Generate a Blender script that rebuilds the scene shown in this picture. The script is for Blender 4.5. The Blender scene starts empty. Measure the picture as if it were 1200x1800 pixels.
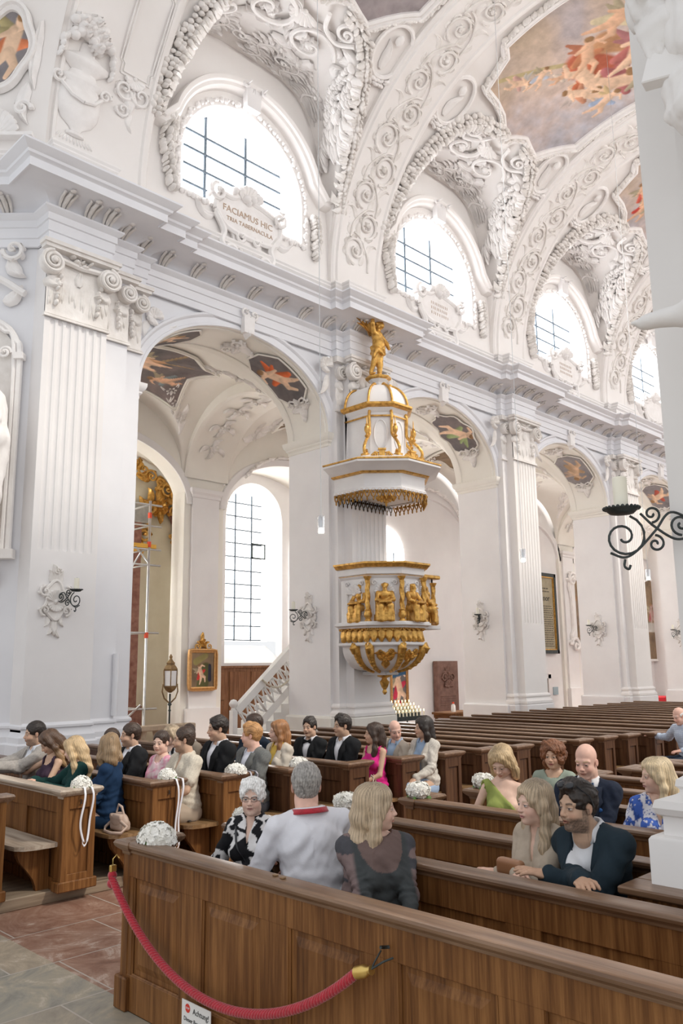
import bpy, math, random
import numpy as np
from mathutils import Vector, Matrix
pi=math.pi; rad=math.radians
SC=bpy.context.scene; COL=SC.collection
rng=np.random.RandomState(7); random.seed(7)

# ---------------------------------------------------------------- camera
CAM_H=2.0
cd=bpy.data.cameras.new('camera'); cam=bpy.data.objects.new('camera',cd); COL.objects.link(cam)
SC.camera=cam
cd.sensor_fit='VERTICAL'; cd.sensor_height=36.0; cd.lens=1438.8/1800*36
cd.clip_start=0.05; cd.clip_end=200
cd.shift_y=4.4/1800
_y,_p,_r=rad(44.96),rad(10.435),rad(0.671)
_h=np.array([math.cos(_y),math.sin(_y),0]); _rt=np.array([math.sin(_y),-math.cos(_y),0]); _u=np.array([0,0,1.])
_f=_h*math.cos(_p)+_u*math.sin(_p); _up=_u*math.cos(_p)-_h*math.sin(_p)
_R=_rt*math.cos(_r)-_up*math.sin(_r); _U=_up*math.cos(_r)+_rt*math.sin(_r)
m=Matrix.Identity(4)
for i in range(3):
    m[i][0]=_R[i]; m[i][1]=_U[i]; m[i][2]=-_f[i]
m[2][3]=CAM_H
cam.matrix_world=m

# ---------------------------------------------------------------- light
SC.view_settings.view_transform='Standard'; SC.view_settings.look='None'
SC.view_settings.gamma=1.0; SC.view_settings.exposure=0.30
SC.view_settings.use_curve_mapping=False
try:
    SC.cycles.max_bounces=8; SC.cycles.diffuse_bounces=5; SC.cycles.use_denoising=True
    SC.cycles.sample_clamp_indirect=6
except Exception: pass
W=bpy.data.worlds.new('daylight'); SC.world=W; W.use_nodes=True
bg=W.node_tree.nodes['Background']; bg.inputs[0].default_value=(0.965,0.98,1.0,1); bg.inputs[1].default_value=0.75
def add_light(kind,name,loc,rot,energy,color,**kw):
    l=bpy.data.lights.new(name,kind); l.energy=energy; l.color=color
    for k,v in kw.items(): setattr(l,k,v)
    o=bpy.data.objects.new(name,l); COL.objects.link(o); o.location=loc; o.rotation_euler=rot; return o
SUN=add_light('SUN','sunlight',(0,0,30),(0,0,0),1.6,(1.0,0.93,0.82),angle=rad(6))
SUN.rotation_euler=Vector((-0.28,0.62,-0.72)).to_track_quat('-Z','Y').to_euler()

# ---------------------------------------------------------------- materials
MATS={}
def newmat(name):
    m=bpy.data.materials.new(name); m.use_nodes=True
    nt=m.node_tree; b=nt.nodes['Principled BSDF']; MATS[name]=m
    return m,nt,b
def N(nt,t,**kw):
    n=nt.nodes.new(t)
    for k,v in kw.items():
        if hasattr(n,k): setattr(n,k,v)
        else: n.inputs[k.replace('_',' ')].default_value=v
    return n
def L(nt,a,b): nt.links.new(a,b)
def ramp(nt,fac,stops):
    r=nt.nodes.new('ShaderNodeValToRGB'); e=r.color_ramp.elements
    while len(e)<len(stops): e.new(0.5)
    for i,(p,c) in enumerate(stops): e[i].position=p; e[i].color=(*c,1)
    L(nt,fac,r.inputs[0]); return r.outputs[0]
def coords(nt,scale=(1,1,1),rot=(0,0,0),kind='Object'):
    tc=N(nt,'ShaderNodeTexCoord'); mp=N(nt,'ShaderNodeMapping'); mp.inputs['Scale'].default_value=scale; mp.inputs['Rotation'].default_value=rot
    L(nt,tc.outputs[kind],mp.inputs[0]); return mp.outputs[0]
def noise(nt,vec,scale,detail=4,rough=.55):
    n=N(nt,'ShaderNodeTexNoise'); n.inputs['Scale'].default_value=scale; n.inputs['Detail'].default_value=detail; n.inputs['Roughness'].default_value=rough
    L(nt,vec,n.inputs['Vector']); return n.outputs['Fac']
def bump(nt,b,h,strength,dist=.01):
    n=N(nt,'ShaderNodeBump'); n.inputs['Strength'].default_value=strength; n.inputs['Distance'].default_value=dist
    L(nt,h,n.inputs['Height']); L(nt,n.outputs[0],b.inputs['Normal'])
def mat(name,c1,c2=None,scale=3,rough=.6,metal=0,bs=0.0,bscale=None,stretch=(1,1,1),spec=.5,detail=4,sheen=0,bdist=.01):
    m,nt,b=newmat(name); v=coords(nt,stretch)
    if c2 is None: c2=c1
    f=noise(nt,v,scale,detail); L(nt,ramp(nt,f,[(.3,c1),(.7,c2)]),b.inputs['Base Color'])
    b.inputs['Roughness'].default_value=rough; b.inputs['Metallic'].default_value=metal
    b.inputs['Specular IOR Level'].default_value=spec
    if sheen: b.inputs['Sheen Weight'].default_value=sheen
    if bs: bump(nt,b,noise(nt,v,bscale or scale*4,3),bs,bdist)
    return m
mat('plaster',(.80,.778,.775),(.85,.83,.825),1.2,.9,bs=.15,bscale=9,spec=.2)
mat('plaster_grey',(.76,.74,.725),(.81,.79,.775),1.2,.9,bs=.15,bscale=9,spec=.2)  # plaster with shade put into its colour, for the brightly lit near pier
mat('plaster_cool',(.77,.77,.80),(.83,.83,.855),1.0,.9,bs=.15,bscale=9,spec=.2)
mat('plaster_warm',(.80,.765,.70),(.86,.83,.77),.8,.9,bs=.15,bscale=9,spec=.2)
mat('plaster_pink',(.83,.795,.77),(.88,.85,.83),.8,.9,bs=.12,bscale=9,spec=.2)
mat('stucco',(.83,.80,.78),(.90,.875,.86),5,.85,bs=.25,bscale=25,spec=.25)
mat('stucco_aged',(.70,.66,.62),(.90,.87,.845),3.2,.85,bs=.25,bscale=25,spec=.25)
def woodmat(name,dark,mid,light,axis=2,rough=.42,gs=1.0):
    m,nt,b=newmat(name)
    s=[9*gs,9*gs,9*gs]; s[axis]=.55*gs
    v=coords(nt,tuple(s)); f=noise(nt,v,2.4,7,.62)
    v2=coords(nt,(1,1,1)); g=noise(nt,v2,.9,2)
    s2=[60*gs]*3; s2[axis]=2.0*gs
    v3=coords(nt,tuple(s2)); h=noise(nt,v3,1.5,3)
    mx=N(nt,'ShaderNodeMath',operation='ADD'); L(nt,f,mx.inputs[0]); 
    m2=N(nt,'ShaderNodeMath',operation='MULTIPLY_ADD'); L(nt,g,m2.inputs[0]); m2.inputs[1].default_value=.5; m2.inputs[2].default_value=-.25
    L(nt,m2.outputs[0],mx.inputs[1])
    m3=N(nt,'ShaderNodeMath',operation='MULTIPLY_ADD'); L(nt,h,m3.inputs[0]); m3.inputs[1].default_value=.35; L(nt,mx.outputs[0],m3.inputs[2])
    L(nt,ramp(nt,m3.outputs[0],[(.38,dark),(.62,mid),(.86,light)]),b.inputs['Base Color'])
    b.inputs['Roughness'].default_value=rough; b.inputs['Specular IOR Level'].default_value=.45 if 'top' in name or 'seat' in name else .25
    bump(nt,b,h,.22,.004)
    return m
woodmat('oak_v',(.048,.016,.004),(.150,.060,.017),(.28,.128,.042),2,.5)
woodmat('oak_h',(.048,.016,.004),(.150,.060,.017),(.28,.128,.042),1,.5)
woodmat('oak_top',(.085,.042,.022),(.155,.085,.047),(.25,.150,.09),1,.30)
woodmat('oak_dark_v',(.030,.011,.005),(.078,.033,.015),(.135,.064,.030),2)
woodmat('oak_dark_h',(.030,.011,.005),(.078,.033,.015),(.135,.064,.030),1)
woodmat('oak_seat',(.13,.072,.032),(.235,.135,.062),(.36,.225,.115),1,.35)
woodmat('oak_worn',(.24,.18,.13),(.40,.32,.25),(.56,.48,.39),1,.5)  # worn oak, made paler in colour to stand in for light on the seat
woodmat('boards',(.14,.10,.07),(.25,.185,.13),(.36,.28,.20),0,.6,.7)
woodmat('door_wood',(.12,.05,.022),(.21,.092,.042),(.31,.15,.07),2,.5)
def goldmat():
    m,nt,b=newmat('gilding'); v=coords(nt); f=noise(nt,v,14,4)
    L(nt,ramp(nt,f,[(.3,(.40,.20,.04)),(.6,(.76,.44,.11))]),b.inputs['Base Color'])
    b.inputs['Metallic'].default_value=.55; b.inputs['Roughness'].default_value=.36
    bump(nt,b,noise(nt,v,45,3),.35,.01)
goldmat()
mat('iron_light',(.10,.13,.16),(.16,.20,.24),30,.6,.2)
mat('iron',(.035,.045,.045),(.07,.08,.08),30,.5,.6)
mat('steel',(.55,.56,.57),(.68,.69,.70),8,.35,.8)
mat('wax',(.84,.80,.66),(.90,.87,.75),6,.5)
mat('brass',(.62,.42,.12),(.75,.55,.2),10,.3,.9)
mat('rope_red',(.33,.003,.014),(.50,.008,.03),60,.75,sheen=.4,bs=.3,bscale=160)
mat('white_paint',(.80,.79,.77),(.86,.85,.83),4,.5)
mat('glass_tube',(.8,.82,.84),(.9,.9,.9),4,.08,spec=.8)
m_,nt_,b_=newmat('clear_glass'); b_.inputs['Transmission Weight'].default_value=.9; b_.inputs['Roughness'].default_value=.05; b_.inputs['Base Color'].default_value=(.95,.97,1,1); b_.inputs['IOR'].default_value=1.2
def emis(name,c,s):
    m,nt,b=newmat(name); b.inputs['Base Color'].default_value=(*c,1); b.inputs['Emission Color'].default_value=(*c,1); b.inputs['Emission Strength'].default_value=s; b.inputs['Roughness'].default_value=.4
emis('window_glow',(.97,.985,1.0),6.0)
emis('window_glow_side',(1.0,.98,.95),5.2)
emis('window_glow_aisle',(1.0,.985,.955),9.5)  # fill strength for the added panes that brighten aisle and altar chapel
emis('lamp_glow',(1,.93,.78),4.0)
emis('flame',(1,.72,.3),6.0)
# attribute coloured materials
def attrmat(name,rough=.6,metal=0,spec=.4,nscale=0,bs=0,bscale=40,sss=0,var=.12):
    m,nt,b=newmat(name); a=N(nt,'ShaderNodeAttribute',attribute_name='Col')
    if nscale:
        f=noise(nt,coords(nt),nscale,4); mx=N(nt,'ShaderNodeMix',data_type='RGBA',blend_type='MULTIPLY'); mx.inputs[0].default_value=1
        L(nt,a.outputs['Color'],mx.inputs[6]); L(nt,ramp(nt,f,[(.25,(1-var*2,)*3),(.75,(1+var,)*3)]),mx.inputs[7]); L(nt,mx.outputs[2],b.inputs['Base Color'])
    else: L(nt,a.outputs['Color'],b.inputs['Base Color'])
    b.inputs['Roughness'].default_value=rough; b.inputs['Specular IOR Level'].default_value=spec; b.inputs['Metallic'].default_value=metal
    if sss: b.inputs['Subsurface Weight'].default_value=sss; b.inputs['Subsurface Radius'].default_value=(.02,.008,.004); b.inputs['Subsurface Scale'].default_value=.3
    if bs: bump(nt,b,noise(nt,coords(nt),bscale,3),bs,.005)
attrmat('skin',.5,spec=.35,nscale=30,bs=.05,bscale=200,var=.05)
attrmat('fresco',.85,spec=.2,nscale=5,bs=.1,var=.10)
attrmat('cloth_col',.8,spec=.25,bs=.15,bscale=90)
# floor
def floormat():
    m,nt,b=newmat('marble_floor')
    v=coords(nt,(1,1,1)); 
    sx=N(nt,'ShaderNodeSeparateXYZ'); L(nt,v,sx.inputs[0])
    mp=coords(nt,(1,1,1),(0,0,0))
    br=N(nt,'ShaderNodeTexBrick'); L(nt,mp,br.inputs['Vector']); br.offset=.35
    br.inputs['Scale'].default_value=1.0; br.inputs['Brick Width'].default_value=.98; br.inputs['Row Height'].default_value=.72; br.inputs['Mortar Size'].default_value=.006; br.inputs['Bias'].default_value=-.1
    br.inputs['Color1'].default_value=(0,0,0,1); br.inputs['Color2'].default_value=(1,1,1,1); br.inputs['Mortar'].default_value=(.5,.5,.5,1)
    wn=N(nt,'ShaderNodeTexNoise'); wn.inputs['Scale'].default_value=2.2; wn.inputs['Detail'].default_value=9; wn.inputs['Roughness'].default_value=.7; wn.inputs['Distortion'].default_value=1.6; L(nt,v,wn.inputs['Vector'])
    red=ramp(nt,wn.outputs['Fac'],[(.28,(.17,.085,.055)),(.45,(.27,.145,.10)),(.57,(.36,.225,.165)),(.63,(.52,.40,.33)),(.68,(.33,.19,.14)),(.78,(.24,.12,.085))])
    gry=ramp(nt,wn.outputs['Fac'],[(.28,(.19,.19,.165)),(.46,(.29,.28,.24)),(.58,(.38,.34,.26)),(.64,(.50,.45,.37)),(.72,(.28,.265,.225))])
    tan=ramp(nt,wn.outputs['Fac'],[(.28,(.28,.21,.14)),(.48,(.38,.30,.21)),(.60,(.46,.37,.27)),(.66,(.58,.51,.42)),(.74,(.34,.26,.18))])
    m1=N(nt,'ShaderNodeMix',data_type='RGBA'); L(nt,br.outputs['Color'],m1.inputs[0]); L(nt,gry,m1.inputs[6]); L(nt,tan,m1.inputs[7])
    st=N(nt,'ShaderNodeMath',operation='GREATER_THAN'); L(nt,sx.outputs[0],st.inputs[0]); st.inputs[1].default_value=2.90
    m2=N(nt,'ShaderNodeMix',data_type='RGBA'); L(nt,st.outputs[0],m2.inputs[0]); L(nt,m1.outputs[2],m2.inputs[6]); L(nt,red,m2.inputs[7])
    m3=N(nt,'ShaderNodeMix',data_type='RGBA'); L(nt,br.outputs['Fac'],m3.inputs[0]); L(nt,m2.outputs[2],m3.inputs[6]); m3.inputs[7].default_value=(.46,.42,.37,1)
    L(nt,m3.outputs[2],b.inputs['Base Color']); b.inputs['Roughness'].default_value=.38
    bump(nt,b,wn.outputs['Fac'],.1,.01)
floormat()

# ---------------------------------------------------------------- mesh helpers
class MB:
    """collects vertices and faces of ONE mesh"""
    def __init__(s): s.v=[]; s.f=[]; s.n=0; s.c=[]
    def add(s,v,f,col=None):
        v=np.asarray(v,float).reshape(-1,3); s.v.append(v)
        o=s.n
        s.f.extend([tuple(i+o for i in q) for q in f]); s.n+=len(v)
        if col is not None:
            c=np.asarray(col,float)
            if c.ndim==1: c=np.tile(c,(len(v),1))
            s.c.append(c)
        else: s.c.append(np.full((len(v),3),.8))
        return s
    def arrs(s): return np.vstack(s.v) if s.v else np.zeros((0,3))
    def merge(s,o,fn=None):
        v=o.arrs(); 
        if fn is not None: v=fn(v)
        return s.add(v,o.f,np.vstack(o.c))
    def box(s,x0,x1,y0,y1,z0,z1,bev=0):
        if bev<=0:
            v=[(x,y,z) for x in(x0,x1) for y in(y0,y1) for z in(z0,z1)]
            return s.add(v,[(0,1,3,2),(4,6,7,5),(0,4,5,1),(2,3,7,6),(0,2,6,4),(1,5,7,3)])
        b=bev; c=np.array([(x0+x1)/2,(y0+y1)/2,(z0+z1)/2]); h=np.array([abs(x1-x0)/2,abs(y1-y0)/2,abs(z1-z0)/2]); b=min(b,h.min()*.9)
        v=[];idx={}
        for sx in(-1,1):
            for sy in(-1,1):
                for sz in(-1,1):
                    S=np.array([sx,sy,sz])
                    for a in range(3):
                        p=S*(h-b); p=p.astype(float); p[a]=S[a]*h[a]; idx[(sx,sy,sz,a)]=len(v); v.append(c+p)
        f=[]
        for a in range(3):
            b1,b2=[i for i in range(3) if i!=a]
            for sg in(-1,1):
                q=[]
                for (u,w) in((-1,-1),(1,-1),(1,1),(-1,1)):
                    S=[0,0,0];S[a]=sg;S[b1]=u;S[b2]=w;q.append(idx[(*S,a)])
                f.append(tuple(q) if (sg>0)==(a!=1) else tuple(q[::-1]))
        for a in range(3):
            o1,o2=[i for i in range(3) if i!=a]
            for u in(-1,1):
                for w in(-1,1):
                    S=[0,0,0];S[o1]=u;S[o2]=w
                    A=S[:];A[a]=-1;B=S[:];B[a]=1
                    f.append((idx[(*A,o1)],idx[(*B,o1)],idx[(*B,o2)],idx[(*A,o2)]))
        for S in [(x,y,z) for x in(-1,1) for y in(-1,1) for z in(-1,1)]:
            f.append(tuple(idx[(*S,a)] for a in range(3)))
        return s.add(v,f)
    def grid(s,P,closeu=False,closev=False,col=None):
        P=np.asarray(P,float); nu,nv=P.shape[:2]; f=[]
        for i in range(nu if closeu else nu-1):
            i2=(i+1)%nu
            for j in range(nv if closev else nv-1):
                j2=(j+1)%nv; f.append((i*nv+j,i2*nv+j,i2*nv+j2,i*nv+j2))
        return s.add(P.reshape(-1,3),f,None if col is None else np.asarray(col).reshape(-1,3))
    def tube(s,path,r,n=8,cap=True,flat=1.0,up=None):
        P=np.asarray(path,float); k=len(P); r=np.broadcast_to(np.asarray(r,float),(k,))
        T=np.gradient(P,axis=0); T/=np.linalg.norm(T,axis=1)[:,None]+1e-9
        u=np.array(up if up is not None else (0.13,0.21,1.0),float)
        A=np.cross(T,u); A/=np.linalg.norm(A,axis=1)[:,None]+1e-9
        B=np.cross(A,T)
        a=np.linspace(0,2*pi,n,endpoint=False)
        R=P[:,None]+r[:,None,None]*(np.cos(a)[None,:,None]*A[:,None]+flat*np.sin(a)[None,:,None]*B[:,None])
        o=s.n; s.grid(R,closev=True)
        if cap:
            s.f.append(tuple(o+i for i in range(n))[::-1]); s.f.append(tuple(o+(k-1)*n+i for i in range(n)))
        return s
    def lathe(s,prof,c=(0,0,0),n=24,cap=True,ry=1.0):
        pr=np.asarray(prof,float); a=np.linspace(0,2*pi,n,endpoint=False)
        R=np.stack([pr[:,0:1]*np.cos(a),pr[:,0:1]*np.sin(a)*ry,np.repeat(pr[:,1:2],n,1)],-1)+np.array(c,float)
        o=s.n; s.grid(R,closev=True); k=len(pr)
        if cap:
            if pr[0,0]>1e-4: s.f.append(tuple(o+i for i in range(n))[::-1])
            if pr[-1,0]>1e-4: s.f.append(tuple(o+(k-1)*n+i for i in range(n)))
        return s
    def ell(s,c,r,nu=8,nv=6,M=None,col=None):
        r=np.broadcast_to(np.asarray(r,float),(3,)); th=np.linspace(0,pi,nv+1); a=np.linspace(0,2*pi,nu,endpoint=False)
        P=np.stack([np.sin(th)[:,None]*np.cos(a),np.sin(th)[:,None]*np.sin(a),np.repeat(np.cos(th)[:,None],nu,1)],-1)*r
        if M is not None: P=P@np.asarray(M).T
        return s.grid(P+np.asarray(c,float),closev=True,col=None if col is None else np.tile(np.asarray(col,float),(nv+1,nu,1)))
    def prism(s,poly,z0,z1,fn=None):
        """poly in 2D, extruded; fn maps (x,y,z)->world"""
        p=np.asarray(poly,float); n=len(p)
        v=np.vstack([np.c_[p,np.full(n,z0)],np.c_[p,np.full(n,z1)]])
        if fn is not None: v=fn(v)
        return s.add(v,[tuple(range(n))[::-1],tuple(range(n,2*n))]+[(i,(i+1)%n,n+(i+1)%n,n+i) for i in range(n)])
    def sweep(s,path,prof,side=1,closed=False,cap=True):
        """path: plan polyline (x,y); prof: list (offset,z); offset to the right of travel * side; mitred"""
        P=np.asarray(path,float); n=len(P); pr=np.asarray(prof,float)
        D=np.diff(np.vstack([P,P[:1]]) if closed else P,axis=0); D/=np.linalg.norm(D,axis=1)[:,None]
        Nn=np.c_[D[:,1],-D[:,0]]*side
        M=np.zeros((n,2))
        for i in range(n):
            if closed: a,b=Nn[i-1],Nn[i]
            else: a=Nn[max(i-1,0)]; b=Nn[min(i,n-2)]
            m_=a+b; M[i]=m_/max(1e-6,(m_@a)) if abs(m_@a)>1e-6 else a
        G=np.zeros((n,len(pr),3))
        G[:,:,:2]=P[:,None]+M[:,None]*pr[None,:,0:1]; G[:,:,2]=pr[None,:,1]
        o=s.n; s.grid(G,closeu=closed)
        if cap and not closed:
            k=len(pr); s.f.append(tuple(o+i for i in range(k))); s.f.append(tuple(o+(n-1)*k+i for i in range(k))[::-1])
        return s
    def build(s,name,mt,parent=None,smooth=False,angle=None,kind=None,label=None,loc=None,mats=None,group=None,cat=None):
        V=s.arrs(); me=bpy.data.meshes.new(name)
        if loc is not None: V=V-np.array(loc)
        me.from_pydata(V.tolist(),[],s.f); me.validate(); 
        if s.c:
            c=np.vstack(s.c)
            at=me.color_attributes.new('Col','FLOAT_COLOR','POINT')
            if len(at.data)==len(c): at.data.foreach_set('color',np.c_[c,np.ones(len(c))].astype(np.float32).ravel())
        me.materials.append(MATS[mt])
        if smooth or angle:
            me.polygons.foreach_set('use_smooth',[True]*len(me.polygons))
            if angle:
                try: me.set_sharp_from_angle(angle=rad(angle))
                except Exception: pass
        me.update()
        o=bpy.data.objects.new(name,me); COL.objects.link(o)
        if parent is not None: o.parent=parent
        if loc is not None and parent is None: o.location=loc
        if kind: o['kind']=kind
        if label: o['label']=label
        if group: o['group']=group
        if cat: o['category']=cat
        return o
def thing(name,label,cat,loc=(0,0,0),group=None,rz=0):
    o=bpy.data.objects.new(name,None); COL.objects.link(o); o.location=loc; o.rotation_euler=(0,0,rz); o.empty_display_size=.1
    o['label']=label; o['category']=cat
    if group: o['group']=group
    return o
def copy_tree(o,parent=None):
    c=o.copy(); COL.objects.link(c)
    if parent is not None: c.parent=parent; c.matrix_parent_inverse=o.matrix_parent_inverse.copy()
    for ch in [x for x in list(o.children)]: copy_tree(ch,c)
    return c
TRIM=[0]
def trim(mb,mt='stucco',smooth=True,angle=40,parent=None):
    TRIM[0]+=1
    return mb.build('trim_%d'%TRIM[0],mt,parent,smooth=smooth,angle=angle,kind='structure')
def arc(c,r,a0,a1,n): 
    a=np.linspace(a0,a1,n); return np.c_[c[0]+r*np.cos(a),c[1]+r*np.sin(a)]
# ================================================================ organic shapes: implicit surfaces meshed with surface nets
def rotm(yaw=0,pitch=0,roll=0):
    """local x forward, y left, z up; pitch>0 nods forward/down"""
    cy,sy,cp,sp,cr,sr=math.cos(yaw),math.sin(yaw),math.cos(pitch),math.sin(pitch),math.cos(roll),math.sin(roll)
    return np.array([[cy,-sy,0],[sy,cy,0],[0,0,1]])@np.array([[cp,0,sp],[0,1,0],[-sp,0,cp]])@np.array([[1,0,0],[0,cr,-sr],[0,sr,cr]])
class SDF:
    def __init__(s): s.p=[]
    def cap(s,a,b,r1,r2=None,k=.02,op=1): s.p.append(('c',np.array(a,float),np.array(b,float),r1,r1 if r2 is None else r2,k,op)); return s
    def ch(s,pts,rs,k=.02,op=1):
        for i in range(len(pts)-1): s.cap(pts[i],pts[i+1],rs[i],rs[i+1],k,op)
        return s
    def el(s,c,r,k=.02,R=None,op=1): s.p.append(('e',np.array(c,float),np.array(r,float)*np.ones(3),R,None,k,op)); return s
    def bx(s,c,h,rd=.01,k=.01,R=None,op=1): s.p.append(('b',np.array(c,float),np.array(h,float),R,rd,k,op)); return s
    def fn(s,f,k=.01,op=-1): s.p.append(('f',f,None,None,None,k,op)); return s
    def bounds(s):
        lo=np.full(3,1e9); hi=-lo
        for q in s.p:
            if q[6]!=1: continue
            if q[0]=='c': r=max(q[3],q[4]); lo=np.minimum(lo,np.minimum(q[1],q[2])-r); hi=np.maximum(hi,np.maximum(q[1],q[2])+r)
            elif q[0] in 'eb': r=q[2].max() if q[3] is not None else q[2]; lo=np.minimum(lo,q[1]-r*1.0-(.0 if q[0]=='e' else .02)); hi=np.maximum(hi,q[1]+r+(.0 if q[0]=='e' else .02))
        return lo,hi
    def mesh(s,h=.01,col=None,smooth=1):
        lo,hi=s.bounds(); lo=lo-2.5*h-.01; hi=hi+2.5*h+.01
        n=np.ceil((hi-lo)/h).astype(int)+1; n=np.minimum(n,260)
        ax=[(lo[i]+h*np.arange(n[i])).astype(np.float32) for i in range(3)]
        F=np.full(n,.2,np.float32)
        for q in s.p:
            t,k,op=q[0],max(q[5],1e-4),q[6]
            if t=='c': r=max(q[3],q[4]); a=np.minimum(q[1],q[2])-r; b=np.maximum(q[1],q[2])+r
            elif t=='e' or t=='b': r=q[2].max()*(1.74 if t=='b' else 1) if q[3] is not None else q[2]; a=q[1]-r; b=q[1]+r
            else: a,b=lo,hi
            mg=k+3*h+.012; i0=np.maximum(0,np.floor((a-mg-lo)/h).astype(int)); i1=np.minimum(n,np.ceil((b+mg-lo)/h).astype(int)+1)
            if (i1<=i0).any(): continue
            sl=tuple(slice(i0[i],i1[i]) for i in range(3))
            X=ax[0][sl[0]][:,None,None]; Y=ax[1][sl[1]][None,:,None]; Z=ax[2][sl[2]][None,None,:]
            if t=='c':
                A,Bv=q[1],q[2]; D=Bv-A; L2=max(D@D,1e-9); u=np.clip(((X-A[0])*D[0]+(Y-A[1])*D[1]+(Z-A[2])*D[2])/L2,0,1)
                d=np.sqrt((X-A[0]-u*D[0])**2+(Y-A[1]-u*D[1])**2+(Z-A[2]-u*D[2])**2)-(q[3]+(q[4]-q[3])*u)
            elif t in 'eb':
                x,y,z=X-q[1][0],Y-q[1][1],Z-q[1][2]
                if q[3] is not None:
                    R=q[3]; x,y,z=(R[0,0]*x+R[1,0]*y+R[2,0]*z),(R[0,1]*x+R[1,1]*y+R[2,1]*z),(R[0,2]*x+R[1,2]*y+R[2,2]*z)
                r=q[2]
                if t=='e':
                    k0=np.sqrt((x/r[0])**2+(y/r[1])**2+(z/r[2])**2); k1=np.sqrt((x/r[0]**2)**2+(y/r[1]**2)**2+(z/r[2]**2)**2)+1e-6; d=k0*(k0-1)/k1
                else:
                    dx,dy,dz=np.abs(x)-r[0]+q[4],np.abs(y)-r[1]+q[4],np.abs(z)-r[2]+q[4]
                    d=np.sqrt(np.maximum(dx,0)**2+np.maximum(dy,0)**2+np.maximum(dz,0)**2)+np.minimum(np.maximum(dx,np.maximum(dy,dz)),0)-q[4]
            else: d=q[1](X,Y,Z)+np.zeros_like(X+Y+Z)
            f=F[sl]
            if op==1: w=np.clip(.5+.5*(f-d)/k,0,1); F[sl]=f+(d-f)*w-k*w*(1-w)
            else:
                g=-d if op==-1 else d; w=np.clip(.5+.5*(g-f)/k,0,1); F[sl]=f+(g-f)*w+k*w*(1-w)
        return nets(F,lo,h,smooth)
def nets(F,lo,h,smooth=1):
    S=F<0
    c=np.stack([S[i:S.shape[0]-1+i,j:S.shape[1]-1+j,k:S.shape[2]-1+k] for i in(0,1) for j in(0,1) for k in(0,1)],-1)
    sm=c.sum(-1); act=(sm>0)&(sm<8); I=np.argwhere(act)
    if len(I)==0: return np.zeros((0,3)),[]
    idx=np.full(act.shape,-1,np.int64); idx[act]=np.arange(len(I))
    off=np.array([(i,j,k) for i in(0,1) for j in(0,1) for k in(0,1)])
    G=I[:,None,:]+off[None]; V=F[G[...,0],G[...,1],G[...,2]]
    acc=np.zeros((len(I),3)); cnt=np.zeros(len(I))
    for a in range(8):
        for b in range(a+1,8):
            if abs(off[a]-off[b]).sum()!=1: continue
            va,vb=V[:,a],V[:,b]; mk=(va<0)!=(vb<0); t=np.where(mk,va/(va-vb+1e-12),0)
            acc+=np.where(mk[:,None],off[a]+(off[b]-off[a])*t[:,None],0); cnt+=mk
    P=lo+(I+acc/np.maximum(cnt,1)[:,None])*h
    fs=[]
    for ax in range(3):
        o=[i for i in range(3) if i!=ax]
        sl0=[slice(None)]*3; sl1=[slice(None)]*3; sl0[ax]=slice(0,-1); sl1[ax]=slice(1,None)
        A,Bq=S[tuple(sl0)],S[tuple(sl1)]; E=np.argwhere(A!=Bq); E=E[(E[:,o[0]]>0)&(E[:,o[1]]>0)&(E[:,o[0]]<S.shape[o[0]]-1)&(E[:,o[1]]<S.shape[o[1]]-1)]
        q=[]
        for (u,w) in ((-1,-1),(0,-1),(0,0),(-1,0)):
            g=E.copy(); g[:,o[0]]+=u; g[:,o[1]]+=w; q.append(idx[g[:,0],g[:,1],g[:,2]])
        Q=np.stack(q,1); fl=A[E[:,0],E[:,1],E[:,2]]; 
        if ax==1: fl=~fl
        Q[~fl]=Q[~fl][:,::-1]; Q=Q[(Q>=0).all(1)]; fs.append(Q)
    Q=np.vstack(fs)
    for _ in range(smooth):
        acc=np.zeros_like(P); cn=np.zeros(len(P))
        for a in range(4):
            b=(a+1)%4; np.add.at(acc,Q[:,a],P[Q[:,b]]); np.add.at(cn,Q[:,a],1); np.add.at(acc,Q[:,b],P[Q[:,a]]); np.add.at(cn,Q[:,b],1)
        P=P*.5+.5*acc/np.maximum(cn,1)[:,None]
    return P,Q
def vnormals(P,Q):
    n=np.cross(P[Q[:,2]]-P[Q[:,0]],P[Q[:,3]]-P[Q[:,1]]); N_=np.zeros_like(P)
    for a in range(4): np.add.at(N_,Q[:,a],n)
    return N_/(np.linalg.norm(N_,axis=1)[:,None]+1e-12)
def n3(P,f,seed=0,oct=3):
    R=np.random.RandomState(seed); v=np.zeros(len(P)); a=1.
    for o in range(oct):
        for _ in range(3):
            d=R.normal(0,1,3)*f; d2=R.normal(0,1,3)*f; v+=a*np.sin(P@d+R.uniform(0,6.28)+1.2*np.sin(P@d2+R.uniform(0,6)))/3
        a*=.55; f*=1.9
    return v
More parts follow.
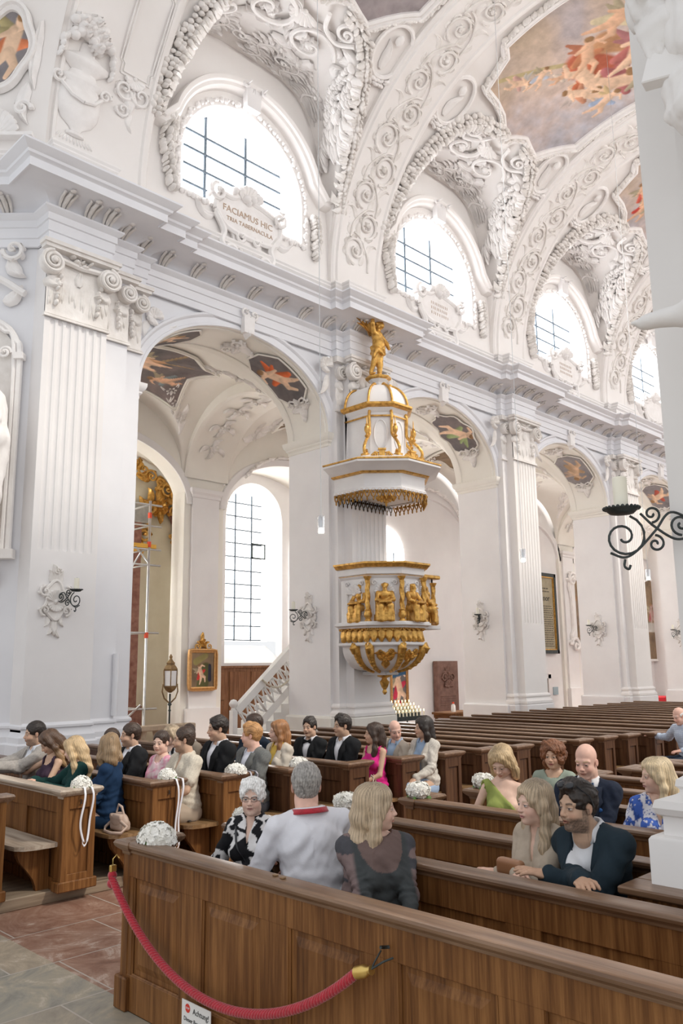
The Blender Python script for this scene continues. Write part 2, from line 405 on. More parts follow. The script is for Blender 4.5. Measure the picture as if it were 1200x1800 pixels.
def obj_arrays(name,P,Q,mt,parent=None,col=None,smooth=True):
    me=bpy.data.meshes.new(name); me.vertices.add(len(P)); me.vertices.foreach_set('co',np.asarray(P,np.float32).ravel())
    Q=np.asarray(Q); me.loops.add(Q.size); me.loops.foreach_set('vertex_index',Q.ravel().astype(np.int32)); me.polygons.add(len(Q))
    me.polygons.foreach_set('loop_start',np.arange(0,Q.size,4,dtype=np.int32)); 
    try: me.polygons.foreach_set('loop_total',np.full(len(Q),4,np.int32))
    except Exception: pass
    me.update(calc_edges=True)
    if col is not None:
        c=np.asarray(col,float); c=np.tile(c,(len(P),1)) if c.ndim==1 else c
        at=me.color_attributes.new('Col','FLOAT_COLOR','POINT'); at.data.foreach_set('color',np.c_[np.clip(c,0,1),np.ones(len(P))].astype(np.float32).ravel())
    me.polygons.foreach_set('use_smooth',[smooth]*len(me.polygons)); me.materials.append(MATS[mt])
    o=bpy.data.objects.new(name,me); COL.objects.link(o)
    if parent is not None: o.parent=parent
    return o
def hand_sdf(s,W,D,Nrm,side,curl=.6,sc=1.0,k=.006,spread=.012):
    """palm starting at wrist W, direction D, palm normal Nrm (towards the palm side); side +1 thumb towards cross(D,Nrm)"""
    D=D/np.linalg.norm(D); Nrm=Nrm-D*(Nrm@D); Nrm/=np.linalg.norm(Nrm); T=np.cross(D,Nrm)*side
    R=np.stack([D,T,Nrm],1)
    s.el(W+D*.045*sc,np.array([.052,.042,.017])*sc,k*2,R); s.cap(W-D*.01,W+D*.03*sc,.024*sc,.024*sc,.015)
    for i,(o,l) in enumerate(((.030,.072),(.010,.080),(-.011,.074),(-.030,.058))):
        b=W+D*.078*sc+T*o*sc; d=D+T*(o*.35/.03*spread*8); d/=np.linalg.norm(d); a=curl*(.8+.15*i); p=[b]
        for j,f in enumerate((.45,.32,.23)):
            ang=a*(.5+.75*j); dd=d*math.cos(ang)+Nrm*math.sin(ang); p.append(p[-1]+dd*l*f*sc)
        s.ch(p,[.0098*sc,.0092*sc,.0085*sc,.0072*sc],k*.7)
    b=W+D*.018*sc+T*.030*sc; d=D*.72+T*.62+Nrm*.3; d/=np.linalg.norm(d); p1=b+d*.036*sc; d2=D*.9+T*.15+Nrm*.35; d2/=np.linalg.norm(d2); p2=p1+d2*.030*sc; p3=p2+d2*.022*sc
    s.ch([b,p1,p2,p3],[.014*sc,.012*sc,.0105*sc,.008*sc],k)
def ik(S,T,l1,l2,pole):
    d=T-S; L_=np.linalg.norm(d); L_=min(L_,(l1+l2)*.999); u=d/np.linalg.norm(d); T2=S+u*L_
    x=(l1*l1-l2*l2+L_*L_)/(2*L_); y=math.sqrt(max(0,l1*l1-x*x)); p=np.array(pole,float); p-=u*(p@u); p/=np.linalg.norm(p)+1e-9
    return S+u*x+p*y,T2
# ================================================================ writing
_txt={}
def text_pts(body,size,depth=.004,align='CENTER',res=2):
    key=(body,size,align)
    cu=bpy.data.curves.new('text','FONT'); cu.body=body; cu.size=size; cu.align_x=align; cu.align_y='CENTER'; cu.extrude=depth; cu.resolution_u=res
    o=bpy.data.objects.new('text',cu); COL.objects.link(o); bpy.context.view_layer.update()
    dg=bpy.context.evaluated_depsgraph_get(); me=bpy.data.meshes.new_from_object(o.evaluated_get(dg))
    v=np.array([tuple(x.co) for x in me.vertices]); f=[tuple(p.vertices) for p in me.polygons]
    bpy.data.objects.remove(o); bpy.data.curves.remove(cu); bpy.data.meshes.remove(me); return v,f
def lettering(name,body,size,fmap,mt,parent=None,depth=.004,align='CENTER'):
    m=MB()
    v,f=text_pts(body,size,depth,align); m.add(fmap(v),f)
    return m.build(name,mt,parent)
mat('ink',(.02,.02,.02),rough=.6); mat('ink_red',(.7,.05,.03),rough=.6); mat('ink_tan',(.50,.36,.26),(.55,.42,.32),rough=.8); mat('paper',(.86,.86,.85),rough=.5)
mat('bag_black',(.015,.017,.02),(.03,.033,.04),10,.35)
mat('wicker',(.60,.53,.42),(.80,.74,.62),40,.8,bs=.8,bscale=90)
# ================================================================ the setting
B=6.14; X0=11.65; PW=1.59; NB=5
ZI=6.85; RISE=1.58; HW=2.275; YC=7.05; RB=4.95; ZS=10.4
bays=[X0-HW+B*n for n in range(0,NB)]          # centre of each arcade bay
piers=[X0+B*n for n in range(0,NB)]            # west edge of each pier
XE=piers[-1]+PW
def smooth_ell(x,hw=HW,rise=RISE,z=ZI): 
    t=np.clip(1-(np.asarray(x)/hw)**2,0,None); return z+rise*np.sqrt(t)

fl=MB(); fl.grid([[(x,y,0) for y in (-3,1,4,8,12,20.5)] for x in (-3,1,3,10,20,30,46)]); fl.build('floor','marble_floor',kind='structure')
def platform(name,x0,x1,y0,y1):
    m=MB(); m.box(x0,x1,y0,y1,0,.1,.008); return m.build(name,'boards',kind='structure')

# entablature plan on the nave side
def plan(off=0.0):
    P=[(-1.0,17.85),(5.1,11.75),(5.1,11.40),(6.15,11.40),(6.15,11.62),(6.65,11.62),(6.65,11.80),(7.02,11.80),(7.02,11.94)]
    for x in piers:
        P+=[(x+.07,11.94),(x+.07,11.80),(x+.27,11.80),(x+.27,11.58),(x+1.32,11.58),(x+1.32,11.80),(x+1.52,11.80),(x+1.52,11.94)]
    P.append((XE+6,11.94)); return P
prof=[(0,8.52),(.0,8.53),(.02,8.53),(.02,8.66),(.045,8.67),(.045,8.83),(.07,8.84),(.07,8.95),(.12,8.98),(.15,9.01),(.15,9.04),(.04,9.05),(.045,9.08),(.10,9.15),(.22,9.21),(.33,9.24),(.62,9.24),(.62,9.215),(.645,9.215),(.645,9.345),(.66,9.36),(.70,9.38),(.71,9.42),(.76,9.45),(.82,9.50),(.82,9.53),(.0,9.56),(-.3,9.56)]
m=MB(); m.sweep(plan(),prof); trim(m,'plaster_cool',angle=30)
prof2=[(-.06,9.53),(-.06,10.02),(-.02,10.04),(.01,10.05),(.01,10.08),(.05,10.12),(.05,10.15),(.08,10.18),(.08,10.21),(-.2,10.24)]
m=MB(); m.sweep(plan(),prof2); trim(m,'plaster_pink',angle=30)

# piers + bases + imposts
for k,x in enumerate(piers):
    m=MB(); m.box(x,x+PW,12,13.25,0,8.5); m.build('wall_left','plaster',kind='structure')
    ring=[(x,13.25),(x,12.0),(x+.07,12),(x+.07,11.82),(x+.27,11.82),(x+.27,11.60),(x+1.32,11.60),(x+1.32,11.82),(x+1.52,11.82),(x+1.52,12),(x+PW,12),(x+PW,13.25)]
    m=MB(); m.sweep(ring+[ring[0]],[(.0,0),(.10,0),(.10,.96),(.08,.985),(0,1.0)]); trim(m,'plaster_warm' if k==0 else 'plaster',angle=30)
    m=MB(); m.sweep(ring[2:10],[(.06,.99),(.085,1.0),(.085,1.06),(.06,1.09),(.035,1.12),(.035,1.15),(.055,1.17),(.055,1.20),(.03,1.23),(.0,1.25)]); trim(m,'plaster_pink',angle=30)
    ip=[(.0,6.55),(.015,6.56),(.015,6.61),(.05,6.65),(.05,6.68),(.09,6.72),(.11,6.78),(.11,6.83),(.03,6.86),(0,6.86)]
    m=MB(); m.sweep([(x+.08,12.01),(x,12.01),(x,13.25),(x+PW,13.25),(x+PW,12.01),(x+PW-.08,12.01)][::-1],ip); trim(m,'plaster_warm',angle=30)
# crossing pier
m=MB(); m.prism([(7.1,12),(7.1,13.25),(4.0,16.2),(-1.2,17.95),(5.12,11.78),(6.0,11.78),(6.0,12)],0,9.6); m.build('wall_left','plaster_cool',kind='structure')
m=MB(); m.sweep([(-1.0,17.87),(5.12,11.77),(5.12,11.42),(6.13,11.42),(6.13,11.64),(6.63,11.64),(6.63,11.82),(7.0,11.82),(7.0,12.0),(7.1,12.0),(7.1,13.25)],[(.10,0),(.10,.96),(.07,.985),(.07,1.06),(.04,1.09),(.02,1.13),(.02,1.16),(.045,1.18),(.045,1.21),(.0,1.25),(-.3,1.25)]); trim(m,'plaster_cool',angle=30)
m=MB(); m.sweep([(7.0,12.01),(7.1,12.01),(7.1,13.25)],ip); trim(m,'plaster',angle=30)

# pilasters
def fluted(x0,x1,yf,yb,z0,z1,zf0,zf1,nf=7,mt='plaster',bx=None):
    w=x1-x0; mar=.07; pitch=(w-2*mar)/nf; r=pitch*.33
    path=[(x0,yb),(x0,yf)]
    for i in range(nf):
        c=x0+mar+pitch*(i+.5)
        for a in np.linspace(pi,0,7): path.append((c+r*math.cos(a),yf+r*.62*math.sin(a)))
    path+= [(x1,yf),(x1,yb)]
    P=np.array(path); m=MB(); G=np.zeros((len(P),2,3)); G[:,:,:2]=P[:,None]; G[:,0,2]=zf0; G[:,1,2]=zf1
    m.grid(G); m.box(x0,x1,yf,yb,z0,zf0); m.box(x0,x1,yf,yb,zf1,z1)
    # rounded heads of the flutes
    for i in range(nf):
        c=x0+mar+pitch*(i+.5)
        for z,s in ((zf0,1),(zf1,-1)): 
            pp=[(c-r,z),(c+r,z)]+[(c+r*math.cos(a),z+s*r*(1-math.sin(a))) for a in np.linspace(0,pi,7)]
            if s>0: pp=[(c-r,z),(c-r,z+r)]+[(c-r*math.cos(a),z+r-r*math.sin(a)) for a in np.linspace(0,pi,7)]+[(c+r,z)]
            else: pp=[(c-r,z),(c-r,z-r)]+[(c-r*math.cos(a),z-r+r*math.sin(a)) for a in np.linspace(0,pi,7)]+[(c+r,z)]
            m.prism(pp,0,.02,lambda v:np.c_[v[:,0],yf+v[:,2],v[:,1]])
    return m.build('trim_pilaster',mt,smooth=False,kind='structure')
TRIM[0]+=1
fluted(5.10,6.14,11.42,12,0,8.5,3.7,7.28,7,'plaster').name='trim_9%d'%1
m=MB(); m.box(6.10,6.64,11.64,12,0,8.5); m.box(6.6,7.0,11.82,12.02,0,8.5); trim(m,'plaster_cool')
for k,x in enumerate(piers):
    o=fluted(x+.27,x+1.32,11.60,12,0,8.5,3.0 if k else 3.2,7.28,7,'plaster_pink' if k else 'plaster'); o.name='trim_%d'%(80+k)
    m=MB(); m.box(x+.07,x+1.52,11.82,12.02,0,8.5); trim(m,'plaster')

# arcade wall above the arches with the archivolts
for cx in bays:
    xs=np.concatenate([cx+HW*-np.cos(np.linspace(0,pi,49))]); zt=9.6
    m=MB()
    za=smooth_ell(xs-cx)
    m.grid([[(x,12,z),(x,12,zt)] for x,z in zip(xs,za)])
    m.grid([[(x,13.25,zt+.6),(x,13.25,z)] for x,z in zip(xs,za)])
    m.build('wall_left','plaster_cool',kind='structure')
    m=MB(); m.grid([[(x,12+1.25*t,z) for t in (0,.1,.25,.5,.75,.9,1)] for x,z in zip(xs,za)]); m.build('wall_left','plaster_warm',smooth=True,kind='structure')
    t=np.linspace(0,pi,61); pr=[(0,0.0),(0,-.05),(.05,-.05),(.06,-.03),(.16,-.03),(.17,-.05),(.20,-.075),(.24,-.075),(.25,-.0)]
    for y0,s in ((12,1),(13.25,-1)):
        m=MB(); m.grid([[(cx-(HW+a)*math.cos(u),y0+s*b,ZI+(RISE+a)*math.sin(u)) for a,b in pr] for u in t]); trim(m,'plaster_cool' if s>0 else 'plaster_warm',angle=30)
    # raised bead on the soffit edge
    for yy in (12.10,13.12):
        m=MB(); m.grid([[(cx-(HW-a)*math.cos(u),yy+b,ZI+(RISE-a)*math.sin(u)) for a,b in ((-.01,-.035),(.02,-.03),(.03,0),(.02,.03),(-.01,.035))] for u in t]); trim(m,'plaster_warm',angle=50)
# clerestory wall with window openings, lunettes
LH=2.3
def zl(dx): return 10.8+3.75*np.sqrt(np.clip(1-np.abs(dx/LH)**4.2,0,None))
WHW=1.54; WZ0=10.9; WSP=11.68
def win_contour(cx,g=0.0,n=28,sill=True):
    a=np.linspace(pi,0,n); hw=WHW+g
    top=[(cx+hw*math.cos(t),WSP+hw*1.0*math.sin(t)) for t in a]
    return [(cx-hw,WZ0-g)]+top+[(cx+hw,WZ0-g)]
for cx in bays:
    xs=np.unique(np.concatenate([cx-LH*np.cos(np.linspace(0,pi,41)),cx+WHW*np.cos(np.linspace(0,pi,33)),np.linspace(cx-3.07,cx-LH,3),np.linspace(cx+LH,cx+3.07,3)]))
    m=MB(); 
    def top(x): return max(10.45,float(zl(x-cx)) if abs(x-cx)<LH else 10.45)+.03
    inw=lambda x: abs(x-cx)<WHW-1e-6
    for a,b in zip(xs[:-1],xs[1:]):
        if inw((a+b)/2):
            w=lambda x: WSP+math.sqrt(max(0,WHW**2-(x-cx)**2))
            m.add([(a,12,w(a)),(b,12,w(b)),(b,12,top(b)),(a,12,top(a))],[(0,1,2,3)])
            m.add([(a,12,9.5),(b,12,9.5),(b,12,WZ0),(a,12,WZ0)],[(0,1,2,3)])
        else: m.add([(a,12,9.5),(b,12,9.5),(b,12,top(b)),(a,12,top(a))],[(0,1,2,3)])
    m.build('wall_left','plaster_pink',kind='structure')
    c=win_contour(cx); c2=win_contour(cx,-.06)
    m=MB(); cc=c+[c[0]]; c3=c2+[c2[0]]
    m.grid([[(p[0],12,p[1]),(q[0],12.3,q[1]),(q[0],12.5,q[1])] for p,q in zip(cc,c3)]); trim(m,'plaster',smooth=False)
    # window : frame bars and bright pane
wn=0
def bars_window(cx,Y,x0,x1,z0,z1,nv,nh,arch=True,pane_mat='window_glow',contour=None,back=.04,vpos=None,hpos=None,r=.013):
    global wn; wn+=1
    root=bpy.data.objects.new('window_%d'%wn,None); COL.objects.link(root); root['kind']='structure'; root.location=(cx,Y,z0)
    m=MB(); m.prism([(p[0],p[1]) for p in contour],0,.02,lambda v:np.c_[v[:,0],Y+back+v[:,2],v[:,1]]); m.build('window_pane',pane_mat,root,loc=(cx,Y,z0))
    m=MB()
    for x in (vpos if vpos else np.linspace(x0,x1,nv+2)[1:-1]): m.box(x-r,x+r,Y-.03,Y,z0,z1)
    for z in (hpos if hpos else np.linspace(z0,z1,nh+2)[1:-1]): m.box(x0,x1,Y-.045,Y-.02,z-r*.8,z+r*.8)
    m.build('window_bar','iron_light',root,loc=(cx,Y,z0)); return root
for cx in bays:
    c2=win_contour(cx,-.02)
    bars_window(cx,12.42,cx-1.25,cx+1.25,WZ0+.2,13.0,2,4,contour=c2,vpos=[cx-.72,cx+.3],hpos=[11.35,11.74,12.12,12.5],r=.03)
# hood over each window and inner bead
for cx in bays:
    a=np.linspace(-.10,pi+.10,57); m=MB()
    R1=WHW+.28
    path=[(cx-R1-.42,11.45+.55),(cx-R1-.22,11.98),(cx-R1-.07,12.14)]
    ctr=path+[(cx-(R1-.0)*math.cos(t),WSP+.12+(R1-.0)*math.sin(t)) for t in np.linspace(.28,pi-.28,41)]+[(2*cx-p[0],p[1]) for p in path[::-1]]
    C=np.array(ctr); T=np.gradient(C,axis=0); T/=np.linalg.norm(T,axis=1)[:,None]; Nn=np.c_[-T[:,1],T[:,0]]
    pr=[(-.10,0),(-.10,-.14),(-.06,-.20),(0,-.22),(.02,-.27),(.07,-.30),(.10,-.30),(.12,-.26),(.12,0)]
    m.grid([[(C[i,0]+Nn[i,0]*p,12+q,C[i,1]+Nn[i,1]*p) for p,q in pr] for i in range(len(C))]); trim(m,'plaster_pink',angle=35)
    m=MB(); c=win_contour(cx,.09); 
    pts=[]
    for i in range(len(c)-1):
        p=np.array(c[i]);q=np.array(c[i+1]); d=np.linalg.norm(q-p); k=max(1,int(d/.085))
        for j in range(k): pts.append(p+(q-p)*j/k)
    q0,q1=np.array(c[-1]),np.array(c[0]); k=int(np.linalg.norm(q1-q0)/.085)
    for j in range(k): pts.append(q0+(q1-q0)*j/k)
    for i,p in enumerate(pts): 
        s=.045+.018*math.sin(i*1.7); m.ell((p[0]+.02*math.sin(i*2.1),11.97,p[1]+.015*math.cos(i*2.9)),(s,.05,s*1.1),6,5)
    trim(m,'stucco',angle=60)
# nave vault
def surf(X,th,off=0.0):
    X=np.asarray(X,float); th=np.asarray(th,float)
    y=YC+(RB-off)*np.cos(th); z=ZS+(RB-off)*np.sin(th)
    for cx in bays:
        d=X-cx; z2=np.where(np.abs(d)<LH,zl(d)-off,0); z=np.maximum(z,z2)
    return np.stack([X,y,z],-1)
xs=[5.1,6.0,7.0]
for cx in bays: xs+=list(cx-LH*np.cos(np.linspace(0,pi,61)))+[cx+2.4,cx+3.07]
xs=np.unique(np.round(xs,4)); th=np.concatenate([np.linspace(0,.15,5)[:-1],np.linspace(.15,rad(112),80)])
m=MB(); XX,TT=np.meshgrid(xs,th,indexing='ij'); m.grid(surf(XX,TT)); m.build('ceiling','plaster_pink',smooth=True,kind='structure')
# chamfered pendentive rising beside the first rib
th_=np.linspace(-.05,rad(112),50)
m=MB(); m.grid([[(5.11-k,YC+RB*math.cos(max(t,0))+k-.22+.0*k,ZS+RB*math.sin(t) if t>=0 else 9.5) for k in (0,1,2.5,4.5,7)] for t in th_]); m.build('wall_left','plaster_pink',smooth=True,kind='structure')
# transverse ribs with raised borders
def rib(x0,x1,mt='plaster_pink'):
    m=MB(); w=x1-x0; pr=[(0,0),(0,.10),(.04,.14),(.10,.14),(.12,.19),(.17,.19),(.20,.15),(w-.20,.15),(w-.17,.19),(w-.12,.19),(w-.10,.14),(w-.04,.14),(w,.10),(w,0)]
    t=np.concatenate([np.linspace(0,rad(112),90)]); G=[[(x0+a,YC+(RB-b)*math.cos(u),ZS+(RB-b)*math.sin(u)) for a,b in pr] for u in t]
    G=[[(x0+a,YC+(RB-b),10.2) for a,b in pr]]+G
    m.grid(G); trim(m,mt,angle=35)
rib(5.1,7.05)
for x in piers: rib(x+.02,x+PW-.02)
# right hand crossing pier beside the camera
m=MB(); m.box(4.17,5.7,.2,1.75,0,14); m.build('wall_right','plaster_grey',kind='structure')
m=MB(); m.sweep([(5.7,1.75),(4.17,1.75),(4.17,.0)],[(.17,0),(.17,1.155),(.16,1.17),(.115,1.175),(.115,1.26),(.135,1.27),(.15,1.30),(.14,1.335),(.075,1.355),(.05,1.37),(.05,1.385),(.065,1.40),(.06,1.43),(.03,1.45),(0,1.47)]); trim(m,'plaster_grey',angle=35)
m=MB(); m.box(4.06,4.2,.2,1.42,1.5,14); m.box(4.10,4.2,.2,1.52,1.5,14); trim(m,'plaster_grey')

# ---------------------------------------------------------------- aisle behind the arcade
YA0,YA1=13.25,17.5
def aisle_z(X,Y):
    z=np.full(X.shape,0.0)
    vy=6.85+1.95*np.sqrt(np.clip(1-((Y-15.375)/2.13)**2,0,None))
    best=np.zeros(X.shape)
    for cx in bays+[bays[0]-B]:
        d=X-cx; vx=np.where(np.abs(d)<=2.3,6.85+1.75*np.sqrt(np.clip(1-(d/2.3)**2,0,None))+.18,0); best=np.maximum(best,vx)
    return np.maximum(np.minimum(vy,9),np.minimum(best,9))
xs=[]
for cx in [bays[0]-B]+bays: xs+=list(cx-2.3*np.cos(np.linspace(0,pi,41)))
xs=np.array(xs+[XE+1]); ys=15.375-2.13*np.cos(np.linspace(0,pi,45)); XX,YY=np.meshgrid(xs,ys,indexing='ij')
m=MB(); m.grid(np.stack([XX,YY,aisle_z(XX,YY)],-1)); m.build('ceiling','plaster_warm',smooth=True,kind='structure')
for x in [piers[0]-B]+piers:
    m=MB(); t=np.linspace(0,pi,41)
    m.grid([[(x+a,15.375-2.13*math.cos(u)*k,6.85+(1.70+e)*math.sin(u)*1.0) for a,k,e in ((0.1,1,.35),(.1,.97,0),(.18,.96,-.03),(.26,.97,0),(PW-.26,.97,0),(PW-.18,.96,-.03),(PW-.1,.97,0),(PW-.1,1,.35))] for u in t]); trim(m,'plaster_warm',angle=40)
# outer arcade at y=17.5
def wall_panel(x0,x1,y,z0,z1,mt='plaster_warm',d=.4): 
    m=MB(); m.box(x0,x1,y,y+d,z0,z1); return m.build('wall_outer',mt,kind='structure')
AH=2.42
for n in range(-1,NB):
    x=X0+B*n; ctr=x+.77
    wall_panel(ctr-.62,ctr+.62,17.5,0,9.2,'plaster_warm',.55)
    m=MB(); m.box(ctr-.42,ctr+.42,17.42,17.6,0,6.5); m.box(ctr-.50,ctr+.50,17.34,17.6,0,.98); trim(m,'plaster')
    m=MB(); m.sweep([(ctr-.42,17.6),(ctr-.42,17.42),(ctr+.42,17.42),(ctr+.42,17.6)],[(0,6.33),(.03,6.35),(.03,6.42),(.08,6.48),(.09,6.58),(0,6.6)]); trim(m,'plaster',angle=30)
for n,cx in enumerate(bays):
    cx=cx+.03
    hw=B/2-.62
    if n<2:
        xs_=cx-hw*np.cos(np.linspace(0,pi,41)); za=6.15+1.55*np.sqrt(np.clip(1-((xs_-cx)/hw)**2,0,None))
        m=MB(); m.grid([[(a,17.5,b),(a,17.5,9.2)] for a,b in zip(xs_,za)]); m.grid([[(a,17.5,b),(a,18.05,b)] for a,b in zip(xs_,za)]); m.build('wall_outer','plaster_warm',smooth=True,kind='structure')
        t=np.linspace(0,pi,41); m=MB(); m.grid([[(cx-(hw+a)*math.cos(u),17.5+b,6.15+(1.55+a)*math.sin(u)) for a,b in ((0,0),(0,-.04),(.05,-.05),(.18,-.05),(.20,-.02),(.20,.0))] for u in t]); trim(m,'plaster',angle=30)
        # shallow chapel behind
        m=MB(); (m.box(cx-hw-.3,cx-hw,18.0,20.2,0,8.2),m.build('wall_outer','plaster_warm',kind='structure')) if n==0 else None; m=MB(); e_=1.45 if n==0 else 0; m.box(cx+hw+e_,cx+hw+e_+.12,18.05,20.2,0,8.2); m.build('wall_outer','plaster_warm' if n==0 else 'plaster',kind='structure')
        m=MB(); m.grid([[(a+(1.5 if n==0 and a>cx else 0),18.0,b+.1),(a+(1.5 if n==0 and a>cx else 0),20.2,b+.1)] for a,b in zip(xs_,za)]); m.build('ceiling','plaster_warm',smooth=True,kind='structure')
    else:
        wall_panel(cx-hw-.1,cx+hw+.1,17.62,0,9.2,'plaster')
        t=np.linspace(0,pi,41); m=MB(); m.grid([[(cx-(hw+a)*math.cos(u),17.62+b,6.15+(1.55+a)*math.sin(u)) for a,b in ((-.05,0),(-.05,-.10),(.05,-.12),(.18,-.12),(.20,-.02),(.20,.0))] for u in t]); trim(m,'plaster',angle=30)
# back wall of chapel 0 (altar chapel)
cx=bays[0]+.03; m=MB(); m.box(cx-2.6,cx+4.0,20.0,20.2,0,9); m.build('wall_outer','plaster_warm',kind='structure')
# back wall of chapel 1 with the tall arched window x 14.4..16.6, z 2.7..7.5
cx1=15.5; wy=19.8; hw1=1.09
def tall_contour(g=0,n=24): return [(cx1-hw1-g,2.7-g)]+[(cx1+(hw1+g)*math.cos(t),6.42+(hw1+g)*math.sin(t)) for t in np.linspace(pi,0,n)]+[(cx1+hw1+g,2.7-g)]
m=MB()
for a,b in zip(np.linspace(cx1-hw1,cx1+hw1,31)[:-1],np.linspace(cx1-hw1,cx1+hw1,31)[1:]):
    w=lambda x: 6.42+math.sqrt(max(0,hw1**2-(x-cx1)**2))
    m.add([(a,wy-.6,w(a)),(b,wy-.6,w(b)),(b,wy-.6,9),(a,wy-.6,9)],[(0,1,2,3)])
m.box(cx1-hw1,cx1+hw1,wy-.6,wy-.3,0,2.1); m.box(13.45,cx1-hw1,wy-.6,wy-.3,0,9); m.box(cx1+hw1,cx1+3,wy-.6,wy-.3,0,9)
c=tall_contour(); c=c; cb=tall_contour(-.08)
m.grid([[(p[0],wy-.6,p[1]),(q[0],wy+.1,q[1])] for p,q in zip(c,cb)])
m.add([(cx1-hw1,wy-.6,2.1),(cx1+hw1,wy-.6,2.1),(cx1+hw1-.08,wy+.1,2.62),(cx1-hw1+.08,wy+.1,2.62)],[(0,1,2,3)])
m.build('wall_outer','plaster',kind='structure')
bars_window(cx1,wy,cx1-.95,cx1+.72,2.75,7.25,2,11,contour=tall_contour(-.05),pane_mat='window_glow_side',vpos=[cx1-.30,cx1+.33],hpos=[2.78+.418*i for i in range(11)],r=.024)
m=MB(); 
for (a,b,c_,d) in ((cx1+.33,cx1+.85,5.72,5.76),(cx1+.33,cx1+.85,5.28,5.32),(cx1+.33,cx1+.36,5.28,5.76),(cx1+.82,cx1+.85,5.28,5.76)): m.box(a,b,wy-.08,wy-.03,c_,d)
trim(m,'iron')
# glowing windows, most of them added behind the piers to brighten the aisle
for cx,yy,hw_,z0_ in ((17.35,19.17,.42,2.7),(25.95,17.58,.85,2.6),(33.5,17.58,1.2,2.6),(36.3,17.58,.9,2.6),(19.7,17.58,.8,2.8)):
    cc=[(cx-hw_,z0_)]+[(cx+hw_*math.cos(t),5.6+hw_*math.sin(t)) for t in np.linspace(pi,0,16)]+[(cx+hw_,z0_)]
    bars_window(cx,yy,cx-hw_,cx+hw_,z0_,5.6,2,7,contour=cc,back=.0,r=.02,pane_mat='window_glow_aisle')
# wall closing the aisle towards the crossing and at the far end
m=MB(); m.box(XE+.8,XE+1.1,2,18,0,15.4); m.build('wall_back','plaster',kind='structure')
platform('floor_boards',-2.5,XE-2,7.17,11.3)
platform('floor_boards',2.95,14,1.2,4.62)
root=bpy.data.objects.new('window_%d'%(wn+1),None); wn+=1; COL.objects.link(root); root['kind']='structure'  # added window out of view, brightens the altar chapel wall
m=MB(); m.box(7.04,7.07,18.35,19.6,2.6,6.4); m.build('window_pane','window_glow_aisle',root); m=MB()
for z in (3.2,3.8,4.4,5.0,5.6): m.box(7.07,7.10,18.35,19.6,z-.02,z+.02)
for y in (18.75,19.2): m.box(7.07,7.10,y-.02,y+.02,2.6,6.4)
m.build('window_bar','iron_light',root)
# clerestory of the opposite side with its own windows (outside the picture, lights the vault)
m=MB()
for cx in bays: m.box(cx-3.1,cx-1.6,1.9,2.05,9.5,15.0); m.box(cx+1.6,cx+3.1,1.9,2.05,9.5,15.0); m.box(cx-1.6,cx+1.6,1.9,2.05,9.5,10.9); m.box(cx-1.6,cx+1.6,1.9,2.05,13.5,15.0)
m.build('wall_right','plaster',kind='structure')
for cx in bays: bars_window(cx,2.0,cx-1.6,cx+1.6,10.9,13.5,2,4,contour=[(cx-1.6,10.9),(cx-1.6,12.4),(cx-1.1,13.3),(cx,13.5),(cx+1.1,13.3),(cx+1.6,12.4),(cx+1.6,10.9)],back=-.05,pane_mat='window_glow_side')
# ================================================================ stucco ornament
def leaf(m,p,ang,ln,wd,lift=.05,curl=0.0,lobes=4,base=0.0,n=8):
    s=np.linspace(0,1,n)[:,None]; t=np.linspace(-1,1,7)[None,:]
    w=wd*.5*(np.sin(pi*np.clip(s*.94+.06,0,1)**.75))*(1+.28*np.abs(np.sin(s*lobes*pi)))+.002
    u=s*ln+0*t; v=w*t; a=curl*s*s
    x=u*np.cos(a)-v*np.sin(a); y=u*np.sin(a)+v*np.cos(a)
    h=base+lift*(.45+.75*s**1.5)*(1-.75*t*t)*(1-.35*np.exp(-(t/.2)**2))*np.minimum(1,6*(1.02-s)); h=np.where(np.abs(t)>.99,base-.012,h)
    c,sn=math.cos(ang),math.sin(ang)
    m.grid(np.stack([p[0]+x*c-y*sn,p[1]+x*sn+y*c,h+0*x],-1))
def scroll(m,c,r,a0=0,turns=1.6,d=1,w=.03,lift=.045,leaves=4,rnd=True):
    k=int(18*turns)+4; t=np.linspace(0,1,k); rr=r*(1-t)**.85+r*.10; a=a0+d*t*turns*2*pi
    P=np.c_[c[0]+rr*np.cos(a),c[1]+rr*np.sin(a),lift*.6+lift*.5*t]
    m.tube(P,w*(1-.55*t)+.004,6,flat=.9)
    m.ell((c[0],c[1],lift*.9),(r*.2,r*.2,lift*.8),8,5)
    for i in range(leaves):
        q=.02+.5*i/max(1,leaves); aa=a0+d*q*turns*2*pi; r2=r*(1-q)**.85+r*.1
        leaf(m,(c[0]+r2*math.cos(aa),c[1]+r2*math.sin(aa)),aa+d*.9,r*.62,r*.30,lift*1.3,d*.9)
def rosette(m,c,r,n=6,lift=.05):
    for i in range(n): leaf(m,c,2*pi*i/n+.2,r,r*.62,lift,0,0,n=6)
    m.ell((c[0],c[1],lift*.9),(r*.22,r*.22,lift*.7),8,5)
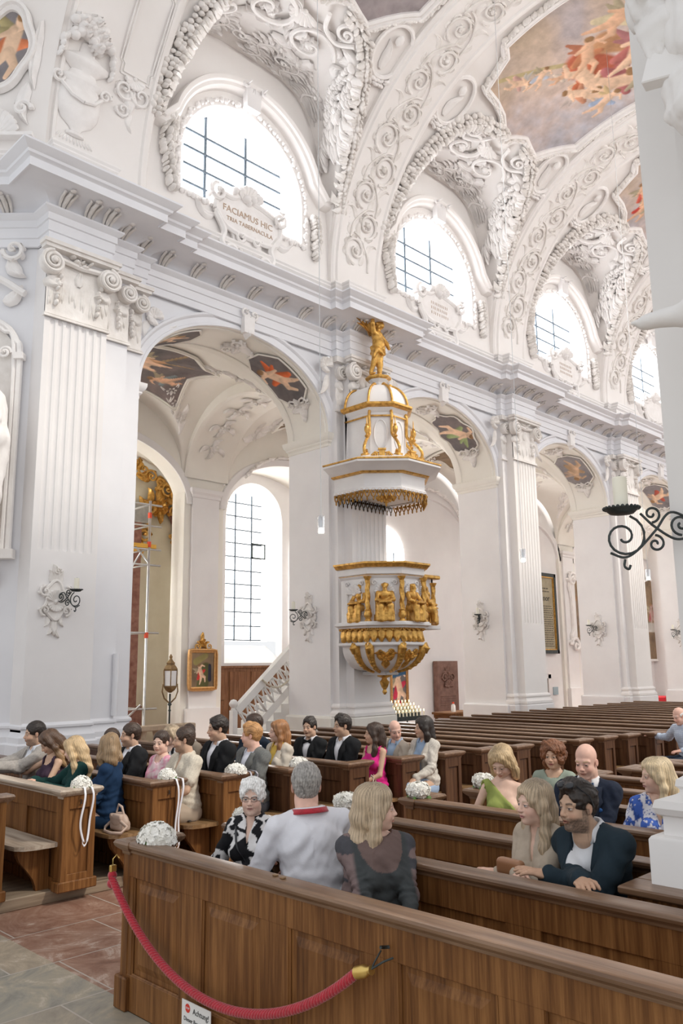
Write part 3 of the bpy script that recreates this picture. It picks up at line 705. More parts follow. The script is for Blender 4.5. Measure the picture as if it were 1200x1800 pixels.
def garland(m,path,w,lift=.09,dens=1.0,seed=1,pointed=True,size=.075):
    R=np.random.RandomState(seed); P=np.asarray(path,float); d=np.r_[0,np.cumsum(np.linalg.norm(np.diff(P,axis=0),axis=1))]
    Lg=d[-1]; k=max(2,int(Lg/(size*.9)*dens)); W=w if callable(w) else (lambda s:w)
    for i in range(k):
        s=(i+.5)/k; x=np.interp(s*Lg,d,P[:,0]); y=np.interp(s*Lg,d,P[:,1]); x2=np.interp(min(Lg,s*Lg+.05),d,P[:,0]); y2=np.interp(min(Lg,s*Lg+.05),d,P[:,1])
        T=np.array([x2-x,y2-y]); T/=np.linalg.norm(T)+1e-9; Nn=np.array([-T[1],T[0]]); ww=W(s); rows=max(1,int(ww/(size*.8)))
        for j in range(rows):
            o=(j-(rows-1)/2)/max(1,rows/2)*ww*.5+R.uniform(-.02,.02); x+=R.uniform(-.015,.015); y+=R.uniform(-.015,.015); sz=size*R.uniform(.62,1.4); ea=math.atan2(T[1],T[0])+o/ww*1.2*(1 if pointed else 0)+R.uniform(-.3,.3)
            ca,sa=math.cos(ea),math.sin(ea); M=np.array([[ca,-sa,0],[sa,ca,0],[0,0,1]])
            hh=lift*(.45+.75*(1-(abs(o)/(ww*.5+.02))**2)); m.ell((x+Nn[0]*o,y+Nn[1]*o,hh*.55),(sz*.72 if pointed else sz*.55,sz*.46 if pointed else sz*.55,hh*.6+.01),7,5,M)
def shell(m,c,r,n=9,a0=0.15,a1=pi-.15,lift=.08,rot=0):
    for i in range(n):
        a=a0+(a1-a0)*(i+.5)/n+rot; w=r*(a1-a0)/n*1.25
        m.tube([(c[0]+r*q*math.cos(a),c[1]+r*q*math.sin(a),lift*(.3+.7*q**2)) for q in (.08,.3,.6,.88,1.0)],[w*.1,w*.26,w*.42,w*.52,w*.3],6,flat=.8)
    m.ell((c[0],c[1],lift*.5),(r*.2,r*.2,lift*.5),8,5)
def ribbon_frame(m,pts,w=.05,lift=.05,n=8):
    P=np.asarray(pts,float); m.tube(np.c_[P,np.full(len(P),lift*.4)],w,n,flat=lift/w)
def bez(p,n=16):
    p=np.asarray(p,float); out=[]
    for i in range(0,len(p)-3,3):
        t=np.linspace(0,1,n)[:,None]; a,b,c,d=p[i:i+4]
        out.append((1-t)**3*a+3*(1-t)**2*t*b+3*(1-t)*t*t*c+t**3*d)
    return np.vstack(out)
def curve(p,n=10):
    """Catmull-Rom through the points"""
    p=np.asarray(p,float); q=np.vstack([2*p[0]-p[1],p,2*p[-1]-p[-2]]); o=[]
    for i in range(1,len(q)-2):
        t=np.linspace(0,1,n,endpoint=(i==len(q)-3))[:,None]; a,b,c,d=q[i-1:i+3]
        o.append(.5*((2*b)+(-a+c)*t+(2*a-5*b+4*c-d)*t*t+(-a+3*b-3*c+d)*t**3))
    return np.vstack(o)
def wallmap(x0,z0,y=12): return lambda v:np.c_[x0+v[:,0],y-v[:,2],z0+v[:,1]]
def revealmap(x,y0,z0): return lambda v:np.c_[x-v[:,2],y0-v[:,0],z0+v[:,1]]
def pendmap(x0,z0,off=0.0):
    k=.70711
    def f(v):
        X=x0+v[:,0]*k; Z=z0+v[:,1]; th=np.arcsin(np.clip((Z-ZS)/RB,0,1)); Y=YC+RB*np.cos(th)+(5.11-X)-.22; h=v[:,2]+off; return np.c_[X-h*k,Y-h*k,Z]
    return f
def chamap(x0,z0,off=0.0,sc=1): 
    k=.70711
    return lambda v:np.c_[x0+v[:,0]*k*sc-v[:,2]*k-off*k, 16.85-x0-v[:,0]*k*sc-v[:,2]*k-off*k, z0+v[:,1]*sc]
def ribmap(xc,off=.14):
    return lambda v:np.c_[xc+v[:,0],YC+(RB-off-v[:,2])*np.cos(v[:,1]/RB),ZS+(RB-off-v[:,2])*np.sin(v[:,1]/RB)]
def barmap(xc,off=0.0):
    """(u,v)=(x,arc length on the vault); follows barrel or lunette, numeric normal"""
    def f(v):
        X=xc+v[:,0]; T=v[:,1]/RB; e=.01
        P=surf(X,T,off); a=surf(X+e,T,off)-surf(X-e,T,off); b=surf(X,T+e/RB,off)-surf(X,T-e/RB,off)
        n=np.cross(a,b); n/=np.linalg.norm(n,axis=1)[:,None]+1e-9; s=np.where((n@np.array([0,-.3,-1.]))<0,-1,1); return P+n*s[:,None]*v[:,2:3]
    return f
def put(fn_build,fmap,mt='stucco',rep=0,angle=50):
    a=MB(); fn_build(a); m=MB(); m.merge(a,fmap); o=trim(m,mt,angle=angle)
    for k in range(1,rep):
        TRIM[0]+=1; c=o.copy(); c.name='trim_%d'%TRIM[0]; COL.objects.link(c); c.location.x+=B*k
    return o
# rinceaux on the ribs
def rinceau(a,seed=0):
    R=np.random.RandomState(seed); s=1; v=-.15
    while v<9.2:
        r=.30*R.uniform(.85,1.1)
        if v>0: 
            scroll(a,(.13*s,v+.3),r,a0=-s*pi/2+pi/2*(1-s),turns=1.5,d=s,w=.032,lift=.06,leaves=6)
            leaf(a,(-.05*s,v),pi/2+.5*s,.42,.17,.07,-.6*s); leaf(a,(-.25*s,v+.35),pi/2+.2*s,.36,.15,.06,.8*s); leaf(a,(.30*s,v+.62),pi/2-.9*s,.26,.12,.05,.5*s)
            rosette(a,(.13*s,v+.3),.11,6,.07)
            a.tube(np.c_[curve([(-.32*s,v-.1),(-.28*s,v+.25),(0,v+.62),(.22*s,v+.7)],6),np.full(len(curve([(-.32*s,v-.1),(-.28*s,v+.25),(0,v+.62),(.22*s,v+.7)],6)),.03)],.025,5)
        v+=.66; s=-s
for k,x in enumerate(piers): put(lambda a:rinceau(a,k+3),ribmap(x+PW/2),'stucco_aged')
# garlands along the lunette edge, drops at the springing, and fruit bunches beside each window
thc=lambda y: math.acos(min(1,(y-YC)/RB))*RB
def lunette_edge(n=60):
    out=[]
    for d in np.linspace(-2.26,2.26,n):
        z=float(zl(np.array(d))); s=min(.999,(z-ZS)/RB); out.append((d,math.asin(s)*RB-.06))
    return out
le=lunette_edge()
put(lambda a:[garland(a,[(p[0]*1.03,p[1]+.10) for p in le if p[0]<.0][::1],lambda s:.42*(1-.35*abs(s-.5)),.15,1.0,5,size=.115,pointed=False),
              garland(a,[(p[0]*1.06,p[1]+.12) for p in le if p[0]>.55],lambda s:.30,.12,1.0,6,size=.10)],barmap(bays[0],.05),'stucco_aged',rep=NB)
put(lambda a:[garland(a,[(-1.86,1.15),(-1.92,.55),(-1.86,.0),(-1.76,-.35)],lambda s:.30*(1-s*.65)+.06,.16,1.1,8,size=.10),
              garland(a,[(-2.3,1.35),(-2.35,.8),(-2.3,.35)],lambda s:.16*(1-s*.4),.1,1,9,size=.09),
              garland(a,[(1.84,.55),(1.90,.1),(1.86,-.45)],lambda s:.22*(1-s*.4)+.04,.14,1.1,10,size=.09)],wallmap(bays[0],11.05,11.98),'stucco_aged',rep=NB)
# bows with long leaf drops hanging beside the rib on the lunette vault (right side of every bay)
put(lambda a:[garland(a,[(1.55,4.05),(1.72,3.5),(1.85,2.9),(1.98,2.2),(2.04,1.5),(2.08,.9)],lambda s:.14+.42*math.sin(pi*min(1,s*1.25+.12))**1.3*(1 if s<.7 else .6),.15,1.25,12,size=.105),
              leaf(a,(1.5,4.1),2.4,.45,.3,.12,.5),leaf(a,(1.5,4.1),.6,.42,.28,.12,-.5),leaf(a,(1.5,4.1),-2.6,.35,.2,.1,.4),leaf(a,(1.5,4.1),-.3,.35,.2,.1,-.4),a.ell((1.5,4.1,.08),.10,8,6),
              garland(a,[(2.62,1.9),(2.66,1.2),(2.68,.55)],lambda s:.10,.08,1,13,size=.07)],barmap(bays[0],.04),'stucco',rep=NB)
# scrolls, rosettes and brackets under the lunette crown
def crown(a):
    scroll(a,(-.62,3.85),.62,a0=pi*.6,turns=1.2,d=-1,w=.07,lift=.10,leaves=7); rosette(a,(-.62,3.85),.26,9,.12)
    scroll(a,(.62,3.55),.58,a0=.3,turns=1.25,d=1,w=.06,lift=.10,leaves=7); rosette(a,(.62,3.55),.24,9,.12)
    scroll(a,(-1.35,3.2),.40,a0=2.2,turns=1.2,d=1,w=.05,lift=.08,leaves=6)
    leaf(a,(-.1,3.0),-.2,.9,.32,.12,.9,6); leaf(a,(.2,2.9),-.9,1.0,.30,.1,.9,6); leaf(a,(1.0,3.0),-1.5,.8,.26,.1,-.7,6); leaf(a,(-.2,3.2),2.6,.9,.3,.12,.8,6); leaf(a,(-.9,2.9),3.3,.7,.26,.1,-.9,5)
    for s,q in ((-1,0),(1,0)):
        a.tube(np.c_[curve([(s*1.25,4.55),(s*.95,4.2),(s*.55,4.35),(s*.35,4.75)],7),np.full(len(curve([(0,0),(1,0),(2,0),(3,0)],7)),.09)],.055,6)
        scroll(a,(s*.95,4.62),.22,a0=pi/2,turns=1.5,d=s,w=.05,lift=.13,leaves=2)
    shell(a,(0,4.35),.36,9,lift=.12,rot=pi)
    garland(a,[(-1.5,3.75),(-1.9,3.3),(-2.05,2.9)],.22,.1,1,21,size=.09)
put(crown,barmap(bays[0],.03),'stucco',rep=NB)
def branches(a):
    R=np.random.RandomState(12)
    for P in ([(-.2,1.0),(.1,1.6),(-.1,2.2),(.3,2.7)],[(.9,.9),(.7,1.5),(1.0,2.1),(.8,2.6)],[(-1.0,1.1),(-1.2,1.7),(-.9,2.3),(-1.2,2.8)],[(-1.75,1.0),(-1.85,1.7),(-1.7,2.4)],[(1.45,.8),(1.4,1.5),(1.55,2.2)]):
        C_=curve(P,9); a.tube(np.c_[C_,np.full(len(C_),.03)],.028,5)
        for i in range(1,len(C_)-1,2):
            d=C_[i+1]-C_[i]; an=math.atan2(d[1],d[0])
            for s in(-1,1): leaf(a,tuple(C_[i]),an+s*R.uniform(.6,1.1),R.uniform(.26,.42),R.uniform(.11,.17),.09,s*R.uniform(.4,1.1),4)
        rosette(a,tuple(C_[-1]),.17,7,.10)
    for s in(-1,1):
        scroll(a,(s*.55,2.15),.24,0,1.4,s,.035,.08,5); leaf(a,(s*1.5,3.3),pi/2+s*.8,.5,.2,.1,-s*.7,5); leaf(a,(s*.3,3.4),pi/2-s*.7,.5,.2,.1,s*.7,5)
put(branches,barmap(bays[0],.03),'stucco',rep=NB)
# small brackets and foliage on the spandrels of the barrel between rib and lunette
def spand(a):
    for s in (-1,1):
        c=s*2.42
        scroll(a,(c,3.0),.17,a0=pi,turns=1.3,d=s,w=.028,lift=.06,leaves=4); scroll(a,(c-.05*s,2.5),.14,a0=0,turns=1.3,d=-s,w=.025,lift=.05,leaves=4)
        leaf(a,(c,3.2),pi/2,.5,.16,.06,.5*s); leaf(a,(c,2.3),-pi/2,.5,.14,.05,-.4*s); leaf(a,(c,1.3),-pi/2,.42,.13,.05,.4*s)
        # oval wreath panel
        ov=[(s*2.0+.42*math.cos(t),4.9+.55*math.sin(t)) for t in np.linspace(0,2*pi,33)]
        a.tube(np.c_[np.array(ov),np.full(33,.04)],.05,6)
        garland(a,[(s*2.0+.5*math.cos(t),4.85+.62*math.sin(t)) for t in np.linspace(pi*1.05,2*pi*.97,20)],.13,.08,1,31,size=.08)
        leaf(a,(s*2.0,4.5),pi/2,.6,.2,.09,.3*s,3); a.ell((s*2.0,5.15,.07),(.09,.12,.07),8,6)
put(spand,barmap(bays[0],.03),'stucco',rep=NB)
# keystone shields above the windows
put(lambda a:[a.prism([(-.17,.0),(.17,.0),(.2,.5),(.1,.58),(0,.52),(-.1,.58),(-.2,.5)],0,.14),scroll(a,(-.2,.45),.1,0,1.2,1,.03,.2,0),scroll(a,(.2,.45),.1,pi,1.2,-1,.03,.2,0),leaf(a,(0,.1),pi/2,.4,.2,.2)],wallmap(bays[0],13.18,11.88),'plaster',rep=NB)
# first rib: flower vase, moulded panel, cartouche
def vase(a):
    a.lathe([(.06,-.62),(.16,-.60),(.17,-.56),(.08,-.52),(.12,-.46),(.27,-.36),(.36,-.2),(.385,-.02),(.36,.16),(.31,.28),(.38,.34),(.38,.38),(.26,.44),(.22,.52),(.34,.60),(.42,.66),(.42,.72),(.33,.76),(.14,.84),(.12,1.0)],n=28)
def vase_all(a):
    b=MB(); vase(b); a.merge(b,lambda v:np.c_[v[:,0],v[:,2],np.maximum(v[:,1],0)*.45+.02])
    R=np.random.RandomState(4)
    for i in range(34):
        u=R.normal(0,.19); w=1.18+R.uniform(-.16,.24)-abs(u)*.3; a.ell((u,w,.14),(.085,.085,.11),8,6)
        if i%3==0: rosette(a,(u,w),.13,6,.24)
    for s in (-1,1):
        garland(a,[(s*.22,1.2),(s*.44,.95),(s*.46,.6)],.11,.13,1,40,size=.09); scroll(a,(s*.42,.30),.10,0,1.3,s,.03,.1,2)
        a.tube([(s*.36,.2,.1),(s*.2,.02,.2),(0,-.04,.24)],.035,6)
    for i in range(-5,6): leaf(a,(i*.05,-.62),-pi/2+i*.12,.14,.05,.04)
put(vase_all,ribmap(5.62,.12),'stucco').location.z=0
def vshift(f,v0): return lambda v:f(np.c_[v[:,0],v[:,1]+v0,v[:,2]])
bpy.data.objects.remove(bpy.data.objects['trim_%d'%TRIM[0]])
put(vase_all,vshift(ribmap(5.62,.14),.98),'stucco')
def panelfr(a):
    for g in (0,.05):
        o=[(-.28+g,.0+g),(.28-g,.0+g),(.28-g,.18),(.33-g,.22),(.33-g,1.5),(.28-g,1.54),(.28-g,1.75-g),(-.28+g,1.75-g),(-.28+g,1.54),(-.33+g,1.5),(-.33+g,.22),(-.28+g,.18),(-.28+g,0+g)]
        a.tube(np.c_[np.array(o),np.full(len(o),.02)],.016,6)
    scroll(a,(-.16,-.25),.17,0,1.3,-1,.03,.07,4); scroll(a,(.16,-.25),.17,pi,1.3,1,.03,.07,4); leaf(a,(0,-.1),-pi/2,.6,.26,.09,0,4); scroll(a,(-.12,-.6),.12,pi,1.3,1,.025,.06,3); leaf(a,(.05,-.6),-pi/2-.3,.35,.14,.06,.5)
    shell(a,(0,0),.2,7,lift=.08,rot=pi)
put(panelfr,vshift(ribmap(6.52,.14),1.85),'stucco')
put(lambda a:[scroll(a,(-.5,4.2),.3,0,1.3,1,.06,.1,5),scroll(a,(.4,4.1),.3,pi,1.3,-1,.06,.1,5),leaf(a,(-.6,3.7),.3,.7,.3,.1,.5),leaf(a,(.6,3.8),pi-.3,.7,.3,.1,-.5),garland(a,[(-.7,4.6),(0,4.0),(.7,4.7)],.2,.12,1,44,size=.1)],ribmap(6.05,.14),'stucco')
# capitals
def capital(x0,x1,yf,nv=2,seed=0,z0=7.28,side=0):
    m=MB(); w=x1-x0; xc=(x0+x1)/2
    a=MB()
    a.box(-w/2-.03,w/2+.03,0,.035,-.02,.05); a.box(-w/2-.015,w/2+.015,.045,.065,-.02,.04)
    a.box(-w/2,w/2,0,1.0,-.02,.012)
    R=np.random.RandomState(seed)
    nl=max(2,int(w/.17))
    for i in range(nl):
        u=-w/2+w*(i+.5)/nl
        for q in range(3): leaf(a,(u+R.uniform(-.03,.03),.60+R.uniform(-.05,.1)),-pi/2+R.uniform(-.12,.12),R.uniform(.35,.5),.075,.035,0,5)
    vr=.185 if w>.5 else .15
    vs=[-w/2+.04,w/2-.04] if nv==2 else [w/2-.08]
    for i,u in enumerate(vs):
        d=1 if u<0 else -1
        a.prism([(u+vr*.98*math.cos(t),.86+vr*.98*math.sin(t)) for t in np.linspace(0,2*pi,24,endpoint=False)],0,.13)
        k=np.linspace(0,1,50); rr=vr*(1-k*.88); aa=pi/2+(-d)*k*2.6*2*pi*-1
        a.tube(np.c_[u+rr*np.cos(aa),.86+rr*np.sin(aa),.13+.05*k],.034*(1-.45*k),6)
        a.ell((u,.86,.19),(.045,.045,.035),8,6)
        leaf(a,(u,.66),-pi/2+.5*d,.24,.26,.12,.6*d,3)
        garland(a,[(u-.16*d*0+.14*d,.72),(u+.13*d,.45),(u+.14*d,.22)],lambda s:.06*(1-s*.6)+.012,.07,1,seed+7,size=.07)
    a.tube([(-w/2,.98,.05),(0,.92,.07),(w/2,.98,.05)],.045,6)
    if nv==2:
        rosette(a,(0,1.0),.10,8,.12); garland(a,[(-.18,1.05),(0,.93),(.18,1.05)],.07,.1,1,seed+3,size=.06); leaf(a,(0,.62),pi/2,.25,.16,.1)
    a.box(-w/2-.10,w/2+.10,1.08,1.14,-.02,.15); a.box(-w/2-.13,w/2+.13,1.14,1.20,-.02,.18)
    m.merge(a,wallmap(xc,z0,yf)); return trim(m,'stucco_aged',angle=50)
capital(5.10,6.14,11.42,2,1); capital(6.14,6.64,11.64,1,2); capital(6.64,7.0,11.82,1,3)
for k,x in enumerate(piers):
    capital(x+.27,x+1.32,11.60,2,k+5)
    m=MB(); 
    for s in (0,1):
        a=MB(); u=0
        t=np.linspace(0,1,50); vr=.15; aa=pi/2+t*2.6*2*pi*(1 if s else -1); rr=vr*(1-t*.88)
        a.prism([(vr*math.cos(q),.86+vr*math.sin(q)) for q in np.linspace(0,2*pi,24,endpoint=False)],0,.1)
        a.tube(np.c_[rr*np.cos(aa),.86+rr*np.sin(aa),.10+.04*t],.03*(1-.45*t),6); leaf(a,(0,.68),-pi/2,.24,.22,.1,0,3)
        for q in range(4): leaf(a,(-.08+.05*q,.55),-pi/2,.42,.06,.03,0,4)
        a.box(-.14,.16,0,.035,-.02,.05); a.box(-.18,.18,1.08,1.2,-.02,.12)
        # shell corner ornament in the spandrel beside the volute
        sg=1 if s else -1
        shell(a,(sg*.42,.95),.17,8,a0=0,a1=2*pi*.8,lift=.07); leaf(a,(sg*.36,.75),-pi/2+sg*.1,.55,.14,.05,sg*.4,4); leaf(a,(sg*.25,1.0),sg*0+pi/2,.2,.1,.05)
        m.merge(a,wallmap(x+(.17 if not s else 1.42),7.28,11.82))
    trim(m,'stucco_aged',angle=50)
# spandrel shell right of the crossing pier, keystone brackets on the arches
put(lambda a:[shell(a,(.0,0),.17,9,a0=0,a1=2*pi*.8,lift=.07),leaf(a,(-.1,-.1),-pi/2-.6,.4,.16,.06,.5,4),leaf(a,(.15,-.05),-.5,.35,.12,.05,.7,4)],wallmap(7.35,8.12),'stucco')
put(lambda a:[scroll(a,(-.10,.42),.08,0,1.4,-1,.03,.14,0),scroll(a,(.12,.40),.10,pi,1.4,1,.03,.12,1),a.prism([(-.12,0),(.12,0),(.13,.36),(-.13,.36)],0,.12),leaf(a,(0,.3),-pi/2,.4,.2,.16,0,4),leaf(a,(.1,.4),.0,.25,.12,.08,.6)],wallmap(bays[0],8.36,11.94),'stucco',rep=NB)
# brackets in the cove of the entablature with the small drops below the corona
def bracket(a):
    P=[(0,.0,.05),(0,.08,.10),(0,.14,.2),(0,.17,.34)]
    for u,wd in ((-.055,.022),(0,.034),(.055,.022)): a.tube([(u*(1+.25*i),p[1],p[2]+.02) for i,p in enumerate(P)],[wd*.6,wd,wd*1.25,wd],6)
    for s in (-1,1): leaf(a,(s*.07,.16),-pi/2-.35*s,.22,.09,.12,s*.5,3)
    a.ell((0,.175,.42),(.05,.02,.05),8,5)
br=MB(); bracket(br)
def brackets(pts,y):
    m=MB()
    for x in pts: m.merge(br,wallmap(x,9.04,y))
    trim(m,'stucco_aged',angle=50)
brackets([5.25,5.68,6.0],11.40); brackets([6.4],11.62); brackets([6.85],11.8)
for n,cx in enumerate(bays):
    x0=7.1 if n==0 else piers[n-1]+PW
    brackets(list(np.linspace(x0+.3,piers[n]-.25,7)),11.94)
    brackets([piers[n]+.17,piers[n]+1.42],11.80); brackets([piers[n]+.36,piers[n]+.79,piers[n]+1.23],11.58)
m=MB()
for i in range(4): m.merge(br,chamap(4.75-.33*i,9.04,0))
trim(m,'stucco_aged',angle=50)
# arch soffits: foliage clusters
def soffmap(cx): 
    return lambda v:np.c_[cx+(HW-.02-v[:,2])*np.cos(v[:,1]),12.62+v[:,0],ZI+(RISE-.02-v[:,2])*np.sin(v[:,1])]
def soff(a):
    for t0 in (.42,1.42,pi-.42):
        b=MB(); 
        for q in range(8): leaf(b,(0,0),q*pi/4+.2,.30,.14,.06,.5 if q%2 else -.5,4)
        scroll(b,(-.18,.12),.12,0,1.2,1,.02,.06,3); scroll(b,(.18,.12),.12,pi,1.2,-1,.02,.06,3); rosette(b,(0,.1),.12,6,.09); leaf(b,(0,-.1),-pi/2,.3,.14,.06)
        a.merge(b,lambda v:np.c_[v[:,0],v[:,1]/2.0+t0,v[:,2]])
put(soff,soffmap(bays[0]),'stucco_aged',rep=NB)
# aisle vault ribs
def aisleorn(a):
    for t in np.linspace(.5,pi-.5,7):
        b=MB(); rosette(b,(0,0),.16,6,.07); leaf(b,(.15,0),.1,.3,.14,.06,.6,4); leaf(b,(-.15,0),pi-.1,.3,.14,.06,-.6,4); leaf(b,(0,.1),pi/2,.3,.14,.06,.6,4); leaf(b,(0,-.1),-pi/2,.3,.14,.06,.6,4)
        a.merge(b,lambda v:np.c_[v[:,0],v[:,1]/2.0+t,v[:,2]])
put(aisleorn,lambda v:np.c_[X0+PW/2+v[:,0],15.375-(2.13*.96-v[:,2])*np.cos(v[:,1]),6.85+(1.67-v[:,2])*np.sin(v[:,1])],'stucco_aged',rep=NB)
def aislemap(cx):
    def f(v):
        X=cx+v[:,0]; Y=15.375+v[:,1]; return np.c_[X,Y,aisle_z(X,Y)-v[:,2]]
    return f
def corner(a):
    for sx in(-1,1):
        for sy in(-1,1):
            for q,(u,w) in enumerate(((1.15,.9),(1.5,1.2),(1.85,1.5))):
                rosette(a,(sx*u,sy*w),.15,7,.08); leaf(a,(sx*u,sy*w),math.atan2(sy,sx),.4,.18,.07,.4,4); leaf(a,(sx*u,sy*w),math.atan2(sy,sx)+2,.35,.15,.07,.5,4); leaf(a,(sx*u,sy*w),math.atan2(sy,sx)-2,.35,.15,.07,-.5,4)
put(corner,aislemap(bays[0]),'stucco_aged',rep=NB)
put(lambda a:garland(a,[(3.17-2.6*math.cos(t)*.8,1.6*math.sin(t)) for t in np.linspace(.5,pi-.5,30)],.14,.09,1,50,size=.09),wallmap(bays[0]+3.0,6.35,17.46),'stucco',rep=2)
# chamfered pier: niche, statue surround, shell and medallion wall ornaments
put(lambda a:[shell(a,(-.35,.0),.42,11,a0=.1,a1=pi-.1,lift=.12),a.box(-1.3,.3,-.06,0,-.02,.14),leaf(a,(.1,.9),-pi/2-.3,.7,.2,.12,.4,4),leaf(a,(.12,1.7),-pi/2,.9,.18,.12,.1,4),scroll(a,(.08,.45),.13,0,1.3,1,.04,.1,2),leaf(a,(.10,1.3),pi/2-.1,.6,.16,.1,0,4)],pendmap(4.78,10.48,.02),'stucco')
# ================================================================ painted panels
def clip_cells(poly,pts):
    poly=np.asarray(poly); x,y=pts[...,0],pts[...,1]; ins=np.zeros(x.shape,bool); n=len(poly); j=n-1
    for i in range(n):
        xi,yi=poly[i]; xj,yj=poly[j]
        c=((yi>y)!=(yj>y))&(x<(xj-xi)*(y-yi)/(yj-yi+1e-12)+xi); ins^=c; j=i
    return ins
def fbm(x,y,seed=0,oct=5):
    R=np.random.RandomState(seed); v=np.zeros_like(x); a=1.; f=1.
    for o in range(oct):
        for _ in range(3):
            d=R.uniform(-1,1,2)*f*1.7; v+=a*np.sin(x*d[0]+y*d[1]+R.uniform(0,6.28)+1.4*np.sin(y*d[0]*.7-x*d[1]*.8))/3
        a*=.55; f*=1.9
    return v
def blob_figures(col,x,y,figs):
    """painted figures: limbs as soft capsules over drapery; figs: list of (list of strokes)"""
    for (x0,y0,x1,y1,r0,r1,c,sh) in figs:
        dx,dy=x1-x0,y1-y0; L2=dx*dx+dy*dy+1e-9; t=np.clip(((x-x0)*dx+(y-y0)*dy)/L2,0,1); d=np.hypot(x-x0-t*dx,y-y0-t*dy); r=r0+(r1-r0)*t
        w=np.clip((r-d)/(r*.25+1e-6),0,1); nx=((x-x0-t*dx)*.6+(y-y0-t*dy)*.8)/(r+1e-6)
        c=np.array(c)*(1-sh*.8*np.clip(nx+.15,-.6,1.0)[...,None])
        col[:]=col*(1-w[...,None])+np.clip(c,0,1)*w[...,None]
FL=(.80,.50,.33); FL2=(.86,.60,.42)
def putto(cx,cy,s,a=0,fl=FL,dr=(.72,.26,.12),seed=0,wing=(.45,.38,.26)):
    R=np.random.RandomState(seed); ca,sa=math.cos(a),math.sin(a)
    T=lambda p:(cx+s*(p[0]*ca-p[1]*sa),cy+s*(p[0]*sa+p[1]*ca))
    S=[]
    def st(p,q,r0,r1,c,sh=.35): a_,b_=T(p),T(q); S.append((*a_,*b_,r0*s*1.18,r1*s*1.3,c,sh))
    st((-.25,.45),(-.75,.75),.18,.05,wing); st((-.2,.35),(-.65,.35),.15,.05,wing)
    st((-.05,.0),(-.45,-.35),.30,.12,dr,.5); st((.05,.05),(.5,.2),.22,.10,dr,.5)
    st((0,.4),(.05,-.1),.22,.20,fl); st((.0,.5),(.38,.75),.10,.07,fl); st((.38,.75),(.62,.55),.07,.05,fl); st((-.05,.45),(-.4,.2),.10,.06,fl)
    st((.05,-.15),(.35,-.45),.16,.11,fl); st((.35,-.45),(.25,-.85),.10,.06,fl); st((.0,-.2),(-.2,-.6),.15,.10,fl); st((-.2,-.6),(-.42,-.9),.09,.05,fl)
    st((.05,.72),(.05,.74),.17,.17,fl); st((.0,.83),(.08,.85),.13,.12,(.35,.2,.1))
    return S
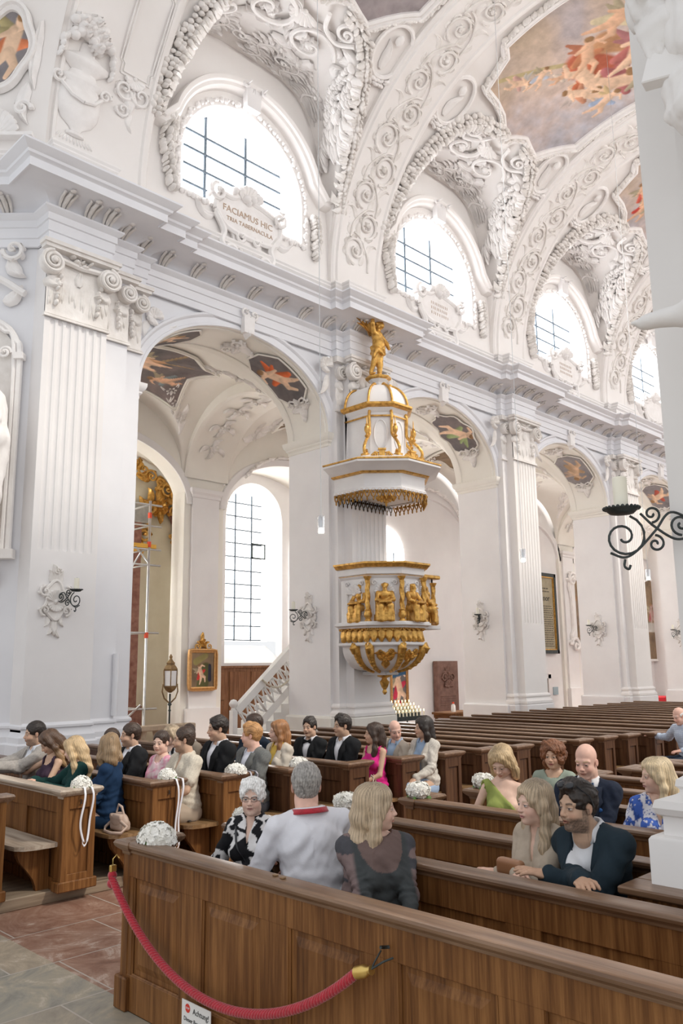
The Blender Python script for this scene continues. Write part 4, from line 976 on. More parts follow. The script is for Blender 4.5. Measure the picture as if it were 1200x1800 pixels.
def fresco(name,poly,fmap,style,figs,frame=.06,lift=.05,res=90,seed=0,label=None,cat='painting',struct=False,frame_mt='stucco',group=None):
    P=np.asarray(poly,float); lo,hi=P.min(0),P.max(0)
    ins_edge=None
    us=np.linspace(lo[0],hi[0],res); vs=np.linspace(lo[1],hi[1],int(res*(hi[1]-lo[1])/(hi[0]-lo[0]))+2 if (hi-lo)[1]/(hi-lo)[0]<4 else res*4)
    U,V=np.meshgrid(us,vs,indexing='ij'); s=(U-lo[0])/(hi[0]-lo[0]); t=(V-lo[1])/(hi[1]-lo[1])
    n1=fbm(U*1.3+V*.5,V*1.3,seed) if style=='sky' else fbm(U*2.2,V*2.2,seed); n2=fbm(U*5,V*5,seed+1)
    if style=='sky':
        f=np.clip(.5+.38*n1,0,1)[...,None]; f=np.clip((f-.5)*2.0+.6,0,1); c=np.array([.74,.58,.50])*(f)+np.array([.50,.44,.44])*(1-f)
        g=np.clip((s-.35)*1.2-(t*.3)+.3*n2,0,1)[...,None]; c=c*(1-g*.7)+np.array([.42,.46,.54])*g*.7
        o=np.clip(.85-1.7*s+.4*n1-.2*t,0,1)[...,None]; c=c*(1-o*.8)+np.array([.46,.36,.25])*o*.8
    elif style=='grey': 
        f=np.clip(.5+.4*n1,0,1)[...,None]; c=np.array([.42,.36,.36])*f+np.array([.30,.28,.29])*(1-f)
    elif style=='dark':
        f=np.clip(.5+.4*n1,0,1)[...,None]; c=np.array([.25,.20,.19])*f+np.array([.15,.14,.14])*(1-f)
    elif style=='brown':
        f=np.clip(.5+.4*n1,0,1)[...,None]; c=np.array([.34,.24,.15])*f+np.array([.17,.12,.08])*(1-f)
    elif style=='grayblue':
        f=np.clip(.5+.4*n1,0,1)[...,None]; c=np.array([.32,.29,.29])*f+np.array([.24,.22,.23])*(1-f)
    c=np.array(c)*np.ones(U.shape+(1,))
    blob_figures(c,U,V,figs)
    c=np.clip(c*(1+.10*n2[...,None]),0,1)
    keep=clip_cells(P,np.stack([(U[1:,1:]+U[:-1,:-1])/2,(V[1:,1:]+V[:-1,:-1])/2],-1))
    nv=len(vs); f=[(i*nv+j,(i+1)*nv+j,(i+1)*nv+j+1,i*nv+j+1) for i,j in zip(*np.nonzero(keep))]
    pts=fmap(np.c_[U.ravel(),V.ravel(),np.full(U.size,.012)])
    used=np.zeros(len(pts),bool); fa=np.array(f); used[fa.ravel()]=True; idx=np.cumsum(used)-1
    m=MB(); m.add(pts[used],[tuple(q) for q in idx[fa]],c.reshape(-1,3)[used])
    # give the panel real thickness with its frame
    a=MB(); Q=np.vstack([P,P[:1]]); D=[]
    for i in range(len(Q)-1):
        k=max(2,int(np.linalg.norm(Q[i+1]-Q[i])/.06)); 
        for j in range(k): D.append(Q[i]+(Q[i+1]-Q[i])*j/k)
    D=np.array(D); T=np.roll(D,-1,0)-np.roll(D,1,0); T/=np.linalg.norm(T,axis=1)[:,None]+1e-9; Nn=np.c_[T[:,1],-T[:,0]]
    ar=np.sum(Q[:-1,0]*Q[1:,1]-Q[1:,0]*Q[:-1,1]); Nn=Nn*(1 if ar>0 else -1)
    F=frame; pr=[(-.25*F,0),(-.25*F,lift*.7),(.15*F,lift*1.0),(.5*F,lift*.7),(.6*F,lift*1.3),(1.0*F,lift*1.2),(1.15*F,0)]
    a.grid([[(D[i,0]+Nn[i,0]*p,D[i,1]+Nn[i,1]*p,q) for p,q in pr] for i in range(len(D))],closeu=True)
    fm=MB(); fm.merge(a,fmap)
    if struct:
        o=m.build('ceiling_painting','fresco',smooth=True); o['label']=label; o['category']=cat
        if group: o['group']=group
        fr=fm.build('frame',frame_mt,o,smooth=True,angle=40); return o
    c0=m.arrs().mean(0); root=thing(name,label,cat,tuple(c0),group)
    m.build('painted_panel','fresco',root,smooth=True,loc=tuple(c0)); fm.build('frame',frame_mt,root,smooth=True,angle=40,loc=tuple(c0)); return root
# main vault panels
Sg=lambda y: math.acos(max(-1,min(1,(y-YC)/RB)))*RB
base=[(-1.95,Sg(5.3)),(-1.93,Sg(7.0)),(-1.88,Sg(8.4)),(-1.62,Sg(8.55)),(-1.50,Sg(8.95)),(-1.43,Sg(9.24)),(-.97,Sg(9.30)),(-.55,Sg(9.42)),(-.25,Sg(9.6)),(0,Sg(9.72)),(.25,Sg(9.6)),(.55,Sg(9.50)),(.9,Sg(9.6)),(1.15,Sg(9.66)),(1.45,Sg(9.4)),(1.70,Sg(9.2)),(2.0,Sg(9.0)),(2.05,Sg(8.4)),(2.1,Sg(7.2)),(2.1,Sg(5.3))]
sg=base
def strokes_big():
    S=[]; y=Sg
    S+=[(-1.3,y(9.0),.35,y(7.1),.06,.08,(.55,.45,.25),.3)]
    S+=putto(-.85,Sg(8.8),.36,-.9,FL2,(.68,.42,.36),1,(.6,.55,.5))+putto(-.5,Sg(8.45),.34,.4,FL2,(.55,.58,.66),2)+putto(-.1,Sg(8.15),.3,-.4,FL,(.72,.6,.5),12)
    S+=[(.0,Sg(7.6),.7,Sg(7.2),.5,.4,(.50,.14,.08),.5),(.9,Sg(6.9),1.5,Sg(6.4),.45,.4,(.38,.13,.13),.5),(-.2,Sg(6.9),.3,Sg(6.4),.4,.3,(.52,.28,.15),.5)]
    S+=putto(.35,Sg(7.75),.75,-1.6,FL2,(.55,.16,.08),3,(.55,.24,.14))+putto(-.15,Sg(7.45),.6,1.0,FL,(.60,.25,.13),4,(.5,.2,.12))+putto(.75,Sg(8.1),.5,2.2,FL2,(.60,.28,.17),14,(.6,.5,.45))
    S+=putto(1.1,Sg(7.3),.9,-.5,FL2,(.45,.16,.16),5,(.8,.76,.74))+putto(.5,Sg(6.6),.85,.8,FL2,(.5,.17,.15),6,(.45,.2,.2))+putto(1.45,Sg(7.9),.5,.2,FL2,(.42,.50,.66),7,(.75,.55,.3))+putto(1.5,Sg(6.5),.8,2.4,FL,(.7,.62,.6),9)
    S+=putto(-.7,Sg(6.5),.7,.3,FL,(.7,.6,.4),8)
    return S
labs=['large ceiling painting of red robed figures and putti among pink clouds','grey-brown ceiling painting cut off by the top edge of the picture, its pointed corner showing','small sliver of a red and gold ceiling painting beside the white pier at right','hidden ceiling painting in the fourth bay of the vault','hidden ceiling painting in the last bay of the vault']
fresco('ceiling_painting',sg,barmap(bays[1],.02),'sky',strokes_big(),.13,.10,150,3,labs[0])
fresco('ceiling_painting',sg,barmap(bays[0],.02),'grey',[],.13,.10,100,9,labs[1])
fresco('ceiling_painting',sg,barmap(bays[2],.02),'sky',putto(-.1,Sg(9.1),.5,.3,FL,(.6,.08,.06),3)+putto(-.6,Sg(8.8),.5,1.3,FL,(.65,.12,.08),5)+putto(.3,Sg(8.7),.6,1.9,FL,(.55,.3,.06),6),.13,.10,100,12,labs[2])
# egg and dart garland ring around the main panels
def ring(a):
    P=np.array(sg); c=P.mean(0); garland(a,(P-c)*1.085+c,.14,.10,1.2,60,size=.09)
put(ring,barmap(bays[0],.02),'stucco_aged',rep=3)
# octagonal panels in the arch soffits
octa=lambda r,h,k=.38:[(-r,-h*(1-k)),(-r,h*(1-k)),(-r*k,h),(r*k,h),(r,h*(1-k)),(r,-h*(1-k)),(r*k,-h),(-r*k,-h)]
lab2=[('octagonal painting of a red draped putto, right side of the nearest arch','dark octagonal painting mostly hidden at the top of the nearest arch'),
 ('scalloped painting of a green draped putto, in the arch behind the pulpit canopy',None),('octagonal painting of a golden putto on grey, in the arch right of the fluted pillar',None),('reddish putto painting in the farthest visible arch behind the candle holder',None),(None,None)]
for n,cx in enumerate(bays[:4]):
    def sm(t0): return lambda v:np.c_[cx+(HW-.03-v[:,2])*np.cos(v[:,1]/2.0+t0),12.63+v[:,0],ZI+(RISE-.03-v[:,2])*np.sin(v[:,1]/2.0+t0)]
    dr=[(.75,.17,.06),(.35,.42,.20),(.5,.33,.2),(.55,.12,.08)][n]
    fg=[(u,v,a,b,c,d,e,f) for (u,v,a,b,c,d,e,f) in putto(.0,0,.52,[2.4,-.9,.3,1.0][n]+pi,FL2 if n!=2 else (.62,.42,.28),dr,n,dr if n<2 else (.5,.36,.28))]
    fresco('arch_painting',octa(.44,.74) if n!=1 else [(-.44*(1+.10*math.cos(8*q))*math.cos(q)*1.05,.78*(1+.06*math.cos(8*q))*math.sin(q)) for q in np.linspace(0,2*pi,40,endpoint=False)],sm(.86),'grayblue' if n>1 else 'dark',fg,.03,.02,56,n,lab2[n][0],frame_mt='plaster_warm')
    if n==0: fresco('arch_painting',octa(.44,.55),sm(pi-.98),'dark',putto(0,0,.4,.5,FL2,(.5,.3,.15),5),.03,.02,50,14,lab2[0][1],frame_mt='plaster_warm')
# aisle ceiling paintings
def aisl(cx): return lambda v:np.c_[cx+v[:,0],15.375+v[:,1],aisle_z(cx+v[:,0],15.375+v[:,1])-.03-v[:,2]]
pl=[(-1.35,-1.3),(-.5,-1.0),(.5,-1.0),(1.5,-.45),(1.2,.3),(1.55,1.3),(.5,1.45),(-.5,1.1),(-1.4,1.3),(-1.2,0)]
for n in range(3):
    S=[(-.9,.2,.9,-.35,.045,.04,(.42,.3,.17),.3),(-.2,.8,.35,-.9,.05,.045,(.42,.3,.17),.3)]+putto(-.1,.0,.62,2.0,FL2,(.6,.35,.2),n+3)+putto(-.85,-.5,.5,.7,FL,(.7,.35,.12),n+7)+putto(.8,.6,.45,1.2,FL,(.25,.3,.3),n+11)
    fresco('aisle_ceiling_painting',pl,aisl(bays[n]),'dark' if n==0 else 'brown',S,.07,.05,80,20+n,['dark painting of a pale figure on a beam, seen through the nearest arch','brown painting glimpsed on the aisle ceiling behind the pulpit roof','dark brown painting on the aisle ceiling seen through the arch right of the fluted pillar'][n],frame_mt='plaster_warm')
# medallion on the chamfered pier, top left
ov=[(-.62+(.52+.05*math.cos(5*t))*math.cos(t),.0+(.72+.04*math.cos(4*t))*math.sin(t)) for t in np.linspace(0,2*pi,48,endpoint=False)]
ov=[(a*.75-.12,b*.78) for a,b in ov]
fresco('medallion_painting',ov,pendmap(4.93,11.92,.03),'grayblue',putto(-.52,.05,.55,-.25,FL2,(.75,.25,.12),4,(.45,.38,.2)),.10,.09,80,31,'oval painting of a winged putto on grey, framed in stucco at the top left corner')
# ================================================================ pulpit on the second pier
PC=(12.32,11.15); KQ=.4142
def octp(a,cx=PC[0],cy=PC[1],yb=11.62): return [(cx-a,yb),(cx-a,cy-KQ*a),(cx-KQ*a,cy-a),(cx+KQ*a,cy-a),(cx+a,cy-KQ*a),(cx+a,yb)]
mat('pulpit_white',(.72,.70,.70),(.80,.785,.775),2,.6,bs=.08,bscale=20)
pul=thing('pulpit','white and gilt octagonal pulpit with golden seated figures, hung on the second pillar','pulpit',(PC[0],11.55,2.4))
PL=(PC[0],11.55,2.4)
m=MB(); m.sweep(octp(.72),[(0,2.80),(.0,3.66),(.04,3.70),(.04,3.72),(.10,3.74),(.10,3.86),(.13,3.88),(.13,3.90),(-.1,3.90)]); m.box(PC[0]-.45,PC[0]+.45,10.75,11.62,2.5,2.8); m.build('tub',"pulpit_white",pul,loc=PL,smooth=True,angle=25)
m=MB(); m.sweep(octp(.72),[(.11,3.86),(.15,3.87),(.20,3.93),(.22,3.93),(.22,3.965),(-.08,3.975),(-.08,3.9)]); m.sweep(octp(.72),[(.035,3.715),(.055,3.72),(.055,3.735),(.03,3.74)]); m.build('rim','gilding',pul,loc=PL,smooth=True,angle=25)
m=MB(); m.sweep(octp(.72),[(-.3,2.70),(.10,2.70),(.12,2.73),(.20,2.75),(.20,2.79),(.17,2.80),(.17,2.82),(-.3,2.83)]); m.sweep(octp(.66),[(-.3,2.36),(.14,2.36),(.16,2.38),(.16,2.42),(.12,2.43),(-.3,2.43)]); m.sweep(octp(.68),[(0,2.42),(0,2.72)])
m.build('ledge','pulpit_white',pul,loc=PL,smooth=True,angle=25)
V=octp(.75)
def along(P,n,e=0):
    out=[]
    for i in range(len(P)-1):
        a,b=np.array(P[i]),np.array(P[i+1]); d=(b-a)/np.linalg.norm(b-a); k=max(1,int(round(np.linalg.norm(b-a)*n)))
        for j in range(k): out.append((a+(b-a)*(j+.5)/k,np.array([d[1],-d[0]]),d))
    return out
# frieze of gilt acanthus leaves
m=MB()
for p,nn,d in along(octp(.72),6.5):
    a=MB(); leaf(a,(0,.14),-pi/2,.30,.17,.09,0,3); scroll(a,(-.05,.11),.035,0,1.2,1,.012,.07,0); scroll(a,(.05,.11),.035,pi,1.2,-1,.012,.07,0); a.ell((0,.13,.05),(.07,.03,.04),6,4)
    m.merge(a,lambda v:np.c_[p[0]+d[0]*v[:,0]+nn[0]*(v[:,2]+.0),p[1]+d[1]*v[:,0]+nn[1]*(v[:,2]+.0),2.57+v[:,1]])
m.build('acanthus_frieze','gilding',pul,loc=PL,smooth=True,angle=60)
# bowl
def bowl_r(z): t=np.clip((z-1.86)/.50,0,1); return .12+.60*np.sqrt(np.clip(1-(1-t)**2,0,1))
zz=np.linspace(1.86,2.37,14); m=MB(); m.grid([[(x,y,z) for z in zz for (x,y) in [octp(bowl_r(z),yb=max(PC[1],min(11.6,PC[1]+bowl_r(z))))[i]]] for i in range(6)]); m.box(PC[0]-.15,PC[0]+.15,PC[1]-.15,11.6,1.80,1.87); m.box(PC[0]-.13,PC[0]+.22,PC[1]-.2,PC[1]+.2,1.80,1.86,.02); m.build('bowl','pulpit_white',pul,loc=PL,smooth=True,angle=20)
for i in range(0,5):
    m=MB(); P=[]
    for z in np.linspace(1.87,2.34,16):
        r=bowl_r(z)+.025; q=octp(r)[i] if i else (PC[0]-r,PC[1]+.05); P.append((q[0],q[1],z))
    q=octp(.74)[i] if i else (PC[0]-.74,PC[1]+.05); nn=np.array([q[0]-PC[0],q[1]-PC[1]]); nn/=np.linalg.norm(nn)
    P+= [(P[-1][0]+nn[0]*.06,P[-1][1]+nn[1]*.06,2.36),(P[-1][0]+nn[0]*.10,P[-1][1]+nn[1]*.10,2.30),(P[-1][0]+nn[0]*.07,P[-1][1]+nn[1]*.07,2.24),(P[-1][0]+nn[0]*.01,P[-1][1]+nn[1]*.01,2.26)]
    m.tube(P,[.035+.05*min(1,j/12) for j in range(16)]+[.075,.06,.045,.03],8); 
    for j in range(2,15,2): m.ell((P[j][0]+nn[0]*.04,P[j][1]+nn[1]*.04,P[j][2]),(.05,.05,.035),7,5)
    m.build('scroll_rib','gilding',pul,loc=PL,smooth=True,angle=60)
for f,(tx,ty) in enumerate(((-1,-1),(0,-1),(1,-1))):
    nn=np.array([tx,ty],float); nn/=np.linalg.norm(nn); d=np.array([-nn[1],nn[0]])
    a=MB(); rosette(a,(0,.0),.12,8,.07); leaf(a,(0,-.05),-pi/2,.2,.16,.06); 
    for s in (-1,1): leaf(a,(0,0),pi/2+s*.6,.26,.14,.06,s*.6); leaf(a,(0,0),pi/2+s*1.7,.2,.12,.06,-s*.6); scroll(a,(s*.1,.14),.05,0,1.3,s,.02,.05,1)
    m=MB(); m.merge(a,lambda v:np.c_[PC[0]+d[0]*v[:,0]+nn[0]*(bowl_r(2.13+v[:,1]*.85)+v[:,2]),PC[1]+d[1]*v[:,0]+nn[1]*(bowl_r(2.13+v[:,1]*.85)+v[:,2]),2.13+v[:,1]*.85]); m.build('leaf_ornament','gilding',pul,loc=PL,smooth=True,angle=60)
m=MB(); m.lathe([(.02,1.42),(.05,1.47),(.03,1.52),(.06,1.56),(.085,1.62),(.10,1.67),(.06,1.71),(.05,1.74),(.14,1.77),(.15,1.80),(.08,1.82)],(PC[0],PC[1],0),16); m.build('finial','gilding',pul,loc=PL,smooth=True,angle=50)
# columns at the corners
def twisted(x,y,z0,z1,r):
    m=MB(); m.lathe([(r*1.35,z0),(r*1.35,z0+.02),(r*.9,z0+.05),(r*1.5,z0+.10),(r*1.55,z0+.15),(r*1.1,z0+.20),(r*1.3,z0+.215),(r*1.3,z0+.23)],(x,y,0),14)
    zz=np.linspace(z0+.23,z1-.08,20); a=np.linspace(0,2*pi,16,endpoint=False)
    m.grid([[(x+(r*.82+r*.22*math.sin(3*q+z*26))*math.cos(q),y+(r*.82+r*.22*math.sin(3*q+z*26))*math.sin(q),z) for q in a] for z in zz],closev=True)
    m.lathe([(r*.8,z1-.08),(r*1.5,z1-.02),(r*1.6,z1)],(x,y,0),14)
    return m
for i in range(1,5):
    x,y=octp(.80)[i]; twisted(x,y,2.82,3.69,.052).build('column','gilding',pul,loc=PL,smooth=True,angle=50)
# side wing towards the stairs
m=MB(); m.box(13.05,13.75,11.0,11.05,2.82,3.78); m.box(13.7,13.75,11.0,11.6,2.82,3.78); m.box(13.0,13.86,10.90,11.6,2.72,2.80,.01); m.build('wing','pulpit_white',pul,loc=PL)
m=MB(); m.box(13.0,13.88,10.88,11.6,3.78,3.86,.02); m.build('wing_rim','gilding',pul,loc=PL); twisted(13.72,10.97,2.80,3.70,.05).build('column','gilding',pul,loc=PL,smooth=True,angle=50)
# golden seated figures
def seated_figure(seed=0,book=True,sc=.62,headturn=0,lean=.1,beard=True):
    s=SDF(); R=np.random.RandomState(seed)
    s.bx((-.10,0,.20),(.20,.22,.20),.03,.02)
    s.ch([(-.05,0,.42),(-.03,0,.62),(lean*.5,0,.84)],[.19,.16,.15],.05); s.el((lean*.4,0,.88),(.12,.24,.10),.05)
    for y in (-1,1): 
        s.ch([(-.02,y*.12,.44),(.36,y*.15,.46),(.40,y*.15,.05)],[.12,.11,.09],.05)
        sh=np.array([lean*.5,y*.22,.90]); e,h=ik(sh,np.array([.34,y*.06,.62]),.27,.25,(0,y*1.0,-.6)); s.ch([sh,e,h],[.075,.062,.04],.04); s.el(h,(.05,.035,.035),.02)
    for i in range(7): 
        y=-.20+.40*i/6; s.ch([(.30+R.uniform(-.03,.05),y,.48),(.42+R.uniform(-.03,.03),y*1.15,.25),(.40,y*1.2,.02)],[.05,.045,.05],.03)
    s.ch([(-.14,.20,.9),(.08,.12,.72),(.2,-.1,.55)],[.07,.06,.06],.03); s.ch([(-.12,-.22,.86),(-.16,-.24,.45),(-.12,-.26,.05)],[.08,.09,.1],.04)
    Rh=rotm(headturn,.25,0); hc=np.array([lean*.5+.03,0,1.10])
    s.cap((lean*.5,0,.95),hc,.07,.06,.03); s.el(hc+Rh@np.array([0,0,.02]),(.105,.085,.12),.02,Rh); s.cap(hc+Rh@np.array([.09,0,.03]),hc+Rh@np.array([.12,0,-.01]),.015,.02,.01)
    if beard: s.el(hc+Rh@np.array([.06,0,-.10]),(.07,.07,.10),.02,Rh)
    for a in np.linspace(0,6.0,9): s.el(hc+Rh@np.array([-.03+.06*math.cos(a),.08*math.sin(a),.06]),(.045,.045,.05),.02)
    if book: s.bx((.36,0,.60),(.15,.20,.022),.008,.008,rotm(0,.15,0)); s.bx((.38,0,.63),(.11,.17,.02),.008,.008,rotm(0,.2,0))
    P,Q=s.mesh(.016); Nn=vnormals(P,Q); P=P+Nn*(.006*n3(P*[1,1,.5],16,seed))[:,None]; return P*sc,Q
figs=[((12.32-.78,11.0),pi,3,.2),((12.32-.60,10.55),pi*1.25,1,-.15),((12.32,10.36),pi*1.5,2,.5),((12.32+.60,10.55),pi*1.75,4,.2),((13.42,10.9),pi*1.5,5,.3)]
# niches are on each visible face, one figure per face
for (x,y),yaw,sd,ht in figs:
    if sd==3: x,y=12.32-.70,11.12
    P,Q=seated_figure(sd,True,.60 if sd!=5 else .55,ht,.1+.02*sd)
    R=rotm(yaw); W_=P@R.T+np.array([x,y,2.82])-np.array(PL); 
    n_=np.array([math.cos(yaw),math.sin(yaw),0]); W_=W_-n_*.06
    obj_arrays('seated_figure',W_,Q,'gilding',pul)
# white shell niches behind the figures
for k in range(5):
    m=MB(); V0=octp(.72); a=np.array(V0[k]); b=np.array(V0[k+1]); c=(a+b)/2; d=(b-a)/np.linalg.norm(b-a); nn=np.array([d[1],-d[0]])
    q=MB(); shell(q,(0,.42),.20,11,0.05,pi-.05,.05); scroll(q,(-.2,.62),.05,0,1.2,1,.015,.03,2); scroll(q,(.2,.62),.05,pi,1.2,-1,.015,.03,2); q.tube([(-.2,.0,.01),(-.2,.42,.01)],.02,6); q.tube([(.2,.0,.01),(.2,.42,.01)],.02,6)
    m.merge(q,lambda v:np.c_[c[0]+d[0]*v[:,0]+nn[0]*v[:,2],c[1]+d[1]*v[:,0]+nn[1]*v[:,2],2.95+v[:,1]])
    m.build('shell_niche','pulpit_white',pul,loc=PL,smooth=True,angle=60)

# sounding board above
CL=(PC[0],11.55,6.0)
can=thing('pulpit_canopy','white and gilt sounding board with a ribbed dome, hanging above the pulpit','canopy',CL)
m=MB(); m.sweep(octp(1.0),[(-.62,6.14),(-.2,6.12),(.12,5.95),(.20,5.93),(.20,5.89),(.14,5.86),(.05,5.80),(-.04,5.74),(-.10,5.72),(-.12,5.66),(-.12,5.46),(-.09,5.42),(-.09,5.38),(-.30,5.36)]); m.sweep(octp(.70),[(0,5.37),(-.3,5.39),(-.69,5.40)])
m.build('board','pulpit_white',can,loc=CL,smooth=True,angle=25)
m=MB(); m.sweep(octp(1.0),[(.19,5.93),(.215,5.94),(.215,5.965),(.17,5.98)]); m.sweep(octp(1.0),[(-.10,5.71),(-.04,5.725),(-.02,5.75),(-.06,5.765)]); m.sweep(octp(.60),[(-.02,7.17),(.05,7.19),(.08,7.22),(.08,7.26),(0,7.28)]); m.sweep(octp(.55),[(0,6.98),(.02,6.99),(.02,7.01),(0,7.02)]); m.build('gilt_moulding','gilding',can,loc=CL,smooth=True,angle=25)
m=MB()
for r in (.90,.90):
    for p,nn,d in along(octp(r,yb=11.6),8.5):
        a=MB(); a.tube([(-.055,0,0),(-.03,-.09,.01),(0,-.13,.01),(.03,-.09,.01),(.055,0,0)],.015,5); a.tube([(-.055,0,0),(-.02,.05,0),(.02,.05,0),(.055,0,0)],.012,5); a.ell((0,-.16,.01),(.018,.04,.018),6,4); a.ell((0,-.02,.015),.028,6,4)
        m.merge(a,lambda v:np.c_[p[0]+d[0]*v[:,0]+nn[0]*v[:,2],p[1]+d[1]*v[:,0]+nn[1]*v[:,2],5.36+v[:,1]])
for p,nn,d in along([(PC[0]+.85,11.6),(PC[0]-.85,11.6)],8.5):
    m.merge(a,lambda v:np.c_[p[0]+d[0]*v[:,0],p[1]-.02+0*v[:,0],5.36+v[:,1]])
m.build('fringe','gilding',can,loc=CL,smooth=True,angle=60)
m=MB(); a=MB(); rosette(a,(0,0),.22,10,.08); rosette(a,(0,0),.12,6,.12); m.merge(a,lambda v:np.c_[PC[0]+v[:,0],PC[1]-.15+v[:,1],5.38-v[:,2]]); m.build('rosette','gilding',can,loc=CL,smooth=True,angle=60)
m=MB(); m.sweep(octp(.52,yb=11.58),[(.06,6.10),(.06,6.2),(0,6.22),(0,7.08),(.04,7.12),(.07,7.18),(0,7.2)]);
zz=np.linspace(0,1,12); m.grid([[(*octp(.56*math.cos(t*1.25)**.8+.0,yb=min(11.6,PC[1]+.56*math.cos(t*1.25)))[i],7.24+.56*math.sin(t*1.25)) for t in zz] for i in range(6)])
m.lathe([(.20,7.74),(.16,7.78),(.15,7.86),(.22,7.93)],(PC[0],PC[1],0),8)
for f in range(4):
    a_=np.array(octp(.52)[f+1 if f<4 else 0]); 
for i in range(1,4):
    a_,b_=np.array(octp(.52)[i]),np.array(octp(.52)[i+1]); c=(a_+b_)/2; d=(b_-a_)/np.linalg.norm(b_-a_); nn=np.array([d[1],-d[0]])
    q=MB(); q.tube([(.135*math.cos(t),.30*math.sin(t),.005) for t in np.linspace(0,2*pi,33)],.016,6); m.merge(q,lambda v:np.c_[c[0]+d[0]*v[:,0]+nn[0]*v[:,2],c[1]+d[1]*v[:,0]+nn[1]*v[:,2],6.62+v[:,1]])
m.build('dome','pulpit_white',can,loc=CL,smooth=True,angle=20)
for i in range(0,6):
    m=MB(); P=[]
    for t in np.linspace(0,1,14): q=octp(.58*math.cos(t*1.25)**.8+.01)[i]; P.append((q[0],min(q[1],11.58),7.24+.56*math.sin(t*1.25)))
    q=np.array(P[-1]); m.tube(P,.026,7); m.ell(P[0],(.045,.045,.05),8,6); m.ell(P[-1],(.05,.05,.045),8,6); m.build('dome_rib','gilding',can,loc=CL,smooth=True)
    # volute bracket with urn standing at each corner
    if i in (1,2,3,4):
        c=np.array(octp(.53)[i]); nn=c-np.array(PC); nn/=np.linalg.norm(nn)
        m=MB(); pr=[(.0,7.12),(.03,7.0),(.02,6.75),(.03,6.62),(.12,6.52),(.20,6.45),(.28,6.36),(.34,6.26),(.33,6.16),(.24,6.13),(.20,6.18),(.24,6.23)]
        C_=curve(pr,5); m.tube([(c[0]+nn[0]*p,c[1]+nn[1]*p,z) for p,z in C_],.032,7); 
        m.lathe([(.03,6.50),(.05,6.53),(.02,6.57),(.055,6.65),(.05,6.72),(.025,6.75),(.035,6.77),(.012,6.80),(.008,6.92),(.002,6.96)],(c[0]+nn[0]*.17,c[1]+nn[1]*.17,0),12); m.box(c[0]+nn[0]*.28-.07,c[0]+nn[0]*.28+.07,c[1]+nn[1]*.28-.07,c[1]+nn[1]*.28+.07,6.08,6.14,.01)
        m.build('volute_bracket','gilding',can,loc=CL,smooth=True,angle=50)
for i in range(1,4):
    a_,b_=np.array(octp(.86)[i]),np.array(octp(.86)[i+1]); c=(a_+b_)/2; d=(b_-a_)/np.linalg.norm(b_-a_); nn=np.array([d[1],-d[0]]); q=MB()
    q.box(-.06,.06,-.02,.17,-.03,.04); q.box(-.08,.08,.17,.20,-.04,.06)
    for s in (-1,1): scroll(q,(s*.15,.06),.06,pi/2,1.4,s,.02,.04,1); q.tube([(s*.05,.12,0),(s*.14,.13,0),(s*.24,.04,0),(s*.30,.0,0)],.018,6)
    m=MB(); m.merge(q,lambda v:np.c_[c[0]+d[0]*v[:,0]+nn[0]*v[:,2],c[1]+d[1]*v[:,0]+nn[1]*v[:,2],6.02+v[:,1]]); m.build('scroll_crest','gilding',can,loc=CL,smooth=True,angle=50)
m=MB(); m.lathe([(.20,7.92),(.27,7.95),(.28,7.99),(.10,8.00)],(PC[0],PC[1],0),8); m.build('plinth','gilding',can,loc=CL)
# golden winged boy on top
ang=thing('golden_angel','gilded winged boy with one arm raised, standing on top of the pulpit canopy','statue',(PC[0],PC[1],8.02))
s=SDF()
s.ch([(0,.05,0.02),(.02,.045,.28),(0,.05,.58)],[.045,.065,.10],.03); s.ch([(-.12,-.10,.10),(-.04,-.08,.34),(0,-.05,.58)],[.04,.062,.10],.03)
s.el((.05,.05,.03),(.085,.04,.03),.02); s.el((-.07,-.12,.06),(.08,.038,.03),.02)
s.ch([(0,0,.60),(.02,0,.74),(0,.0,.90)],[.125,.115,.125],.05); s.el((.05,0,.70),(.10,.11,.11),.04); s.el((0,0,.95),(.09,.16,.07),.04)
s.ch([(0,-.15,.97),(.03,-.24,1.12),(.02,-.20,1.32)],[.055,.048,.034],.03); hand_sdf(s,np.array([.02,-.20,1.33]),np.array([0,-.1,1.]),np.array([1.,0,0]),1,.3,.8)
s.ch([(0,.16,.96),(.08,.24,.80),(.16,.20,.66)],[.055,.048,.034],.03)
hc=np.array([.04,.03,1.17]); s.cap((0,0,1.0),hc,.055,.05,.03); s.el(hc,(.10,.09,.11),.02); s.el(hc+[.05,-.01,-.04],(.06,.06,.05),.03); s.cap(hc+[.10,-.01,.0],hc+[.115,-.01,-.02],.012,.015,.01)
for i in range(26):
    a=i*2.4; z=.12*(1-2*(i/26)**1.1); r=.105*math.sqrt(max(.1,1-(z/.125)**2)); 
    q=hc+np.array([r*math.cos(a),r*math.sin(a)*.9,z+.02]); 
    if not(q[0]>hc[0]+.03 and z<.07): s.el(q,(.03,.03,.03),.01)
for i in range(9):
    a=i/8*2*pi; s.cap((.13*math.cos(a),.13*math.sin(a),.60+.05*math.sin(a*2)),(.13*math.cos(a+.7),.14*math.sin(a+.7),.52+.06*math.sin(a*3)),.04,.035,.03)
s.ch([(-.08,.12,.66),(-.16,.22,.52),(-.13,.20,.34)],[.06,.07,.04],.03); s.ch([(.05,-.14,.55),(.02,-.2,.40)],[.05,.03],.03)
P,Q=s.mesh(.0095); R=rotm(pi*1.56); obj_arrays('body',(P@R.T)*1.0,Q,'gilding',ang)
